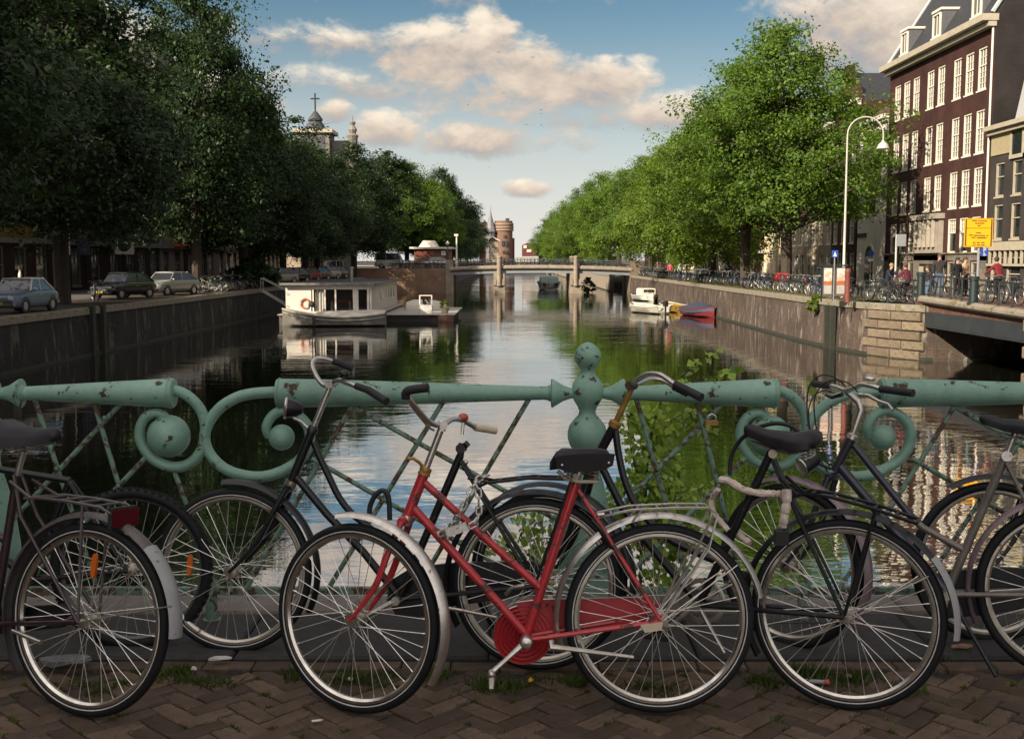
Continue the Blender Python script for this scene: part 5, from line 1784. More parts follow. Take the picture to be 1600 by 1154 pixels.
def small_boat(label, x, y, rz, L_, Wd, hm, inner=None, cover=None, rail=None, extra=None):
    t = thing('motor_boat', label, 'boat', (x, y, WZ), rz)
    b = MB()
    rr = hull(b, L_, Wd, .55)
    b.build('hull', hm, t, angle=50)
    if rail is not None:
        m_ = MB()
        m_.tube([r_[0] for r_ in rr], .05, 6)
        m_.tube([r_[4] for r_ in rr], .05, 6)
        m_.build('gunwale', rail, t)
    if cover is not None:
        c = MB()
        c.rings([[r_[0] + (r_[0] - r_[4]) * .02 + Vector((0, 0, -.26)), r_[0] + (r_[0] - r_[4]) * .02 + Vector((0, 0, .02)), (r_[0] + r_[4]) / 2 + Vector((0, 0, .01 + .55 * math.sin(math.pi * min(1, i / len(rr) * 1.15)) ** .7)), r_[4] + (r_[4] - r_[0]) * .02 + Vector((0, 0, .02)), r_[4] + (r_[4] - r_[0]) * .02 + Vector((0, 0, -.26)), (r_[0] + r_[4]) / 2 - Vector((0, 0, .1))] for i, r_ in enumerate(rr)])
        c.build('tarpaulin', cover, t, angle=20)
    else:
        for xx in (-L_ * .22, L_ * .12):
            MB().box((xx, 0, .42), (.3, Wd * .84, .05)).build('bench', inner or white_p, t, smooth=False)
        MB().cbox((L_ * .32, 0, .5), (L_ * .2, Wd * .55, .08), .02).build('foredeck', inner or white_p, t, smooth=False)
    if extra == 'motor':
        e_ = MB().cbox((-L_ / 2 - .15, 0, .85), (.35, .3, .45), .06).build('outboard_motor', black_pl, t, smooth=False)
        MB().box((-L_ / 2 - .15, 0, .25), (.12, .1, .8)).build('motor_leg', black_pl, e_, smooth=False)
    if extra == 'cabin':
        e_ = MB().cbox((.1, 0, .95), (L_ * .35, Wd * .7, .75), .12).build('cabin', white_p, t, smooth=False)
        MB().box((.1 + L_ * .175 + .01, 0, 1.05), (.02, Wd * .5, .3)).build('pane', glass, e_, smooth=False)
        MB().tube([(L_ * .2, -.4, .6), (L_ * .28, 0, 1.5), (L_ * .2, .4, .6)], .03, 6).build('hoop', alu, t)
    return t
boat_w = M('boat_white', (.6, .58, .52), .35, var=.12)
boat_b = M('boat_cream_grey', (.38, .35, .29), .5, var=.25, scale=2)
boat_y = M('boat_ochre', (.26, .155, .02), .45, var=.2, scale=2)
boat_r = M('boat_red', (.15, .012, .016), .4, var=.15)
tarp = M('navy_tarpaulin', (.04, .045, .075), .6, var=.2, scale=3, bump=.03, bscale=5)
def wpos(px, py):
    g = G(px, py, WZ)
    return g.x, g.y
x_, y_ = wpos(1014, 471)
small_boat('white cabin boat with hoop, farthest of the small boats on the right', x_, y_ + 3, R(-78), 5.2, 2.2, boat_w, extra='cabin', rail=boat_w)
x_, y_ = wpos(1018, 491)
small_boat('open grey-white motor boat nearest the canal middle on the right', x_, y_ + 2.5, R(115), 5.0, 1.9, boat_b, inner=boat_b, rail=boat_w, extra='motor')
x_, y_ = wpos(1058, 489)
small_boat('ochre rowing boat with white gunwale among the right-hand boats', x_, y_ + 3, R(100), 4.6, 1.7, boat_y, inner=boat_y, rail=boat_w)
x_, y_ = wpos(1099, 496)
small_boat('red boat under a navy tarpaulin moored at the right quay', x_ + .1, y_ + 2, R(-72), 4.6, 1.8, boat_r, cover=tarp, rail=boat_r)
# dark barge beyond the bridge
db = thing('dark_barge', 'dark barge moored beyond the far bridge', 'barge', (5.6, 172, WZ), R(90))
b = MB()
hull(b, 16, 3.6, 1.0)
b.build('hull', M('barge_black', (.02, .022, .026), .5), db, angle=50)
MB().cbox((-1, 0, 1.4), (9, 2.6, .9), .1).build('cabin', M('barge_green', (.03, .05, .05), .5), db, smooth=False)

# houseboat
hb_y = 75.0
hx0, hx1 = P(446, 480, hb_y).x, P(580, 480, hb_y).x
ztop, zbot = .02, -1.95
hbt = thing('houseboat', 'white clapboard houseboat with flat dark roof and large windows, moored on the left', 'houseboat', (0, 0, 0))
clap = M('white_clapboard', (.64, .60, .53), .6, var=.1, scale=2)
LB_ = 17.0
# floating hull
MB().ext((hx0 - .25, hb_y - .9, WZ - .4), (hx1 + .35, hb_y + LB_ + .4, zbot)).build('float', M('float_concrete', (.10, .095, .085), .85, var=.3), hbt, smooth=False)
MB().ext((hx0 - .3, hb_y - 1.2, zbot), (hx1 + .5, hb_y + LB_ + .5, zbot + .07)).build('walkway', M('pale_deck', (.36, .33, .29), .8, var=.2), hbt, smooth=False)
core = MB()
core.ext((hx0, hb_y + .14, zbot + .07), (hx0 + 1.72, hb_y + LB_, ztop))       # left solid bay
core.ext((hx0 + 1.72, hb_y + LB_ - .2, zbot + .07), (hx1 - .06, hb_y + LB_, ztop))
core.ext((hx0 + 1.72, hb_y + .14, ztop - .30), (hx1 - .06, hb_y + LB_ - .2, ztop))
core.ext((hx0 + 1.72, hb_y + .14, zbot + .07), (hx1 - .06, hb_y + LB_ - .2, zbot + .2))
core.ext((hx0 + 1.72, hb_y + 6, zbot + .2), (hx1 - .06, hb_y + 6.1, ztop - .3))     # partition inside
core.build('wall', clap, hbt, smooth=False)
nb = 15
for k in range(nb):                      # clapboards, one by one
    z_ = zbot + .07 + (ztop - zbot - .08) * k / nb
    hh = (ztop - zbot - .08) / nb
    rot = Matrix.Rotation(R(6), 3, 'X')
    MB().box((0, 0, 0), (1.70, .025, hh * 1.06), rot).build('board', clap, hbt, smooth=False).location = (hx0 + .86, hb_y + .11, z_ + hh / 2)
    rot = Matrix.Rotation(R(6), 3, 'Y')
    MB().box((0, 0, 0), (.025, LB_ - .12, hh * 1.06), rot).build('board', clap, hbt, smooth=False).location = (hx1 - .02, hb_y + LB_ / 2 + .1, z_ + hh / 2)
fx = lambda px: P(px, 470, hb_y).x
zw0, zw1 = zbot + .15, ztop - .30
def pane(x0_, x1_, z0_, z1_, mat=glass, y_=None, nm='pane', par=None):
    y_ = hb_y + .2 if y_ is None else y_
    return MB().ext((x0_, y_, z0_), (x1_, y_ + .02, z1_)).build(nm, mat, par or hbt, smooth=False)
clear_g = bpy.data.materials.new('clear_glass')
clear_g.use_nodes = True
_nt = clear_g.node_tree
_nt.nodes.clear()
_o, _mx, _t, _g, _f = [_nt.nodes.new('ShaderNode' + k_) for k_ in ('OutputMaterial', 'MixShader', 'BsdfTransparent', 'BsdfGlossy', 'Fresnel')]
_t.inputs[0].default_value = (.85, .88, .88, 1)
_g.inputs['Roughness'].default_value = .03
_nt.links.new(_f.outputs[0], _mx.inputs[0])
_nt.links.new(_t.outputs[0], _mx.inputs[1])
_nt.links.new(_g.outputs[0], _mx.inputs[2])
_nt.links.new(_mx.outputs[0], _o.inputs[0])
for (a_, e_) in ((507, 524), (525, 553), (558, 573)):
    pane(fx(a_) + .03, fx(e_) - .03, zw0 + .03, zw1 - .03, clear_g)
cur = MB()
cur.rings([[Vector((fx(490) + .05 + i * .045, hb_y + .32 + .05 * math.sin(i * 1.4), zw0)), Vector((fx(490) + .05 + i * .045, hb_y + .32 + .05 * math.sin(i * 1.4), zw1)), Vector((fx(490) + .05 + i * .045, hb_y + .34 + .05 * math.sin(i * 1.4), zw1)), Vector((fx(490) + .05 + i * .045, hb_y + .34 + .05 * math.sin(i * 1.4), zw0))] for i in range(16)])
cur.build('curtain', M('grey_curtain', (.38, .36, .32), .8), hbt, smooth=False)
for px_, w_ in ((489, .08), (507.5, .09), (524, .1), (555.5, .36), (575, .14), (579, .12)):
    MB().ext((fx(px_) - w_ / 2, hb_y + .05, zbot + .08), (fx(px_) + w_ / 2, hb_y + .16, zw1 + .02)).build('mullion', white_p, hbt, smooth=False)
MB().ext((hx0 + 1.0, hb_y + .02, zw1 + .02), (hx1 + .03, hb_y + .15, ztop + .02)).build('fascia', white_p, hbt, smooth=False)
MB().ext((hx0 + 1.7, hb_y + .04, zbot + .072), (hx1 + .03, hb_y + .14, zbot + .20)).build('sill', white_p, hbt, smooth=False)
MB().prism([(hx0 - .25, hb_y - .35, ztop + .03), (hx1 + .3, hb_y - .35, ztop + .03), (hx1 + .3, hb_y + LB_ + .2, ztop + .03), (hx0 - .25, hb_y + LB_ + .2, ztop + .03)], (0, 0, .10)).build('roof', M('tar_roof', (.028, .028, .03), .85, var=.3), hbt, smooth=False)
MB().ext((hx0 - .3, hb_y - .40, ztop + .0), (hx1 + .35, hb_y - .353, ztop + .15)).ext((hx1 + .303, hb_y - .40, ztop + .0), (hx1 + .35, hb_y + LB_ + .2, ztop + .15)).build('roof_edge', grey_p, hbt, smooth=False)
MB().lathe([(0, .12), (.9, .12), (.92, .18), (1.05, .18)], (hx0 + 3.6, hb_y + 6, ztop + .13), (0, 0, 1), 10).build('chimney', galv, hbt)
for (yo, wd_) in ((4.6, 1.0), (8.2, .7), (10.0, .8), (11.6, .9), (13.4, .9)):
    w_o = MB().ext((hx1 - .03, hb_y + yo, zbot + .7), (hx1 + .05, hb_y + yo + wd_, ztop - .35)).build('window', white_p, hbt, smooth=False)
    MB().ext((hx1 + .04, hb_y + yo + .1, zbot + .8), (hx1 + .056, hb_y + yo + wd_ - .1, ztop - .45)).build('pane', glass, w_o, smooth=False)
MB().torus((fx(476.5), hb_y + .02, zbot + .75), (0, 1, 0), .30, .07, 20, 8).build('life_ring', M('ring_orange', (.5, .12, .03), .5, chips=(.6, .55, .5), chip_amt=.55, chip_scale=3), hbt)
# red table set behind the glass, kettle barbecue outside
rt = thing('garden_table', 'red table with red chair seen through the houseboat windows', 'table', (fx(533), hb_y + .68, zbot + .2))
red_pl = M('red_plastic', (.62, .02, .02), .4)
MB().ext((-.8, -.35, .68), (.6, .35, .73)).build('table_top', red_pl, rt, smooth=False)
for s in (-1, 1):
    for s2 in (-1, 1):
        MB().box((-.1 + s * .62, s2 * .3, .34), (.05, .05, .68)).build('leg', white_p, rt, smooth=False)
rch = thing('garden_chair', 'red chair beside the red table inside the houseboat', 'chair', (fx(547), hb_y + .62, zbot + .2))
MB().ext((-.22, -.22, .42), (.22, .22, .46)).build('seat', red_pl, rch, smooth=False)
MB().ext((.20, -.22, .46), (.24, .22, .9)).build('backrest', red_pl, rch, smooth=False)
for s in (-1, 1):
    for s2 in (-1, 1):
        MB().box((s * .19, s2 * .19, .21), (.035, .035, .42)).build('leg', red_pl, rch, smooth=False)
bq = thing('kettle_barbecue', 'black kettle barbecue on the houseboat foredeck', 'barbecue', (fx(489.5), hb_y - .55, zbot + .08))
MB().ball((0, 0, .62), .24, 12, 8, scale=(1, 1, .85)).build('bowl', black_pl, bq)
for k in range(3):
    a_ = k * 2.1
    MB().tube([(.1 * math.cos(a_), .1 * math.sin(a_), .5), (.25 * math.cos(a_), .25 * math.sin(a_), 0)], .015, 5).build('leg', alu, bq)
# rowing sloop in front of it
x_, y_ = wpos(520, 509)
sl = thing('sloop', 'long grey open sloop with cream cover moored in front of the houseboat', 'boat', (x_ + .1, y_, WZ), R(183))
b = MB()
rr = hull(b, 6.7, 2.0, .62, stern=.9, sheer=.35, n=18)
b.build('hull', M('sloop_grey', (.15, .14, .12), .5, var=.2, scale=2), sl, angle=50)
for off, rad in ((0.0, .06), (-.22, .03)):
    MB().tube([r_[0] + Vector((0, 0, off)) for r_ in rr], rad, 6).build('rubbing_strake', boat_b, sl)
    MB().tube([r_[4] + Vector((0, 0, off)) for r_ in rr], rad, 6).build('rubbing_strake', boat_b, sl)
c = MB()
c.rings([[r_[0] + Vector((0, 0, .03)), (r_[0] + r_[4]) / 2 + Vector((0, 0, .05 + .34 * math.sin(math.pi * (i + 1) / 14) ** .6)), r_[4] + Vector((0, 0, .03)), (r_[0] + r_[4]) / 2 + Vector((0, 0, .02))] for i, r_ in enumerate(rr[:13])])
c.build('cover', M('cream_canvas', (.5, .46, .38), .8, var=.1, bump=.02, bscale=4), sl, angle=20)
MB().lathe([(-.3, .08), (-.25, .11), (.25, .11), (.3, .08)], (1.2, 1.12, .35), (0, 0, 1), 8).build('fender', black_pl, sl)
# raft with planters
rx0, rx1 = P(597, 490, 78).x, P(686, 490, 78).x
rf_ = thing('raft', 'flat wooden raft terrace moored right of the houseboat', 'raft', (0, 0, 0))
MB().ext((rx0 + .2, 78.2, WZ - .3), (rx1 + .8, 89.5, -2.15)).build('float', M('raft_dark', (.025, .022, .02), .85), rf_, smooth=False)
for k in range(30):
    xa_ = rx0 + (rx1 + 1.1 - rx0) * k / 30
    MB().box((0, 0, 0), ((rx1 + 1.1 - rx0) / 30 - .012, 12, .06)).build('plank', MATS['pale_deck'], rf_, smooth=False).location = (xa_ + (rx1 + 1.1 - rx0) / 60, 84, -2.11 + rnd.uniform(-.004, .004))
MB().ext((rx1 - .1, 78.0, -2.6), (rx1 + 1.0, 78.18, -2.16)).build('skirt', M('raft_rust', (.10, .05, .03), .8), rf_, smooth=False)
tp = thing('covered_dinghy', 'upturned cream dinghy lying on the raft', 'boat', (P(662, 474, 86).x, 86.5, -2.08), R(0))
b = MB()
b.rings([[Vector((xx, .85 * s_ * math.cos(q), .75 * s_ * math.sin(q))) for q in [math.pi * j / 8 for j in range(9)]] for xx, s_ in ((-1.5, .25), (-1.35, .75), (-.8, .98), (0, 1), (.9, .9), (1.5, .7), (1.8, .3))])
b.build('hull', M('dinghy_cream', (.58, .52, .42), .5, var=.12), tp, angle=50)
for (px_, py_, Y_, lab, big) in ((666, 488, 79.5, 'square white planter with grey-green plants at the raft front', 1), (695, 486, 79.3, 'round pot with yellow-green bush at the raft corner', 0)):
    p = P(px_, py_, Y_)
    pt_ = thing('planter', lab, 'planter', (p.x, Y_, -2.08))
    if big:
        MB().ext((-.42, -.42, 0), (.42, .42, .62)).build('box', boat_w, pt_, smooth=False)
        for s in (-1, 1):
            MB().ext((s * .42 - .04, -.44, .62), (s * .42 + .04, -.36, 1.25)).build('post', white_p, pt_, smooth=False)
        MB().ext((-.46, -.44, 1.251), (.46, -.36, 1.31)).build('top_rail', white_p, pt_, smooth=False)
    else:
        MB().lathe([(0, .22), (.42, .34), (.45, .36), (.47, .3)], (0, 0, 0), (0, 0, 1), 12).build('pot', M('terracotta_pale', (.32, .26, .2), .8), pt_)
    v, n, cc, tt = crown_data(21 + big, .55, .0, .42, 14, 40, .12)
    o = link('plant', leaf_mesh('plant', v, n, leaf_l if big else leaf_y), pt_, (0, 0, .5 if big else .4))
# mooring stair behind the bow
ms = thing('gangway', 'pale aluminium gangway rail at the houseboat corner', 'gangway', (hx0 - .2, 78.5, SL))
for s in (0, .8):
    MB().tube([(-2.2, s, .9), (.4, s, -.4)], .035, 6).build('handrail', alu, ms)
    MB().tube([(-2.2, s, 0), (.4, s, -1.5)], .05, 6).build('string', alu, ms)
    MB().tube([(-2.2, s, 0), (-2.2, s, .9)], .03, 6).build('post', alu, ms)
    MB().tube([(.4, s, -1.5), (.4, s, -.4)], .03, 6).build('post', alu, ms)

# birds
for i, (px_, py_) in enumerate(((779, 82), (833, 90), (787, 146), (822, 195), (845, 172), (845, 178), (846, 196), (974, 202), (731, 164), (764, 262))):
    p = P(px_, py_, 260 + 12 * i)
    b = MB()
    a_ = rnd.uniform(0, 6)
    ux = Vector((math.cos(a_), math.sin(a_), 0))
    uy = Vector((-ux.y, ux.x, 0))
    ux, uy = ux * .65, uy * .65
    b.tube([-ux * .28, ux * .05, ux * .32], [.02, .06, .02], 5)
    b.add([ux * .12, -ux * .08, uy * .42 + Vector((0, 0, .16)) - ux * .05, -uy * .42 + Vector((0, 0, .16)) - ux * .05, uy * .8 + Vector((0, 0, .05)) - ux * .15, -uy * .8 + Vector((0, 0, .05)) - ux * .15], [(0, 1, 2), (0, 3, 1), (2, 1, 4), (3, 5, 1)])
    o = b.build('bird', M('bird_dark', (.04, .04, .045), .7), None)
    o.location = p
    tag(o, 'small dark bird flying in front of the clouds', 'bird', 'birds in the sky')

# ------------------------------------------------------------------ the green railing in front
RY = 5.0
rail_green = M('railing_green', (.19, .335, .25), .46, var=.28, scale=5, bump=.0016, bscale=70, chips=(.06, .032, .018), chip_amt=.60, chip_scale=13, spec=.5, scuff=(.34, .45, .34), scuff_amt=.63, scuff_scale=22)
rail_worn = M('railing_green_worn', (.16, .26, .19), .55, var=.3, scale=12, bump=.0012, bscale=120, chips=(.10, .06, .035), chip_amt=.52, chip_scale=26, spec=.4)
rp = lambda px, py, dy=0.0: P(px, py, RY + dy)
PER = (rp(1862, 613) - rp(920, 613)).x
railing = thing('ornamental_railing', 'pale green cast iron bridge railing with cones, scrolls and knobbed post', 'railing', (0, RY, 0))
RO = Vector((0, RY, 0))
def rail_part(name, mb, mat, ks=(-1, 0, 1), parent=None):
    o = mb.build(name, mat, railing, origin=RO)
    outs = [o]
    o.location.x = ks[0] * PER
    for k in ks[1:]:
        c = link(name, o.data, railing)
        c.location = (k * PER, 0, 0)
        outs.append(c)
    return outs
# knobbed post
ax = rp(918, 613).x
pz = lambda py: rp(918, py).z
px2m = RY / F
prof = [(534, .5), (537, 9), (543, 16), (550, 20), (556, 21), (563, 20), (570, 16), (576, 12), (581, 11), (586, 13), (592, 18.5), (600, 23.5), (610, 25.5), (619, 24.5), (627, 20.5), (635, 15.5), (642, 12.8), (648, 14.5), (655, 21), (664, 28), (674, 31), (684, 31), (694, 28), (703, 22.5), (712, 18.5), (722, 18.5), (740, 22), (765, 29), (800, 37), (850, 43), (900, 45), (940, 46), (975, 48), (976, 53), (998, 53)]
rail_part('post', MB().lathe([(pz(py), r_ * px2m) for py, r_ in reversed(prof)], (ax, RY, 0), (0, 0, 1), 28), rail_green, (-1, 0, 1))
# arrow cones at the post and tapering rail tubes
zr = pz(614)
def cone(name, pxs, ks=(-1, 0, 1)):
    m_ = MB()
    x0 = rp(pxs[0][0], 614).x
    m_.lathe([(rp(p, 614).x - x0, r_ * px2m) for p, r_ in pxs], (x0, RY, zr), (1, 0, 0), 24)
    return rail_part(name, m_, rail_green, ks)
cone('arrow_cone', [(861, 21), (862, 23), (864, 22.5), (880, 12.5), (892, 8.5), (900, 8)])
cone('arrow_cone', [(936, 8), (944, 8.5), (957, 12.5), (973, 22.5), (975, 23), (976, 21)])
cone('rail_tube', [(432, 19), (433, 22), (438, 23), (520, 21.5), (640, 17.8), (760, 13.6), (840, 10.8), (850, 10.5), (856, 11.5), (862, 14)])
cone('rail_tube', [(975, 14), (981, 11), (990, 11), (1040, 14), (1120, 18.5), (1200, 23), (1212, 23.5), (1214, 22), (1215, 18)], (-1, 0))
# scrolls
def scroll(name, pts, r_, ks):
    q = smooth_pts([rp(a_, b_, d_ if len(c_) else 0) for a_, b_, *c_ in pts for d_ in [c_[0] if c_ else 0]], 5)
    n = len(q)
    rr = [(.0245 if i < n * .6 else .0245 - .004 * (i - n * .6) / (n * .4)) * r_ for i in range(n)]
    return rail_part(name, MB().tube(q, rr, 12), rail_green, ks)
ring_pts = [(1203, 607), (1232, 616), (1254, 640), (1260, 670), (1252, 703), (1232, 724), (1206, 729), (1178, 718), (1160, 695), (1157, 672), (1167, 652), (1185, 645), (1198, 652, .01)]
scroll('scroll', ring_pts, 1.0, (-1, 0))
sm_pts = [(434, 612), (400, 614), (372, 620), (345, 636), (326, 660), (320, 684), (328, 709), (350, 731), (380, 742), (412, 744), (442, 735), (468, 718), (483, 694), (482, 668), (466, 649), (444, 641), (426, 649), (416, 667), (421, 682, .008)]
scroll('scroll', sm_pts, 1.02, (0, 1))
for (px_, py_, r_, ks, nm) in ((1202, 681, 33.5, (-1, 0), 'scroll_ball'), (440, 683, 20.5, (0, 1), 'scroll_ball')):
    c = rp(px_, py_)
    rail_part(nm, MB().ball((c.x, c.y, c.z), r_ * px2m, 24, 16), rail_green, ks)
# lattice bars
YB = 922
long_b = [((487, 716), (848, YB)), ((550, 634), (903, 830)), ((692, 628), (511, YB)), ((827, 622), (650, YB)), ((550, 634), (383, YB))]
short_b = [((994, 622), (1078, YB)), ((1089, 628), (1162, YB)), ((1127, 632), (944, 818)), ((1166, 714), (958, YB)), ((1204, 728), (1266, YB))]
for i, (a_, b_) in enumerate(long_b + short_b):
    dy = .006 if i % 2 else -.006
    rail_part('bar', MB().tube([rp(a_[0], a_[1], dy), rp(b_[0], b_[1], dy)], .0115, 8), rail_worn, (0, 1) if i < 5 else (-1, 0))
for (px_, py_, ks) in ((649, 690, (0, 1)), (603, 780, (0, 1)), (757, 746, (0, 1)), (1106, 653, (-1, 0)), (1122, 758, (-1, 0)), (1026, 732, (-1, 0))):
    c = rp(px_, py_, -.012)
    rail_part('bolt', MB().ball((c.x, c.y, c.z), .0125, 8, 6), rail_worn, ks)
for px_, ks in ((437, (0, 1)), (1208, (-1, 0)), (858, (-1, 0, 1)), (980, (-1, 0, 1))):
    c = rp(px_, 614)
    rail_part('collar', MB().torus((c.x, RY, zr), (1, 0, 0), (23.3 if px_ in (437, 1208) else 12) * px2m, .0035, 28, 6), rail_green, ks)
rail_part('bottom_rail', MB().beam(rp(320, YB), rp(1262, YB), .03, .032), rail_worn, (-1, 0, 1))
c = rp(332, YB)
c.x = rp(332, 985).x
rail_part('foot', MB().lathe([(-.02, .075), (.012, .075), (.02, .03), (.18, .022)], (c.x, RY, 0), (0, 0, 1), 14), rail_worn, (0, 1))

# ------------------------------------------------------------------ the bicycles in front
chrome = M('worn_chrome', (.60, .56, .50), .30, metal=.9, var=.25, scale=20, chips=(.13, .07, .035), chip_amt=.63, chip_scale=45, chip_rough=.8)
rim_m = M('rim_aluminium', (.70, .66, .58), .24, metal=1.0, var=.25, scale=14)
rim_dull = M('rim_dull', (.52, .48, .40), .34, metal=.9, var=.3, scale=14, chips=(.16, .10, .06), chip_amt=.62, chip_scale=30)
spoke_m = M('spoke_steel', (.68, .65, .58), .32, metal=.75, var=.3, scale=12)
tyre_m = M('tyre_black', (.011, .011, .012), .66, var=.35, scale=30, bump=.0006, bscale=260, spec=.25)
band_m = M('tyre_band', (.55, .52, .47), .55, var=.3, scale=20)
red_m = M('red_bike_paint', (.44, .026, .030), .30, var=.22, scale=9, chips=(.085, .03, .026), chip_amt=.555, chip_scale=16, coat=.35, chip_rough=.75, bump=.0005, bscale=200, scuff=(.50, .36, .32), scuff_amt=.655, scuff_scale=46)
red_case = M('red_chaincase', (.36, .024, .028), .42, var=.2, scale=9, chips=(.12, .02, .02), chip_amt=.60, chip_scale=14, bump=.0006, bscale=90, scuff=(.42, .25, .22), scuff_amt=.67, scuff_scale=40)
blk_bike = M('black_bike_paint', (.010, .010, .011), .34, var=.3, scale=14, chips=(.06, .048, .04), chip_amt=.62, chip_scale=26, coat=.08, spec=.4, bump=.0005, bscale=150, scuff=(.13, .115, .10), scuff_amt=.68, scuff_scale=50)
navy_bike = M('navy_bike_paint', (.022, .022, .032), .32, var=.3, scale=14, chips=(.10, .08, .075), chip_amt=.65, chip_scale=30, coat=.25)
grey_tube = M('worn_grey_tube', (.17, .15, .125), .42, metal=.35, var=.3, scale=12, chips=(.16, .085, .06), chip_amt=.62, chip_scale=35)
brass = M('brass_rust', (.36, .20, .055), .4, metal=.5, var=.35, scale=20, chips=(.10, .05, .02), chip_amt=.58, chip_scale=40)
grip_m = M('grip_rubber', (.017, .016, .017), .7, var=.2, bump=.001, bscale=200)
cream_g = M('cream_grip', (.58, .48, .32), .6, var=.15, scale=25)
leather = M('saddle_vinyl', (.014, .013, .013), .46, var=.35, scale=18, bump=.0008, bscale=160, spec=.35)
white_mg = M('grey_white_plastic', (.30, .30, .295), .5, var=.12, scale=14, chips=(.09, .08, .07), chip_amt=.62, chip_scale=22)
pink_mg = M('pinkish_mudguard', (.20, .14, .155), .38, metal=.3, var=.25, scale=12)
dusk_mg = M('dusty_mudguard', (.11, .095, .09), .42, metal=.3, var=.3, scale=12)
orange_r = M('orange_reflector', (.62, .13, .015), .25, var=.1)
red_r = M('red_reflector', (.09, .005, .007), .2, var=.1)
cream_met = M('cream_metal', (.5, .45, .33), .45, var=.2, scale=20)

class Bike:
    def __init__(s, label, front, rear, lean, r=.348, name='bicycle', fz=0.0, rz_=0.0, group=None):
        s.Gf, s.Gr = G(*front, fz), G(*rear, rz_)
        s.u = (s.Gf - s.Gr)
        s.base = s.u.length
        s.u.normalize()
        n0 = Vector((-s.u.y, s.u.x, 0))
        if n0.y < 0:
            n0 = -n0
        l = R(lean)
        s.v = Vector((0, 0, math.cos(l))) + n0 * math.sin(l)
        s.n = s.u.cross(s.v)
        if s.n.y < 0:
            s.n = -s.n
        s.n.normalize()
        s.v = (s.v - s.u * s.v.dot(s.u)).normalized()
        s.r = r
        s.root = thing(name, label, 'bicycle', s.Gr, 0, group)
        s.O = s.Gr
        s.rc, s.fc = s.Gr + s.v * r, s.Gf + s.v * r
        s.ax = s.u.cross(s.v).normalized()          # axle direction so that ax x u = v

    def pt(s, px, py, off=0.0):
        d = ray(px, py)
        o = Vector((0, 0, EYE))
        q = s.Gr + s.n * off
        t = (q - o).dot(s.n) / d.dot(s.n)
        return o + d * t

    def q(s, a, h, off=0.0):
        return s.Gr + s.u * a + s.v * h + s.n * off

    def put(s, name, mb, mat, parent=None, smooth=True, angle=38):
        return mb.build(name, mat, parent or s.root, origin=s.O, smooth=smooth, angle=angle)

    def path(s, pts, off=0.0, sm=0):
        q = [s.pt(p[0], p[1], (p[2] if len(p) > 2 else 0.0) + off) for p in pts]
        return smooth_pts(q, sm) if sm else q

    def tube(s, name, pts, r, mat, parent=None, sm=0, seg=10, off=0.0):
        return s.put(name, MB().tube(s.path(pts, off, sm), r, seg), mat, parent)

    def wheel(s, c, steer=0.0, rim=None, band=True, knob=False, nsp=36, seed=0, tr=.019, refl=None, rim_w=.0125):
        rg = random.Random(seed)
        rt = Matrix.Rotation(R(steer), 3, s.v)
        u, ax = rt @ s.u, rt @ s.ax
        v = s.v
        w = empty_part('wheel', s.root)
        r = s.r
        m_ = MB()
        m_.torus(c, ax, r - tr, tr, 72, 10, u=u)
        if knob:
            for i in range(64):
                a_ = 2 * math.pi * i / 64
                for off in (-.014, 0, .014):
                    aa = a_ + (.05 if off == 0 else 0)
                    d = u * math.cos(aa) + v * math.sin(aa)
                    t_ = -u * math.sin(aa) + v * math.cos(aa)
                    rot = Matrix((t_, ax, d)).transposed()
                    m_.box(c + d * (r - (.002 if off == 0 else .006)) + ax * off, (.012, .010, .012), rot)
        s.put('tyre', m_, tyre_m, w)
        if band:
            m_ = MB()
            for sd in (-1, 1):
                m_.torus(c + ax * (.0165 * sd), ax, r - .029, .0024, 72, 5, u=u)
            s.put('reflective_band', m_, band_m, w)
        ri, ro = r - .054, r - .036
        m_ = MB().ring_prof(c, ax, [(ro, -rim_w), (ri + .008, -rim_w), (ri, -rim_w * .4), (ri, rim_w * .4), (ri + .008, rim_w), (ro, rim_w), (ro - .005, 0)], 72, u=u)
        s.put('rim', m_, rim or rim_m, w)
        m_ = MB()
        for i in range(nsp):
            a_ = 2 * math.pi * (i + .5) / nsp
            sd = 1 if i % 2 else -1
            cross = (1 if (i // 2) % 2 else -1) * R(62)
            p0 = c + (u * math.cos(a_ + cross) + v * math.sin(a_ + cross)) * .024 + ax * (.030 * sd)
            p1 = c + (u * math.cos(a_) + v * math.sin(a_)) * (ri + .001)
            m_.tube([p0, p1], .00135, 4, cap=False)
            d = (p0 - p1).normalized()
            m_.tube([p1, p1 + d * .013], .0023, 4, cap=False)
        s.put('spokes', m_, spoke_m, w)
        m_ = MB().lathe([(-.052, .004), (-.05, .008), (-.036, .010), (-.034, .027), (-.028, .027), (-.026, .015), (.026, .015), (.028, .027), (.034, .027), (.036, .010), (.05, .008), (.052, .004)], c, ax, 14)
        s.put('hub', m_, rim_dull, w)
        if refl is not None:
            for ra, radial in refl:
                d = u * math.cos(R(ra)) + v * math.sin(R(ra))
                t_ = -u * math.sin(R(ra)) + v * math.cos(R(ra))
                pc = c + d * (r * .56)
                if radial:
                    d, t_ = t_, d
                rr_ = []
                for (k, wd_) in ((-.045, .003), (-.035, .009), (0, .0115), (.035, .009), (.045, .003)):
                    rr_.append([pc + d * 0 + t_ * k + d * wd_ * a_ + ax * b_ for a_, b_ in ((-1, -.006), (1, -.006), (1, .006), (-1, .006))])
                s.put('reflector', MB().rings(rr_), orange_r, w)
        return w

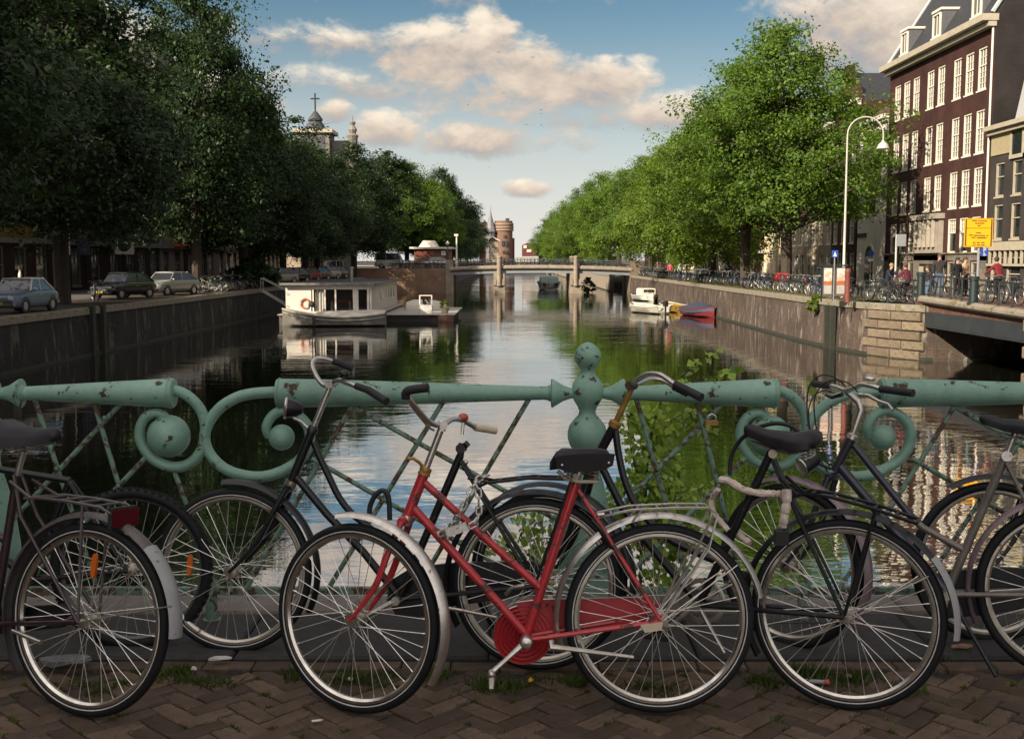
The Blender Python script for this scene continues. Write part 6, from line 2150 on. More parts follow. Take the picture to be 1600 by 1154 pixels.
    def guard(s, c, a0, a1, mat, steer=0.0, name='mudguard', gap=.018, wd=.027, seg=26, parent=None):
        rt = Matrix.Rotation(R(steer), 3, s.v)
        u, ax = rt @ s.u, rt @ s.ax
        r = s.r + gap
        pr = [(r - .008, -wd), (r + .006, -wd * .75), (r + .012, 0), (r + .006, wd * .75), (r - .008, wd), (r - .004, wd * .8), (r + .004, wd * .5), (r + .009, 0), (r + .004, -wd * .5), (r - .004, -wd * .8)]
        return s.put(name, MB().ring_prof(c, ax, pr, seg, a0=R(a0), a1=R(a1), u=u), mat, parent, angle=60)

    def saddle(s, c, nose, length=.26, width=.19, mat=None, tilt=0.0, thick=1.0, springs=True):
        nose = Vector(nose).normalized()
        up = (Vector((0, 0, 1)) + s.n * .08)
        up = (up - nose * up.dot(nose)).normalized()
        side = nose.cross(up)
        pr = [(-.52, .10, .02), (-.50, .80, .050), (-.40, 1.0, .062), (-.20, .96, .064), (0, .62, .056), (.2, .34, .050), (.40, .26, .046), (.48, .20, .036), (.51, .08, .016)]
        rr = []
        for (a_, w_, h_) in pr:
            o = c + nose * (a_ * length) + up * (tilt * a_ * length + (.010 if a_ < -.3 else 0) + .012 * (abs(a_) > .35))
            w_ = w_ * width / 2
            h_ *= thick
            rr.append([o + side * (w_ * x_) + up * (h_ * z_) for x_, z_ in ((-1, -.55), (-.99, -.1), (-.86, .25), (-.5, .40), (0, .42), (.5, .40), (.86, .25), (.99, -.1), (1, -.55), (.6, -.50), (0, -.38), (-.6, -.5))])
        o = s.put('saddle', MB().rings(rr), mat or leather, angle=70)
        if springs:
            m_ = MB()
            for sd in (-1, 1):
                m_.tube(smooth_pts([c - nose * (.42 * length) + side * (.055 * sd) - up * .028, c - nose * (.1 * length) + side * (.03 * sd) - up * .055, c + nose * (.4 * length) + side * (.01 * sd) - up * .02], 3), .004, 6)
                h0 = c - nose * (.36 * length) + side * (.05 * sd) - up * .03
                m_.tube([h0 + nose * (.016 * math.cos(k * .9)) + side * (.016 * math.sin(k * .9)) - up * (.0018 * k) for k in range(24)], .003, 5)
            s.put('springs', m_, rim_dull, o)
        return o

    def crank(s, bb, toward, length=.17, side=-1, mat=None, pedal=True, pmat=None):
        mat = mat or chrome
        d = Vector(toward)
        d = (d - s.n * d.dot(s.n)).normalized()
        b0 = bb + s.n * (.055 * side)
        e = b0 + d * length + s.n * (.015 * side)
        o = s.put('crank', MB().tube([b0, b0.lerp(e, .5), e], [.013, .009, .010], 8).lathe([(-.012, .018), (.012, .018)], b0, s.n, 14), mat)
        if pedal:
            m_ = MB()
            pc = e + s.n * (.05 * side)
            f = s.u
            up = s.n.cross(f)
            rot = Matrix((f, s.n, up)).transposed()
            m_.tube([e, e + s.n * (.1 * side)], .007, 6)
            for k in (-1, 1):
                m_.box(pc + f * (.035 * k), (.018, .085, .022), rot)
            for k in (-1, 1):
                m_.box(pc + s.n * (.04 * k), (.07, .006, .02), rot)
            s.put('pedal', m_, pmat or black_pl, o)
        return o

    def fork(s, crown, c, mat, steer=0.0, half=.048, rake=None, r_=.0115, name='fork'):
        """two blades from the crown to the axle"""
        rt = Matrix.Rotation(R(steer), 3, s.v)
        ax = rt @ s.n
        uf = rt @ s.u
        m_ = MB()
        for sd in (-1, 1):
            a_ = crown + ax * (.032 * sd)
            e = c + ax * (half * sd)
            d = e - a_
            straight = a_ + d * .62 - uf * (.032)
            m_.tube(smooth_pts([a_, a_.lerp(straight, .5) + ax * (.006 * sd), straight, a_ + d * .86 - uf * .018, e], 4), [r_ * 1.1] * 9 + [r_ * .95, r_ * .88, r_ * .8, r_ * .75, r_ * .7, r_ * .65, r_ * .62, r_ * .6], 8)
        m_.lathe([(-.042, .014), (-.03, .018), (.03, .018), (.042, .014)], crown, ax, 10)
        return s.put(name, m_, mat)

    def pair(s, name, a_, b_, half0, half1, r_, mat, bend=None):
        m_ = MB()
        for sd in (-1, 1):
            m_.tube([a_ + s.n * (half0 * sd), b_ + s.n * (half1 * sd)], r_, 8)
        return s.put(name, m_, mat)

    def rack(s, rails, legs, mat, half=.055, r_=.005, cross=5, tie=True):
        """rails: pixel path of one side; legs: list of (pixel from, 3D point to)"""
        m_ = MB()
        base = s.path(rails)
        a_, b_ = [p - s.n * half for p in base], [p + s.n * half for p in base]
        m_.tube(a_, r_, 6).tube(b_, r_, 6)
        m_.tube([a_[-1], b_[-1]], r_, 6).tube([a_[0], b_[0]], r_, 6)
        n = len(a_)
        ln = [(base[i + 1] - base[i]).length for i in range(n - 1)]
        tot = sum(ln)
        for k in range(1, cross):
            t = tot * k / cross
            i = 0
            while i < n - 2 and t > ln[i]:
                t -= ln[i]
                i += 1
            f = t / ln[i]
            m_.tube([a_[i].lerp(a_[i + 1], f), b_[i].lerp(b_[i + 1], f)], r_ * .8, 6)
        for p, q in legs:
            p = s.pt(*p)
            for sd in (-1, 1):
                m_.tube([p + s.n * (half * sd), q + s.n * (.055 * sd)], r_, 6)
        return s.put('rack', m_, mat)

def chain_case(bk, pts, off, th, mat, name='chain_case'):
    q = [bk.pt(p[0], p[1], off) for p in pts]
    return bk.put(name, MB().prism(q, bk.n * th), mat, angle=30)

# --- the red bicycle
rb = Bike('red ladies bicycle with chain lock and cream grip, foremost in the middle', (557, 1113), (1030, 1113), 5)
ST = 26
if rb.ax.y > 0:
    ST = -26
hub_f, hub_r = rb.fc, rb.rc
rb.wheel(hub_f, ST, seed=1, band=True)
rb.wheel(hub_r, 0, seed=2, band=True)
hd_t, hd_b = rb.pt(664, 736), rb.pt(637, 806)
bb_ = rb.pt(822, 996)
fr_ = MB()
fr_.tube([hd_t, hd_b], .0195, 14)
fr_.tube(rb.path([(661, 752), (846, 920)]), .0145, 12)
fr_.tube(rb.path([(645, 792), (820, 988)]), .0165, 12)
fr_.tube(rb.path([(901, 752), (822, 994)]), .0165, 12)
fr_.lathe([(-.036, .021), (.036, .021)], bb_, rb.n, 14)
for sd in (-1, 1):
    fr_.tube([bb_ + rb.n * (.03 * sd), hub_r + rb.n * (.056 * sd)], .0095, 8)
    fr_.tube([rb.pt(903, 764) + rb.n * (.018 * sd), hub_r + rb.n * (.056 * sd) - rb.u * .0], .008, 8)
    fr_.box(hub_r + rb.n * (.056 * sd) + rb.u * .02, (.05, .006, .045), Matrix((rb.u, rb.n, rb.v)).transposed())
rb.put('frame', fr_, red_m)
m_ = MB()
d_ = (hd_b - hd_t).normalized()
m_.lathe([(-.018, .012), (-.014, .022), (-.006, .023), (.004, .021), (.006, .024), (.014, .024)], hd_t, d_, 14)
rb.put('headset', m_, brass)
rb.put('headset', MB().lathe([(-.004, .023), (.012, .024), (.016, .02)], hd_b, d_, 14), chrome)
rb.fork(hd_b + d_ * .016, hub_f, red_m, ST)
rb.put('fork_crown', MB().lathe([(.005, .018), (.03, .022), (.036, .016)], hd_b, d_, 12), chrome)
rb.tube('stem', [(664, 736), (690, 668)], .0125, chrome)
clamp = rb.pt(691, 664)
rb.put('stem_clamp', MB().lathe([(-.02, .016), (.02, .016)], clamp, rb.n + rb.u * .3, 12).lathe([(-.022, .013), (.012, .013), (.018, .008)], clamp, rb.v, 10), chrome)
hbm = rb.tube('handlebar', [(742, 667, .20), (722, 656, .14), (706, 655, .06), (691, 664, 0), (672, 660, -.05), (655, 643, -.13), (641, 626, -.21), (633, 616, -.24), (638, 609, -.25), (652, 607, -.26)], .0105, chrome, sm=4)
rb.tube('grip', [(634, 622, -.235), (635, 612, -.245), (645, 608.5, -.255), (669, 605.5, -.27)], .0155, grip_m, hbm, sm=3)
rb.put('grip_hole', MB().lathe([(0, .011), (.001, .011)], rb.pt(669.4, 605.3, -.27), (rb.pt(669, 605.5, -.27) - rb.pt(645, 608.5, -.255)).normalized(), 12), M('rust_dark', (.06, .03, .015), .9), hbm)
rb.tube('grip', [(742, 667, .20), (775, 672.5, .25)], .0145, cream_g, hbm)
bl = rb.pt(724, 652, .14)
be = rb.put('bell', MB().ball(bl, .020, 14, 8, scale=(1, 1, .85)), M('red_bell', (.45, .07, .05), .35, metal=.2, var=.2, chips=(.5, .35, .3), chip_amt=.6), hbm)
rb.put('bell_bracket', MB().tube([rb.pt(724, 660, .14), rb.pt(722, 679, .135)], .006, 6), rim_dull, hbm)
rb.tube('brake_lever', [(637, 716, -.02), (646, 716, -.02), (655, 722, -.01), (662, 730, 0)], [.007, .006, .006, .007], brass)
# rod brake along the bar
rb.tube('brake_rod', [(640, 630, -.205), (655, 650, -.125), (670, 668, -.05), (678, 672, -.02)], .004, rim_dull)
# chain case with pressed rings
cc = rb.pt(817, 991, .048)
m_ = MB()
pr_ = [(0.0, .006)]
rad = .108
steps = 7
prof_ = [(-.010, .0), (-.010, rad), (.0, rad + .001)]
rr = [(0.004 if k % 2 else -.004, rad * (1 - k / (2 * steps))) for k in range(2 * steps)]
prof2 = [(.012, rad * .9), (.012, rad)] + [(a_ - .006, b_) for a_, b_ in rr] + [(-.006, .002)]
m_.lathe(prof2, cc, rb.n, 48)
case = rb.put('chain_case', m_, red_case, angle=25)
q_ = [rb.pt(*p, .040) for p in ((806, 940), (845, 936), (1012, 932), (1030, 944), (1030, 968), (1000, 978), (850, 1000), (830, 996))]
rb.put('chain_case_arm', MB().prism(q_, rb.n * .018), red_case, case)
rb.put('case_edge', MB().tube([rb.pt(*p, .038) for p in ((806, 941), (845, 936), (940, 934), (1010, 932))], .0028, 5).torus(cc, rb.n, rad, .0032, 40, 5), chrome, case)
ck0 = rb.crank(bb_, rb.pt(764, 1046) - bb_, .165, -1, chrome, False)
pe_ = bb_ + (rb.pt(764, 1046) - bb_).normalized() * .165 - rb.n * .075
rb.put('pedal_stub', MB().tube([pe_ - rb.n * -.01, pe_ - rb.n * .03 - rb.v * .02, pe_ - rb.n * .05 - rb.v * .045], [.014, .012, .009], 8).ball(pe_ - rb.n * .02, .015, 8, 6), rim_dull, ck0)
rb.put('crank_cap', MB().lathe([(-.085, .004), (-.08, .019), (-.07, .024), (-.05, .024)], bb_, rb.n, 16), chrome)
rb.crank(bb_, bb_ - rb.pt(764, 1046), .17, 1, chrome, True, rim_dull)
# mudguards
rb.guard(hub_r, -47, 148 + 55, dusk_mg, name='mudguard', gap=.030) if False else None
rb.guard(hub_r, -18, 168, chrome, gap=.030, wd=.026)
rb.guard(hub_f, 78, 212, chrome, ST, gap=.030, wd=.026)
rb.pair('mudguard_stay', hub_r, rb.pt(1150, 880), .058, .028, .0025, chrome)
rb.pair('mudguard_stay', hub_r + rb.v * .01, rb.pt(1112, 838), .058, .028, .0025, chrome)
# saddle turned with its back to the viewer
sc_ = rb.pt(896, 716, .05)
nose = rb.n * .96 + rb.u * .25
sd_ = rb.saddle(sc_, nose, .26, .225, leather, 0, 1.0)
back = [(-.113, .012), (-.105, -.030), (-.07, -.046), (0, -.050), (.07, -.046), (.105, -.030), (.113, .012), (.06, .016), (-.06, .016)]
sx_ = nose.cross(Vector((0, 0, 1))).normalized()
q_ = [sc_ - nose.normalized() * .128 + sx_ * a_ + Vector((0, 0, 1)) * (b_ + .012) for a_, b_ in back]
rb.put('saddle_flap', MB().prism(q_, -nose.normalized() * .012), leather, sd_, angle=30)
for s_ in (-1, 1):
    rb.put('rivet', MB().ball(sc_ - nose.normalized() * .142 + sx_ * (.088 * s_) + Vector((0, 0, -.008)), .006, 8, 5), chrome, sd_)
rb.tube('seat_post', [(901, 752), (906, 733)], .0125, chrome)
rb.tube('saddle_frame', [(872, 736, -.05), (885, 748, -.04), (905, 752, -.03), (934, 752, -.02)], .0075, cream_met, sd_)
rb.put('saddle_bolt', MB().lathe([(-.03, .013), (.03, .013)], rb.pt(898, 743), rb.n, 10), cream_met, sd_)
rb.rack([(934, 804), (985, 793), (1050, 790), (1104, 790), (1117, 800)], [((1110, 802), hub_r), ((1000, 793), rb.pt(985, 812))], chrome, .055, .0045, 6)
m_ = MB()
for sd in (-1, 1):
    m_.tube([rb.pt(1117, 800) + rb.n * (.055 * sd), rb.pt(1104, 852) + rb.n * (.055 * sd), hub_r + rb.n * (.06 * sd) + rb.v * .01], .0045, 6)
rb.put('rack_stay', m_, chrome)
rb.tube('rack_clip', [(934, 804, -.06), (944, 803, -.06)], .009, chrome)
m_ = MB().tube(rb.path([(861, 1000, -.05), (862, 1010, -.06), (880, 1012, -.06), (990, 1026, -.07)]), [.012, .013, .010, .006], 8)
rb.put('kickstand', m_, rim_dull)
rb.put('pedal_reflector', MB().prism([rb.pt(*p, -.075) for p in ((1001, 977), (1036, 972), (1034, 984), (1008, 988))], rb.n * .012), cream_g)
rb.tube('seat_strap', [(925, 812, -.03), (935, 822, -.04), (952, 850, -.03), (962, 858, 0)], .010, blk_bike)

# --- black bicycle without a saddle, behind the red one
kb_ = Bike('black bicycle missing its saddle, headlamp at the left, behind the red one', (362, 1019), (836, 1046), 6, .348)
c_f, c_r = kb_.fc, kb_.rc
kb_.wheel(c_f, 0, seed=3, refl=((4, False),), rim=rim_dull)
kb_.wheel(c_r, 0, seed=4, rim=rim_dull)
BBk = kb_.pt(624, 934)
fr_ = MB()
fr_.tube(kb_.path([(488, 672), (456, 750)]), .019, 12)
fr_.tube(kb_.path([(490, 690), (500, 715), (511, 738), (529, 775), (549, 801), (575, 822), (610, 850), (652, 884)], 0, 4), .0145, 10)
fr_.tube(kb_.path([(463, 745), (511, 803), (568, 862), (622, 930)]), .0165, 10)
fr_.tube(kb_.path([(719, 712), (624, 934)]), .0165, 10)
fr_.lathe([(-.035, .021), (.035, .021)], BBk, kb_.n, 12)
for sd in (-1, 1):
    fr_.tube([BBk + kb_.n * (.03 * sd), c_r + kb_.n * (.056 * sd)], .0095, 8)
    fr_.tube([kb_.pt(721, 720) + kb_.n * (.018 * sd), c_r + kb_.n * (.056 * sd)], .008, 8)
kb_.put('frame', fr_, blk_bike)
kb_.fork(kb_.pt(452, 762), c_f, blk_bike)
kb_.put('fork_crown', MB().lathe([(-.012, .024), (.014, .026), (.03, .018)], kb_.pt(455, 755), (kb_.pt(452, 762) - kb_.pt(488, 672)).normalized(), 10), rim_dull)
kb_.put('headset', MB().lathe([(-.02, .016), (-.01, .023), (.01, .023)], kb_.pt(488, 672), (kb_.pt(452, 762) - kb_.pt(488, 672)).normalized(), 12), blk_bike)
kb_.tube('stem', [(488, 672), (515, 606)], .0125, chrome)
kb_.put('stem_clamp', MB().lathe([(-.03, .017), (.03, .017)], kb_.pt(517, 600), kb_.n, 12), rim_dull)
hbm = kb_.tube('handlebar', [(522, 565, .27), (505, 560, .24), (492, 561, .21), (488, 572, .17), (497, 592, .08), (508, 603, .03), (517, 599, 0), (530, 594, -.06), (545, 599, -.13), (560, 605, -.17)], .0105, chrome, sm=4)
kb_.tube('grip', [(519, 563.5, .265), (551, 575, .31)], [.0145, .0165], grip_m, hbm)
kb_.tube('grip', [(557, 603, -.165), (575, 609, -.20), (604, 627, -.27)], [.0145, .0155, .0165], grip_m, hbm)
kb_.put('bell', MB().ball(kb_.pt(538, 584, -.09), .022, 12, 8, scale=(1, 1, .8)).lathe([(-.026, .024), (-.02, .024)], kb_.pt(538, 584, -.09) + Vector((0, 0, .012)), (0, 0, 1), 12), blk_bike, hbm)
lc = kb_.pt(446, 637, -.03)
ld = (kb_.pt(446, 637, -.03) - kb_.pt(478, 640, 0)).normalized()
lmp = kb_.put('headlamp', MB().lathe([(-.075, .006), (-.07, .02), (-.05, .032), (-.02, .040), (.0, .043)], lc, ld, 18), blk_bike)
kb_.put('lamp_ring', MB().torus(lc, ld, .041, .006, 20, 6), chrome, lmp)
kb_.put('lens', MB().lathe([(-.005, .038), (.004, .034), (.008, .01)], lc, ld, 16), M('amber_lens', (.5, .4, .25), .15, var=.3), lmp)
kb_.tube('lamp_bracket', [(458, 652, -.02), (470, 658, -.01), (484, 671, 0)], .007, chrome, lmp)
kb_.guard(c_f, 82, 205, blk_bike, gap=.026)
kb_.guard(c_r, -30, 172, blk_bike, gap=.026)
chain_case(kb_, [(612, 905), (640, 888), (700, 880), (830, 876), (856, 890), (858, 914), (835, 928), (700, 948), (650, 966), (618, 960), (604, 936)], .038, .03, blk_bike)
kb_.crank(BBk, kb_.pt(560, 966) - BBk, .17, -1, chrome)
kb_.crank(BBk, BBk - kb_.pt(560, 966), .17, 1, chrome)
kb_.rack([(752, 758), (765, 752), (830, 745), (903, 747)], [((895, 747), c_r), ((770, 752), kb_.pt(735, 745))], blk_bike, .06, .006, 5)
kb_.tube('kickstand', [(690, 948, -.05), (720, 953, -.07), (776, 964, -.08)], [.010, .008, .006], rim_dull)
cl = kb_.put('seat_clamp', MB().lathe([(-.026, .020), (.026, .020)], kb_.pt(721, 700), kb_.n, 12).tube(kb_.path([(719, 714), (722, 692)]), .0145, 10).lathe([(-.012, .012), (.012, .012)], kb_.pt(729, 694), kb_.u + kb_.v, 8), blk_bike)
kb_.put('bolt', MB().ball(kb_.pt(728, 722, -.02), .010, 10, 6), chrome)
kb_.put('hub_lever', MB().tube(kb_.path([(790, 928, -.06), (800, 918, -.07), (820, 914, -.07)]), [.008, .008, .012], 8), rim_dull)

# --- black bicycle with worn brass stem, right of the middle
db_ = Bike('black bicycle with rusty gold stem and cloth-wrapped lock, right of the red one', (850, 1030), (1316, 1107), 5, .352)
d_f, d_r = db_.fc, db_.rc
db_.wheel(d_f, 0, seed=5)
db_.wheel(d_r, 0, seed=6)
BBd = db_.pt(1093, 942)
fr_ = MB()
fr_.tube(db_.path([(960, 664), (928, 724)]), .019, 12)
fr_.tube(db_.path([(962, 672), (966, 705), (976, 750), (992, 786), (1020, 820), (1056, 848), (1128, 880)], 0, 4), .0145, 10)
fr_.tube(db_.path([(934, 716), (968, 785), (1004, 838), (1060, 905), (1092, 940)]), .016, 10)
fr_.tube(db_.path([(1205, 706), (1093, 942)]), .0165, 10)
fr_.lathe([(-.035, .021), (.035, .021)], BBd, db_.n, 12)
for sd in (-1, 1):
    fr_.tube([BBd + db_.n * (.03 * sd), d_r + db_.n * (.056 * sd)], .0100, 8)
    fr_.tube([db_.pt(1208, 718) + db_.n * (.018 * sd), d_r + db_.n * (.056 * sd)], .008, 8)
db_.put('frame', fr_, blk_bike)
db_.fork(db_.pt(925, 732), d_f, blk_bike)
db_.tube('stem', [(961, 662), (988, 604)], .0125, brass)
db_.put('headset', MB().lathe([(-.022, .014), (-.014, .026), (.006, .026), (.012, .02)], db_.pt(960, 664), (db_.pt(928, 724) - db_.pt(960, 664)).normalized(), 12), brass)
hbm = db_.tube('handlebar', [(1052, 603, .25), (1036, 594, .24), (1016, 592, .20), (1000, 597, .10), (987, 602, 0), (995, 594, -.06), (1012, 585, -.14), (1030, 585, -.19), (1044, 593, -.21), (1060, 605, -.23)], .0105, chrome, sm=4)
db_.put('stem_clamp', MB().lathe([(-.03, .018), (.03, .018)], db_.pt(987, 602), db_.n, 12), M('rusty_clamp', (.05, .03, .02), .7, var=.4, scale=30), hbm)
db_.tube('grip', [(1055, 600, -.225), (1096, 621, -.27)], [.0155, .0165], grip_m, hbm)
db_.tube('grip', [(1052, 603, .25), (1075, 615, .28)], .0155, grip_m, hbm)
db_.saddle(db_.pt(1221, 684), -db_.u * -1, .28, .20, leather, .10, 1.15)
db_.tube('seat_post', [(1205, 706), (1213, 690)], .0125, M('rust_brown', (.12, .05, .03), .7, var=.4, scale=30))
db_.put('seat_clamp', MB().lathe([(-.03, .017), (.03, .017)], db_.pt(1210, 708), db_.n, 12), cream_met)
db_.guard(d_r, -32, 172, blk_bike, gap=.026)
db_.guard(d_r, 180 + 5, 180 + 38, white_mg, gap=.030, name='mudguard_tail', wd=.029) if db_.u.x > 0 else db_.guard(d_r, 140, 186, white_mg, gap=.030, name='mudguard_tail', wd=.029)
db_.guard(d_f, 30, 200, blk_bike, gap=.026)
db_.pair('mudguard_stay', d_r, db_.pt(1452, 898), .058, .028, .003, chrome)
db_.rack([(1240, 774), (1262, 768), (1300, 773), (1370, 792), (1434, 814)], [((1372, 793), d_r), ((1250, 770), db_.pt(1222, 745))], blk_bike, .06, .007, 6)
db_.put('rack_lamp', MB().cbox((0, 0, 0), (.045, .09, .05), .008).box((0, 0, -.03), (.03, .06, .01)), black_pl).location = db_.pt(1437, 824) - db_.O
db_.put('chainring', MB().ring_prof(BBd + db_.n * .045, db_.n, [(.085, -.002), (.092, 0), (.085, .002), (.072, .002), (.072, -.002)], 36).beam(BBd + db_.n * .045 + db_.u * .075, BBd + db_.n * .045 - db_.u * .075, .006, .02, db_.v).beam(BBd + db_.n * .045 + db_.v * .075, BBd + db_.n * .045 - db_.v * .075, .006, .02, db_.u), rim_dull)
chn = MB()
rgc, rdc = .09, .038
ca_ = BBd + db_.n * .045
cb_ = d_r + db_.n * .045
for sg_ in (-1, 1):
    p0, p1 = ca_ + db_.v * (rgc * sg_), cb_ + db_.v * (rdc * sg_)
    nl = 44
    for k in range(nl):
        a_, b_ = p0.lerp(p1, (k + .1) / nl), p0.lerp(p1, (k + .9) / nl)
        chn.tube([a_, b_], .0042, 5)
db_.put('chain', chn, M('chain_steel', (.10, .09, .08), .5, metal=.6, var=.4, scale=60))
db_.crank(BBd, db_.pt(1040, 985) - BBd, .17, -1, rim_dull)
db_.crank(BBd, db_.pt(1150, 905) - BBd, .17, 1, rim_dull)
db_.tube('kickstand', [(1093, 950, -.03), (1112, 985, -.06), (1132, 1020, -.09)], [.010, .009, .007], rim_dull)

# --- navy bicycle with pinkish mudguards at the right
eb_ = Bike('dark bicycle with grey seat tube, brake cables and pinkish mudguards at the right', (1228, 1010), (1668, 1063), 5, .350)
e_f, e_r = eb_.fc, eb_.rc
STE = -25 if eb_.ax.y > 0 else 25
eb_.wheel(e_f, STE, seed=7, rim=rim_dull, rim_w=.014, band=False)
eb_.wheel(e_r, 0, seed=8, rim=rim_dull, rim_w=.014, band=False)
BBe = eb_.pt(1479, 926)
fr_ = MB()
fr_.tube(eb_.path([(1331, 684), (1304, 736)]), .0195, 12)
fr_.tube(eb_.path([(1333, 694), (1428, 812)]), .016, 10)
fr_.tube(eb_.path([(1312, 728), (1352, 776), (1478, 924)]), .021, 10)
eb_.put('frame', fr_, navy_bike)
fr_ = MB()
fr_.tube(eb_.path([(1426, 810), (1442, 824), (1508, 860)]), .0150, 10)
fr_.tube(eb_.path([(1574, 706), (1479, 926)]), .0170, 10)
fr_.lathe([(-.04, .023), (.04, .023)], BBe, eb_.n, 14)
for sd in (-1, 1):
    fr_.tube([BBe + eb_.n * (.03 * sd), e_r + eb_.n * (.058 * sd)], .0105, 8)
    fr_.tube([eb_.pt(1572, 722) + eb_.n * (.018 * sd), e_r + eb_.n * (.058 * sd)], .0085, 8)
eb_.put('seat_tube', fr_, grey_tube)
eb_.fork(eb_.pt(1301, 744), e_f, navy_bike, STE, r_=.0125)
eb_.put('headset', MB().lathe([(-.02, .016), (-.014, .024), (.004, .025)], eb_.pt(1331, 684), (eb_.pt(1304, 736) - eb_.pt(1331, 684)).normalized(), 12), chrome)
eb_.tube('stem', [(1331, 682), (1345, 640), (1340, 627), (1322, 611)], [.0135, .0135, .016, .014], chrome)
hbm = eb_.tube('handlebar', [(1296, 602, .16), (1310, 606, .09), (1322, 610, .0), (1336, 606, -.06), (1346, 601, -.12), (1362, 603, -.16), (1380, 609, -.19)], .0115, chrome, sm=4)
eb_.tube('grip', [(1376, 607.5, -.185), (1427, 614, -.27)], .0155, grip_m, hbm)
eb_.tube('grip', [(1297, 602, .15), (1272, 600, .28)], .0155, grip_m, hbm)
eb_.tube('brake_lever', [(1344, 617, -.13), (1358, 618, -.16), (1372, 626, -.19), (1388, 631, -.21), (1395, 640, -.23)], [.012, .010, .007, .006, .006], chrome, hbm)
eb_.tube('brake_lever', [(1316, 616, .06), (1300, 621, .10), (1290, 617, .14)], [.010, .008, .006], blk_bike, hbm)
eb_.put('bell', MB().ball(eb_.pt(1360, 591, -.14), .021, 14, 8, scale=(1.1, 1.1, .6)), chrome, hbm)
for cab in ([(1322, 604, .03), (1305, 590, .04), (1284, 586, .05), (1266, 600, .05), (1261, 630, .05), (1264, 668, .04), (1276, 705, .03), (1292, 735, .02)], [(1300, 612, .1), (1285, 611, .09), (1272, 618, .07), (1264, 638, .06), (1266, 670, .05), (1280, 712, .03), (1298, 745, .02)], [(1340, 612, -.1), (1325, 598, -.06), (1300, 594, -.02), (1282, 604, .0), (1272, 630, 0), (1278, 680, .0), (1296, 728, .0)]):
    eb_.tube('brake_cable', cab, .0032, black_pl, sm=5, seg=6)
lc = eb_.pt(1253, 729, -.05)
ld = (lc - eb_.pt(1278, 716, 0)).normalized()
lmp = eb_.put('headlamp', MB().lathe([(-.085, .008), (-.08, .024), (-.05, .034), (.0, .041)], lc, ld, 16), blk_bike)
eb_.put('lens', MB().lathe([(-.004, .040), (.004, .036), (.009, .012)], lc, ld, 16), chrome, lmp)
eb_.tube('lamp_bracket', [(1274, 722, -.02), (1298, 732, 0)], .007, black_pl, lmp)
eb_.guard(e_f, 62, 215, pink_mg, STE, gap=.024)
eb_.guard(e_r, -25, 170, pink_mg, gap=.026)
eb_.saddle(eb_.pt(1590, 664), eb_.u, .28, .19, leather, .06)
eb_.tube('seat_post', [(1574, 706), (1586, 676)], .0135, chrome)
eb_.put('seat_clamp', MB().lathe([(-.024, .021), (.024, .021)], eb_.pt(1573, 712), eb_.n, 12).tube(eb_.path([(1556, 710, -.02), (1566, 712, -.01)]), .006, 6), chrome)
chain_case(eb_, [(1445, 905), (1470, 893), (1560, 886), (1670, 892), (1690, 915), (1670, 938), (1560, 958), (1480, 966), (1450, 955), (1438, 930)], .042, .03, blk_bike)
eb_.crank(BBe, eb_.pt(1470, 975) - BBe, .17, -1, rim_dull)
eb_.tube('kickstand', [(1499, 945, -.02), (1504, 965, -.06), (1556, 1056, -.20)], [.009, .008, .008], blk_bike)

# --- bicycle at the left edge
ab_ = Bike('dark bicycle with red rear reflector and white mudguard tail at the left edge', (-221, 1057), (131, 1119), 7, .352)
a_f, a_r = ab_.fc, ab_.rc
ab_.wheel(a_r, 0, seed=9, refl=((94, True),))
ab_.wheel(a_f, 0, seed=10)
BBa = ab_.q(.44, .29)
sttop = ab_.pt(27, 742)
fr_ = MB()
hta, hba = ab_.q(.96, .90), ab_.q(1.02, .70)
fr_.tube([sttop, BBa], .0165, 10).tube([hta, hba], .019, 10).tube([hba, BBa], .0165, 10).tube([hta - ab_.v * .03, BBa.lerp(sttop, .55)], .0145, 10)
fr_.lathe([(-.035, .021), (.035, .021)], BBa, ab_.n, 12)
for sd in (-1, 1):
    fr_.tube([BBa + ab_.n * (.03 * sd), a_r + ab_.n * (.056 * sd)], .0095, 8)
    fr_.tube([sttop + ab_.n * (.018 * sd), ab_.pt(45, 806) + ab_.n * (.04 * sd), a_r + ab_.n * (.056 * sd)], .008, 8)
ab_.put('frame', fr_, M('maroon_black_paint', (.028, .013, .014), .35, var=.3, scale=12, coat=.2))
ab_.fork(hba, a_f, blk_bike)
ab_.put('stem', MB().tube([hta, hta + ab_.v * .14], .0125, 8), chrome)
hp = hta + ab_.v * .15
hbm = ab_.put('handlebar', MB().tube(smooth_pts([hp + ab_.n * .20 + ab_.u * .12, hp + ab_.n * .12 + ab_.u * .06, hp, hp - ab_.n * .10 + ab_.u * .12, hp - ab_.n * .20 + ab_.u * .22], 4), .0105, 8), chrome)
ab_.put('seat_post', MB().tube(ab_.path([(27, 742), (37, 704)]), .0125, 10), chrome)
ab_.saddle(ab_.pt(44, 680), -ab_.u + ab_.n * .1, .27, .21, leather, 0, 1.3)
ab_.guard(a_r, -35, 140, dusk_mg, gap=.028)
ab_.guard(a_r, 132, 183, white_mg, gap=.034, name='mudguard_tail', wd=.034)
ab_.put('tail_lamp', MB().cbox((0, 0, 0), (.06, .05, .11), .012), white_mg).location = a_r + (-ab_.u * math.cos(R(24)) + ab_.v * math.sin(R(24))) * (ab_.r + .055) - ab_.O
ab_.rack([(60, 776), (80, 775), (130, 781), (178, 790), (193, 800)], [((150, 784), a_r), ((70, 776), ab_.pt(33, 750))], dusk_mg, .07, .006, 5)
rfc = ab_.pt(192, 802)
rot = Matrix((-ab_.u, ab_.n, ab_.v)).transposed()
ab_.put('rear_reflector', MB().box(rfc - ab_.u * .012 - ab_.v * .012, (.022, .125, .062), rot), red_r)
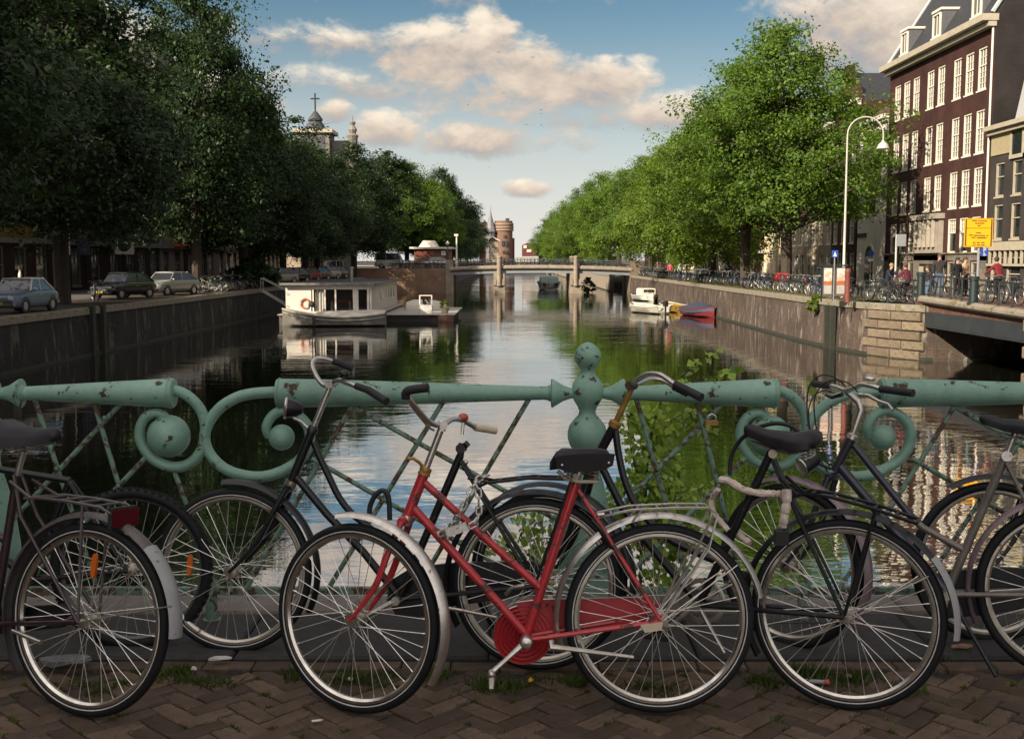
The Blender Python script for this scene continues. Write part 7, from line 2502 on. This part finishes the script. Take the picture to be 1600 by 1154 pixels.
ab_.put('reflector_frame', MB().box(rfc - ab_.u * .0 - ab_.v * .012, (.018, .135, .074), rot), black_pl)
ab_.pair('mudguard_stay', a_r, a_r + (-ab_.u * math.cos(R(14)) + ab_.v * math.sin(R(14))) * (ab_.r + .04), .058, .03, .003, rim_dull)
chain_case(ab_, [(0, 950), (90, 945), (105, 960), (95, 980), (0, 990), (-90, 1000), (-100, 950), (-60, 930)], .04, .03, blk_bike)
ab_.crank(BBa, -ab_.v + ab_.u * .3, .17, -1, rim_dull)
ab_.tube('kickstand', [(20, 985, -.05), (64, 1003, -.07)], .008, rim_dull)

# --- mountain bike behind it and one more wheel at the right
hbk = Bike('mountain bike with knobbly tyre behind the left-edge bicycle', (-222, 1013), (207, 1013), 4, .345)
def plain_bike(bk, mat, knob=False, saddle=True, bar=True, seed=0):
    f, r = bk.fc, bk.rc
    bk.wheel(r, 0, seed=seed, rim=rim_dull if not knob else M('dark_rim', (.10, .10, .10), .4, metal=.5), knob=knob, band=False, tr=.024 if knob else .019)
    bk.wheel(f, 0, seed=seed + 1, rim=rim_dull, knob=knob, band=False, tr=.024 if knob else .019)
    b_ = bk.q(.43, .30)
    t0, t1, st_ = bk.q(bk.base - .24, .86), bk.q(bk.base - .18, .72), bk.q(.26, .72)
    fr_ = MB().tube([t0, t1], .019, 10).tube([t1, b_], .0175, 10).tube([t0 - bk.v * .03, st_], .015, 10).tube([st_, b_], .016, 10).lathe([(-.035, .02), (.035, .02)], b_, bk.n, 12)
    for sd in (-1, 1):
        fr_.tube([b_ + bk.n * (.03 * sd), r + bk.n * (.056 * sd)], .0095, 8)
        fr_.tube([st_ + bk.n * (.018 * sd), r + bk.n * (.056 * sd)], .008, 8)
    bk.put('frame', fr_, mat)
    bk.fork(t1, f, mat)
    if saddle:
        bk.put('seat_post', MB().tube([st_, st_ + bk.v * .16 - bk.u * .05], .013, 8), chrome)
        bk.saddle(st_ + bk.v * .19 - bk.u * .06, bk.u, .27, .17, leather)
    if bar:
        hp = t0 + bk.v * .10
        bk.put('stem', MB().tube([t0, hp], .013, 8), chrome)
        bk.put('handlebar', MB().tube([hp - bk.n * .28 - bk.u * .05, hp, hp + bk.n * .28 - bk.u * .05], .011, 8), chrome)
    bk.crank(b_, bk.u - bk.v * .2, .17, -1, rim_dull)
    bk.put('chainring', MB().ring_prof(b_ + bk.n * .045, bk.n, [(.085, -.002), (.09, 0), (.085, .002), (.07, .002), (.07, -.002)], 30), rim_dull)
plain_bike(hbk, blk_bike, True, False, False, 20)
gbk = Bike('black bicycle standing behind the pink-mudguard bicycle at the right edge', (1547, 1003), (1990, 1003), 4, .350)
plain_bike(gbk, blk_bike, False, True, True, 30)
gbk.guard(gbk.fc, 60, 200, blk_bike, gap=.024)

# ------------------------------------------------------------------ locks
steel_l = M('lock_steel', (.55, .53, .47), .35, metal=.7, var=.3, scale=30, chips=(.20, .11, .06), chip_amt=.6, chip_scale=50)
ck = thing('chain_lock', 'heavy steel link chain with padlock bar wound round the red bicycle', 'chain lock', rb.pt(712, 830, -.03))
CO = Vector(ck.location)
def links(path, n, size=.018, wire=.0042):
    q = smooth_pts(path, 6)
    ln = [0]
    for i in range(len(q) - 1):
        ln.append(ln[-1] + (q[i + 1] - q[i]).length)
    pitch = size * 1.62
    n = max(2, int(ln[-1] / pitch))
    for k in range(n):
        t = (k + .5) / n * ln[-1]
        i = max(j for j in range(len(ln)) if ln[j] <= t)
        i = min(i, len(q) - 2)
        p = q[i].lerp(q[i + 1], (t - ln[i]) / max(1e-6, ln[i + 1] - ln[i]))
        d = (q[i + 1] - q[i]).normalized()
        side = d.cross(rb.n).normalized() if k % 2 else rb.n
        side = (side - d * side.dot(d)).normalized()
        pts = []
        for j in range(14):
            a_ = 2 * math.pi * j / 14
            ex_ = math.cos(a_)
            pts.append(p + d * (size * .45 * (1 if ex_ > 0 else -1) * (1 if abs(ex_) > .2 else abs(ex_) * 5) + size * .5 * ex_) + side * (size * .55 * math.sin(a_)))
        MB().tube(pts, wire, 6, closed=True).build('link', steel_l, ck, origin=CO)
links([rb.pt(*p) for p in ((763, 742, .02), (748, 748, -.01), (738, 762, -.03), (728, 782, -.04), (716, 806, -.03), (706, 822, .02), (700, 838, .04), (694, 832, .03))], 16)
links([rb.pt(*p) for p in ((742, 752, -.02), (747, 768, -.035), (748, 790, -.04), (747, 808, -.045), (742, 818, -.045), (733, 822, -.045))], 12)
links([rb.pt(*p) for p in ((700, 820, -.02), (692, 832, -.03), (686, 834, -.045))], 4)
a_, b_ = rb.pt(697, 832, -.045), rb.pt(730, 821, -.045)
lk = MB().beam(a_, b_, .020, .032, rb.v).build('lock_body', steel_l, ck, origin=CO, smooth=False)
MB().lathe([(-.013, .006), (.013, .006)], rb.pt(720, 824, -.045), rb.n, 10).lathe([(-.013, .006), (.013, .006)], rb.pt(701, 831, -.045), rb.n, 10).build('rivet', chrome, lk, origin=CO)

cloth_m = M('worn_cloth', (.58, .48, .39), .9, var=.35, scale=30, bump=.004, bscale=45, chips=(.16, .11, .085), chip_amt=.62, chip_scale=45)
cl_ = thing('cloth_lock', 'dirty cream cloth-wrapped chain lock hanging beside the black saddle', 'chain lock', db_.pt(1200, 790))
O2 = Vector(cl_.location)
def cloth(name, pts, r_):
    q = smooth_pts([db_.pt(*p) for p in pts], 6)
    rg = random.Random(5)
    MB().tube(q, [r_ * rg.uniform(.86, 1.16) for _ in q], 10, flat=.8).build(name, cloth_m, cl_, origin=O2)
cloth('sleeve', [(1126, 749, -.05), (1140, 752, -.06), (1160, 764, -.06), (1185, 770, -.05), (1208, 771, -.04), (1222, 772, -.05)], .0175)
cloth('sleeve', [(1229, 764, -.09), (1229, 785, -.095), (1226, 805, -.095), (1223, 822, -.09)], .0205)
cloth('sleeve', [(1122, 764, -.02), (1113, 778, 0), (1113, 795, .0), (1122, 810, .0), (1138, 828, .0)], .0125)
cloth('sleeve', [(1152, 833, .04), (1162, 841, .03), (1172, 848, .02)], .015)
MB().cbox(db_.pt(1221, 838, -.09), (.05, .03, .06), .008).build('lock_body', black_pl, cl_, origin=O2, smooth=False)
MB().tube([db_.pt(1222, 822, -.09), db_.pt(1221, 830, -.09)], .006, 6).build('shackle', chrome, cl_, origin=O2)
def single(name, label, cat, pts, r_, mat, bk, sm=6, closed=False):
    q = [bk.pt(*p) for p in pts]
    o = MB().tube(smooth_pts(q, sm), r_, 10).build(name, mat, None, origin=q[0])
    return tag(o, label, cat)
single('shackle_lock', 'black rubber-coated shackle lock hung on the railing bar', 'lock', [(578, 811, .05), (578, 792, .05), (586, 774, .05), (598, 766, .05), (607, 776, .05), (609, 812, .05)], .011, black_pl, kb_)
single('cable_lock', 'black cable lock looped behind the tilted black saddle', 'lock', [(1140, 742, .10), (1143, 712, .10), (1158, 686, .09), (1184, 668, .06), (1212, 661, .05), (1238, 666, .04), (1248, 676, .04)], .0085, black_pl, db_)
pk = thing('padlock', 'small rusty brass padlock left on the railing bar', 'padlock', rp(1112, 660, -.02))
pc_ = Vector(pk.location)
MB().cbox((0, 0, 0), (.058, .022, .022), .004).build('body', brass, pk, smooth=False)
MB().tube(smooth_pts([(-.018, 0, .008), (-.016, 0, .028), (0, 0, .038), (.016, 0, .028), (.018, 0, .008)], 4), .004, 8).build('shackle', chrome, pk)

# ------------------------------------------------------------------ people
skin_m = M('skin', (.42, .25, .18), .6, var=.06)
hair_cols = {'brown': M('hair_brown', (.06, .032, .018), .6), 'dark': M('hair_dark', (.018, .014, .012), .55), 'grey': M('hair_grey', (.30, .27, .24), .6), 'fair': M('hair_fair', (.30, .19, .09), .6)}
shoe_m = M('shoe_dark', (.025, .022, .02), .6)
CLO = {}
def clo(rgb):
    k = 'cloth_%02x%02x%02x' % rgb
    return M(k, lin(rgb), .85, var=.15, scale=7, bump=.004, bscale=18)

def person(label, loc, rz, top, legs, hair, pose='stand', h=1.75, long_hair=False, group=None):
    s = h / 1.75
    if pose == 'ride':
        J = dict(pel=(0, -.12, .98), spn=(0, -.08, 1.18), chs=(0, .0, 1.38), nek=(0, .04, 1.52), hdb=(0, .06, 1.58), hdt=(0, .07, 1.76),
                 hl=(-.09, -.11, .95), kl=(-.10, .26, .74), al=(-.11, .14, .34), tl=(-.11, .31, .28), hr=(.09, -.11, .95), kr=(.10, .18, .58), ar=(.11, .02, .18), tr=(.11, .19, .12),
                 sl=(-.18, .0, 1.42), el=(-.26, .18, 1.22), wl=(-.25, .42, 1.10), fl=(-.23, .50, 1.09), sr=(.18, .0, 1.42), er=(.26, .18, 1.22), wr=(.25, .42, 1.10), fr=(.23, .50, 1.09))
    elif pose == 'walk':
        J = dict(pel=(0, 0, .95), spn=(0, 0, 1.13), chs=(0, .01, 1.35), nek=(0, .02, 1.49), hdb=(0, .03, 1.55), hdt=(0, .04, 1.74),
                 hl=(-.09, 0, .92), kl=(-.10, .15, .52), al=(-.09, .10, .10), tl=(-.09, .26, .04), hr=(.09, 0, .92), kr=(.10, .02, .50), ar=(.10, -.24, .15), tr=(.10, -.10, .05),
                 sl=(-.19, 0, 1.41), el=(-.25, -.08, 1.14), wl=(-.24, .04, .92), fl=(-.23, .08, .84), sr=(.19, 0, 1.41), er=(.25, .02, 1.14), wr=(.24, .14, .94), fr=(.23, .19, .87))
    else:
        J = dict(pel=(0, 0, .95), spn=(0, 0, 1.13), chs=(0, 0, 1.35), nek=(0, .01, 1.49), hdb=(0, .02, 1.55), hdt=(0, .02, 1.74),
                 hl=(-.09, 0, .92), kl=(-.11, .03, .50), al=(-.11, 0, .09), tl=(-.12, .16, .04), hr=(.09, 0, .92), kr=(.11, .03, .50), ar=(.11, 0, .09), tr=(.12, .16, .04),
                 sl=(-.19, 0, 1.41), el=(-.25, -.03, 1.14), wl=(-.22, .10, .95), fl=(-.19, .16, .90), sr=(.19, 0, 1.41), er=(.25, -.03, 1.14), wr=(.22, .08, .93), fr=(.20, .13, .87))
    rad = dict(pel=(.15, .11), spn=(.135, .10), chs=(.165, .115), nek=(.055, .055), hdb=(.075, .085), hdt=(.07, .08), sl=(.075, .075), sr=(.075, .075), el=(.05, .05), er=(.05, .05), wl=(.036, .03), wr=(.036, .03), fl=(.035, .02), fr=(.035, .02),
               hl=(.10, .10), hr=(.10, .10), kl=(.065, .07), kr=(.065, .07), al=(.045, .05), ar=(.045, .05), tl=(.04, .03), tr=(.04, .03))
    E = [('pel', 'spn', 0), ('spn', 'chs', 0), ('chs', 'nek', 0), ('nek', 'hdb', 2), ('hdb', 'hdt', 2), ('chs', 'sl', 0), ('sl', 'el', 0), ('el', 'wl', 0), ('wl', 'fl', 2), ('chs', 'sr', 0), ('sr', 'er', 0), ('er', 'wr', 0), ('wr', 'fr', 2),
         ('pel', 'hl', 1), ('hl', 'kl', 1), ('kl', 'al', 1), ('al', 'tl', 3), ('pel', 'hr', 1), ('hr', 'kr', 1), ('kr', 'ar', 1), ('ar', 'tr', 3)]
    names = list(J)
    me = bpy.data.meshes.new('person')
    me.from_pydata([Vector(J[n]) * s for n in names], [(names.index(a_), names.index(b_)) for a_, b_, _ in E], [])
    tmp = bpy.data.objects.new('person_tmp', me)
    COL.objects.link(tmp)
    sk = tmp.modifiers.new('skin', 'SKIN')
    sk.use_smooth_shade = True
    for i, n in enumerate(names):
        me.skin_vertices[0].data[i].radius = [r_ * s for r_ in rad[n]]
        me.skin_vertices[0].data[i].use_root = (n == 'pel')
    tmp.modifiers.new('sub', 'SUBSURF').levels = 1
    dg = bpy.context.evaluated_depsgraph_get()
    body = bpy.data.meshes.new_from_object(tmp.evaluated_get(dg))
    bpy.data.objects.remove(tmp)
    body.name = 'person'
    body.materials.clear()
    for m_ in (clo(top), clo(legs), skin_m, shoe_m, hair_cols[hair]):
        body.materials.append(m_)
    segs = [(Vector(J[a_]) * s, Vector(J[b_]) * s, mi) for a_, b_, mi in E]
    hc = (Vector(J['hdb']) + Vector(J['hdt'])) / 2 * s
    for p in body.polygons:
        c = p.center
        best, bm_ = 9, 0
        for a_, b_, mi in segs:
            d = b_ - a_
            t = max(0, min(1, (c - a_).dot(d) / d.length_squared))
            dd = (c - a_ - d * t).length
            if dd < best:
                best, bm_ = dd, mi
        if bm_ == 2 and c.z > hc.z - .06 and (c.z > hc.z + .055 or c.y < hc.y - .01):
            bm_ = 4
        p.material_index = bm_
    o = link('person', body, None, loc, rz)
    tag(o, label, 'person', group)
    # face and hair
    f = MB()
    f.ball((hc.x, hc.y + .098 * s, hc.z - .005), .016 * s, 6, 5)
    f.build('nose', skin_m, o)
    for sd in (-1, 1):
        MB().ball((hc.x + sd * .032 * s, hc.y + .078 * s, hc.z + .015), .010 * s, 6, 4).build('eye', hair_cols['dark'], o)
        MB().ball((hc.x + sd * .078 * s, hc.y + .0, hc.z - .005), .02 * s, 6, 4, scale=(.5, 1, 1.4)).build('ear', skin_m, o)
    hm = MB()
    hm.ball((hc.x, hc.y - .016 * s, hc.z + .035 * s), .103 * s, 12, 8, scale=(.92, 1.0, .95))
    if long_hair:
        hm.tube([(hc.x, hc.y - .06 * s, hc.z + .02), (hc.x, hc.y - .10 * s, hc.z - .12 * s), (hc.x, hc.y - .12 * s, hc.z - .28 * s), (hc.x, hc.y - .10 * s, hc.z - .40 * s)], [.08 * s, .09 * s, .075 * s, .02 * s], 8, flat=.6)
    hm.build('hair', hair_cols[hair], o)
    return o

def on_bridge(px, Y):
    return ((px - CX) / F * Y, Y, side_z(Y))
person('man in dark vest and blue jeans walking on the side bridge', on_bridge(1465, 47.6), R(170), (38, 34, 32), (70, 82, 104), 'brown', 'walk', 1.86)
person('woman with brown hair and jeans left of the man in the vest', on_bridge(1447, 50.5), R(120), (40, 34, 36), (80, 92, 112), 'brown', 'walk', 1.68, True)
person('woman in black with dark hair right of the man in the vest', on_bridge(1493, 47.8), R(200), (16, 16, 18), (20, 20, 24), 'dark', 'stand', 1.70, True)
person('long-haired woman in a beige coat beside the woman in black', on_bridge(1505, 48.6), R(215), (186, 158, 124), (60, 52, 48), 'brown', 'stand', 1.72, True)
def rider(label, blabel, px, Y, rz, top, legs, hair, z=None, fi=0):
    x, y, zz = (px - CX) / F * Y, Y, (side_z(Y) if z is None else z)
    b_ = far_bike(x, y, zz, rz + R(90), blabel, None, True, fi)
    person(label, (x + .10 * math.sin(-rz) * -1, y, zz), rz, top, legs, hair, 'ride', 1.74)
rider('cyclist in a navy coat with fair hair by the thick bollard', 'bicycle ridden by the cyclist in the navy coat', 1391, 51.5, R(215), (24, 30, 48), (24, 24, 30), 'fair', SZ)
rider('cyclist in a maroon top right of the thick bollard', 'bicycle ridden by the cyclist in the maroon top', 1412, 50.6, R(30), (92, 26, 46), (30, 28, 32), 'brown', SZ)
rider('cyclist in a dark red top below the yellow notice board', 'bicycle ridden by the cyclist in dark red', 1554, 44.5, R(20), (112, 26, 30), (30, 30, 36), 'dark')
terr = [(1062, 100, (200, 205, 205), 'dark', 'person in a pale shirt left of the cafe terrace'), (1072, 102, (30, 32, 36), 'dark', 'person in black left of the cafe terrace'), (1117, 97, (214, 208, 196), 'brown', 'person in a cream shirt on the cafe terrace'),
        (1137, 96, (70, 72, 128), 'dark', 'person in a violet-blue shirt on the cafe terrace'), (1149, 95, (224, 196, 190), 'brown', 'person in a pale pink shirt on the cafe terrace'), (1155, 96.5, (120, 40, 50), 'brown', 'person in a dark red top on the cafe terrace'),
        (1184, 93, (196, 150, 130), 'fair', 'person in a salmon shirt right of the middle trunk'), (1046, 112, (190, 70, 80), 'dark', 'person in a rose top by the far end of the right quay')]
for (px_, Y_, c_, hr_, lab) in terr:
    person(lab, ((px_ - CX) / F * Y_, Y_, SZ + .012), rnd.uniform(0, 6), c_, (40, 42, 54), hr_, 'stand', rnd.uniform(1.66, 1.82))
person('person in a white shirt behind the vintage coupe', (-26.4, 60.3, SL + .012), R(-60), (190, 186, 178), (50, 46, 44), 'dark', 'stand', 1.76)

# cafe terrace furniture
for i, (px_, Y_) in enumerate(((1127, 92), (1165, 90), (1178, 91.5), (1095, 98))):
    x_ = (px_ - CX) / F * Y_
    t_ = thing('terrace_table', 'small dark cafe table under the right quay trees', 'table', (x_, Y_, SZ + .012), 0, 'cafe tables on the right')
    MB().lathe([(.70, .35), (.73, .35)], (0, 0, 0), (0, 0, 1), 14).build('table_top', black_pl, t_)
    MB().lathe([(0, .2), (.03, .2), (.05, .03), (.70, .03)], (0, 0, 0), (0, 0, 1), 8).build('leg', iron_dk, t_)

# ------------------------------------------------------------------ sapling and creepers behind the railing
leaf_f = leaf_mat('near_leaf', (.26, .40, .045), (.44, .56, .085), .18, .38)
leaf_d = leaf_mat('near_leaf_dark', (.085, .18, .028), (.17, .28, .045), .18, .38)
def near_leaf(w=.5, fold=.18):
    """pointed oval leaf with a folded midrib, stalk at the origin, tip along +y"""
    out = [(0, .0), (.18, .16), (.40, .30), (.5, .40), (.42, .56), (.26, .76), (.08, .94), (0, 1.04)]
    b = MB()
    vs, fs = [], []
    for x, y in out:
        vs.append((0, y, -.16 * y * y))
    for sd in (-1, 1):
        for x, y in out[1:-1]:
            vs.append((sd * x * w * 2, y, fold * x * w * 2 - .16 * y * y - .05 * x))
    n = len(out)
    m_ = n - 2
    for si in range(2):
        o = n + si * m_
        for i in range(m_ - 1):
            a_, b_, c_, d_ = i + 1, i + 2, o + i + 1, o + i
            fs.append((a_, b_, c_, d_) if si else (d_, c_, b_, a_))
        fs.append((0, 1, o) if si else (o, 1, 0))
        fs.append((m_, n - 1, o + m_ - 1) if si else (o + m_ - 1, n - 1, m_))
    b.add(vs, fs)
    return b
leaf_meshes = [near_leaf(.40, .2).mesh('leaf', leaf_f), near_leaf(.46, .3).mesh('leaf', leaf_f), near_leaf(.36, .12).mesh('leaf', leaf_d), near_leaf(.44, .25).mesh('leaf', leaf_d)]
def sapling(label, shoots, mass, base, Y0, n_mass, n_extra=0, name='sapling', seed=1, bright=.6, size=.038):
    """stems, single leaves as parts, and the leaves past the limit as one mass"""
    rg = random.Random(seed)
    root = thing(name, label, 'plant', base)
    O = Vector(base)
    cnt = [0]
    bulk = {0: MB(), 1: MB()}
    def leaf_at(p, up_b, s_):
        rot = (rg.gauss(-.70, .45), rg.gauss(0, .5), math.pi + rg.gauss(0, 1.1))
        hi = rg.random() < up_b
        if cnt[0] < 296:
            cnt[0] += 1
            o = link('leaf', leaf_meshes[rg.randrange(2) if hi else 2 + rg.randrange(2)], root, p - O)
            o.rotation_euler = rot
            o.scale = (s_, s_, s_)
        else:
            m4 = Matrix.Rotation(rot[2], 3, 'Z') @ Matrix.Rotation(rot[1], 3, 'Y') @ Matrix.Rotation(rot[0], 3, 'X')
            src = near_leaf(.42, .2)
            b = bulk[0 if hi else 1]
            b.add([p - O + m4 @ (Vector(v_) * s_) for v_ in src.v], src.f)
    for pts, r_ in shoots:
        q = smooth_pts([P(a_, b_, Y0 + (c_[0] if c_ else 0)) for a_, b_, *c_ in pts], 8)
        MB().tube(q, [r_ * (1 - .7 * i / (len(q) - 1)) for i in range(len(q))], 6).build('stem', bark, root, origin=O)
        n = len(q)
        for i in range(3, n):
            leaf_at(q[i] + Vector((rg.gauss(0, .014), rg.gauss(-.01, .015), rg.gauss(0, .012))), .9, size * rg.uniform(.85, 1.4))
    tot = sum((x1 - x0) * (y1 - y0) for x0, x1, y0, y1 in mass)
    for _ in range(n_mass + n_extra):
        k_ = rg.uniform(0, tot)
        for x0, x1, y0, y1 in mass:
            k_ -= (x1 - x0) * (y1 - y0)
            if k_ <= 0:
                break
        ux_, uy_ = rg.betavariate(1.5, 1.5), rg.betavariate(1.4, 1.4)
        leaf_at(P(x0 + (x1 - x0) * ux_, y0 + (y1 - y0) * uy_, Y0 + rg.gauss(.05, .06)), bright, size * rg.uniform(.65, 1.25))
    for k_, m_ in ((0, leaf_f), (1, leaf_d)):
        if bulk[k_].v:
            tag(bulk[k_].build('foliage', m_, root), kind='stuff')
    return root
sapling('bright green sapling growing up through the railing right of the post',
        [([(1000, 930), (1002, 860), (1008, 790), (1012, 720), (1022, 660), (1040, 615), (1062, 592), (1088, 568), (1112, 548)], .008),
         ([(1040, 615), (1075, 600), (1108, 588), (1135, 580), (1152, 574)], .004),
         ([(1012, 700), (1035, 672), (1060, 650), (1085, 640), (1102, 634)], .004),
         ([(1010, 720), (1040, 684), (1066, 664), (1090, 660), (1108, 664)], .004),
         ([(1006, 800), (1035, 790), (1062, 778), (1086, 768), (1104, 758)], .004),
         ([(1002, 850), (1040, 830), (1075, 818), (1100, 806)], .004),
         ([(1008, 770), (990, 720), (982, 670), (985, 640)], .004), ([(1000, 850), (970, 800), (950, 760)], .004)],
        [(968, 1050, 628, 690), (975, 1062, 680, 760), (985, 1058, 740, 800), (938, 1040, 745, 830), (1020, 1112, 752, 810), (985, 1110, 800, 870), (1000, 1080, 850, 920)], (0.55, 5.3, -.2), 5.20, 160, 1500, seed=3, bright=.85)
sapling('leafy creeper seen through the spokes of the black rear wheel',
        [([(800, 930), (806, 870), (816, 830), (846, 806)], .005), ([(806, 870), (780, 846), (752, 838), (725, 842)], .004), ([(816, 850), (850, 840), (880, 850)], .004)],
        [(785, 885, 790, 830), (740, 880, 825, 870), (790, 900, 850, 915)], (0.02, 5.3, -.2), 5.24, 250, 60, seed=5, bright=.85)
sapling('low green creeper over the bridge edge at the left',
        [([(500, 975), (470, 955), (430, 948), (390, 945), (360, 950)], .004), ([(520, 975), (545, 955), (570, 950)], .004)],
        [(350, 420, 940, 968), (420, 500, 935, 970), (490, 560, 940, 972)], (-.95, 5.3, -.1), 5.27, 150, seed=7, bright=.5)

# weeds, moss and litter on the paving
gpts = []
for (px_, py_, n, sp) in ((560, 1062, 26, 20), (772, 1072, 40, 22), (480, 1058, 16, 14), (285, 1052, 26, 22), (330, 1066, 14, 20), (1010, 1075, 18, 26), (1262, 1052, 40, 26), (1330, 1060, 26, 26), (1190, 1066, 22, 24), (1420, 1078, 14, 18), (670, 1056, 12, 16), (900, 1064, 22, 30), (150, 1070, 12, 26), (1500, 1030, 12, 20)):
    for _ in range(n):
        g_ = G(px_ + rnd.gauss(0, sp), py_ + rnd.gauss(0, 5), 0)
        gpts.append((g_.x, min(g_.y, 4.56), -.008))
grass_m = leaf_mat('weed_grass', (.045, .075, .014), (.09, .12, .025), .35)
grass_strip('weed_grass', gpts, 2600, .034, grass_m, spread=.016, seed=6)
jp = []
for (wx, wy, r0) in seen_cells:
    if rnd.random() < .62:
        e = rnd.choice((-1, 1))
        t = rnd.uniform(-.09, .09)
        jp.append((wx + math.cos(r0) * t - math.sin(r0) * .0415 * e, wy + math.sin(r0) * t + math.cos(r0) * .0415 * e, -.012))
grass_strip('joint_moss', jp, 6500, .014, leaf_mat('joint_moss_leaf', (.05, .07, .012), (.11, .12, .025), .3), spread=.009, seed=9)

def flat_bit(name, label, cat, px, py, sx, sy, mat, rz, z=.004, th=.004, seed=1):
    rg = random.Random(seed)
    g_ = G(px, py, z)
    n = 9
    pts = [(sx * math.cos(6.283 * i / n) * rg.uniform(.7, 1.2), sy * math.sin(6.283 * i / n) * rg.uniform(.7, 1.2), 0) for i in range(n)]
    rr = [[Vector((p[0], p[1], rg.uniform(0, th))) for p in pts], [Vector((p[0] * .96, p[1] * .96, th + rg.uniform(.002, .007))) for p in pts], [Vector((p[0] * .5, p[1] * .5, th + rg.uniform(.004, .012))) for p in pts]]
    o = MB().rings(rr).build(name, mat, None, angle=25)
    o.location = (g_.x, g_.y, z)
    o.rotation_euler = (0, 0, rz)
    return tag(o, label, cat)
paper = M('litter_paper', (.50, .47, .42), .8, var=.2, scale=30)
bt = thing('cigarette_butt', 'white cigarette butt on the bricks left of the red front wheel bottom', 'cigarette butt', G(495, 1125, .006), R(14))
MB().tube([(-.018, 0, 0), (.014, 0, 0)], .004, 8).build('paper_tube', M('butt_white', (.68, .66, .60), .8), bt)
MB().tube([(.0142, 0, 0), (.022, 0, 0)], .0041, 8).build('filter', M('butt_filter', (.45, .30, .16), .8), bt)
flat_bit('paper_scrap', 'crumpled white paper scrap on the slab below the saddle-less bicycle', 'litter', 342, 1030, .045, .014, paper, .2, .024, seed=2)
flat_bit('paper_scrap', 'tiny white paper scrap under the red front wheel spokes', 'litter', 548, 1062, .012, .006, paper, .1, .004, seed=3)
flat_bit('paper_scrap', 'small white paper scrap near the weeds at lower left', 'litter', 303, 1046, .012, .01, paper, .7, .022, seed=4)
flat_bit('dry_leaves', 'pinkish brown crumpled wrapper below the right-hand kickstand', 'litter', 1504, 1011, .045, .014, M('wrapper_brown', (.30, .16, .10), .7, var=.4, scale=60), .1, .024, seed=5)
flat_bit('flower_head', 'small yellow flower lying by the red pedal', 'flower', 829, 1064, .012, .008, M('flower_yellow', (.60, .40, .02), .7), .3, .012, seed=6)
flat_bit('dry_leaf', 'dry curled leaf under the spokes of the right front bicycle', 'leaf', 1324, 1057, .02, .008, M('leaf_dry', (.24, .16, .09), .8, var=.3), -.4, .006, seed=7)
tb = thing('plastic_tube', 'clear plastic tube with orange cap lying under the spokes at right', 'litter', G(1270, 1064, .012), R(-9))
MB().tube([(-.065, 0, 0), (.045, 0, 0)], .009, 10).build('tube', M('clear_plastic_grey', (.30, .29, .27), .25, var=.2, spec=.8), tb)
MB().tube([(.046, 0, 0), (.062, 0, 0)], .012, 10).build('cap', M('orange_cap', (.55, .09, .02), .5), tb)
flat_bit('plastic_bag', 'grey crumpled plastic bag on the slab behind the left-edge wheel', 'litter', 105, 1036, .12, .05, M('bag_grey', (.16, .16, .16), .35, var=.4, scale=30, bump=.02, bscale=40), .15, .022, th=.02, seed=8)
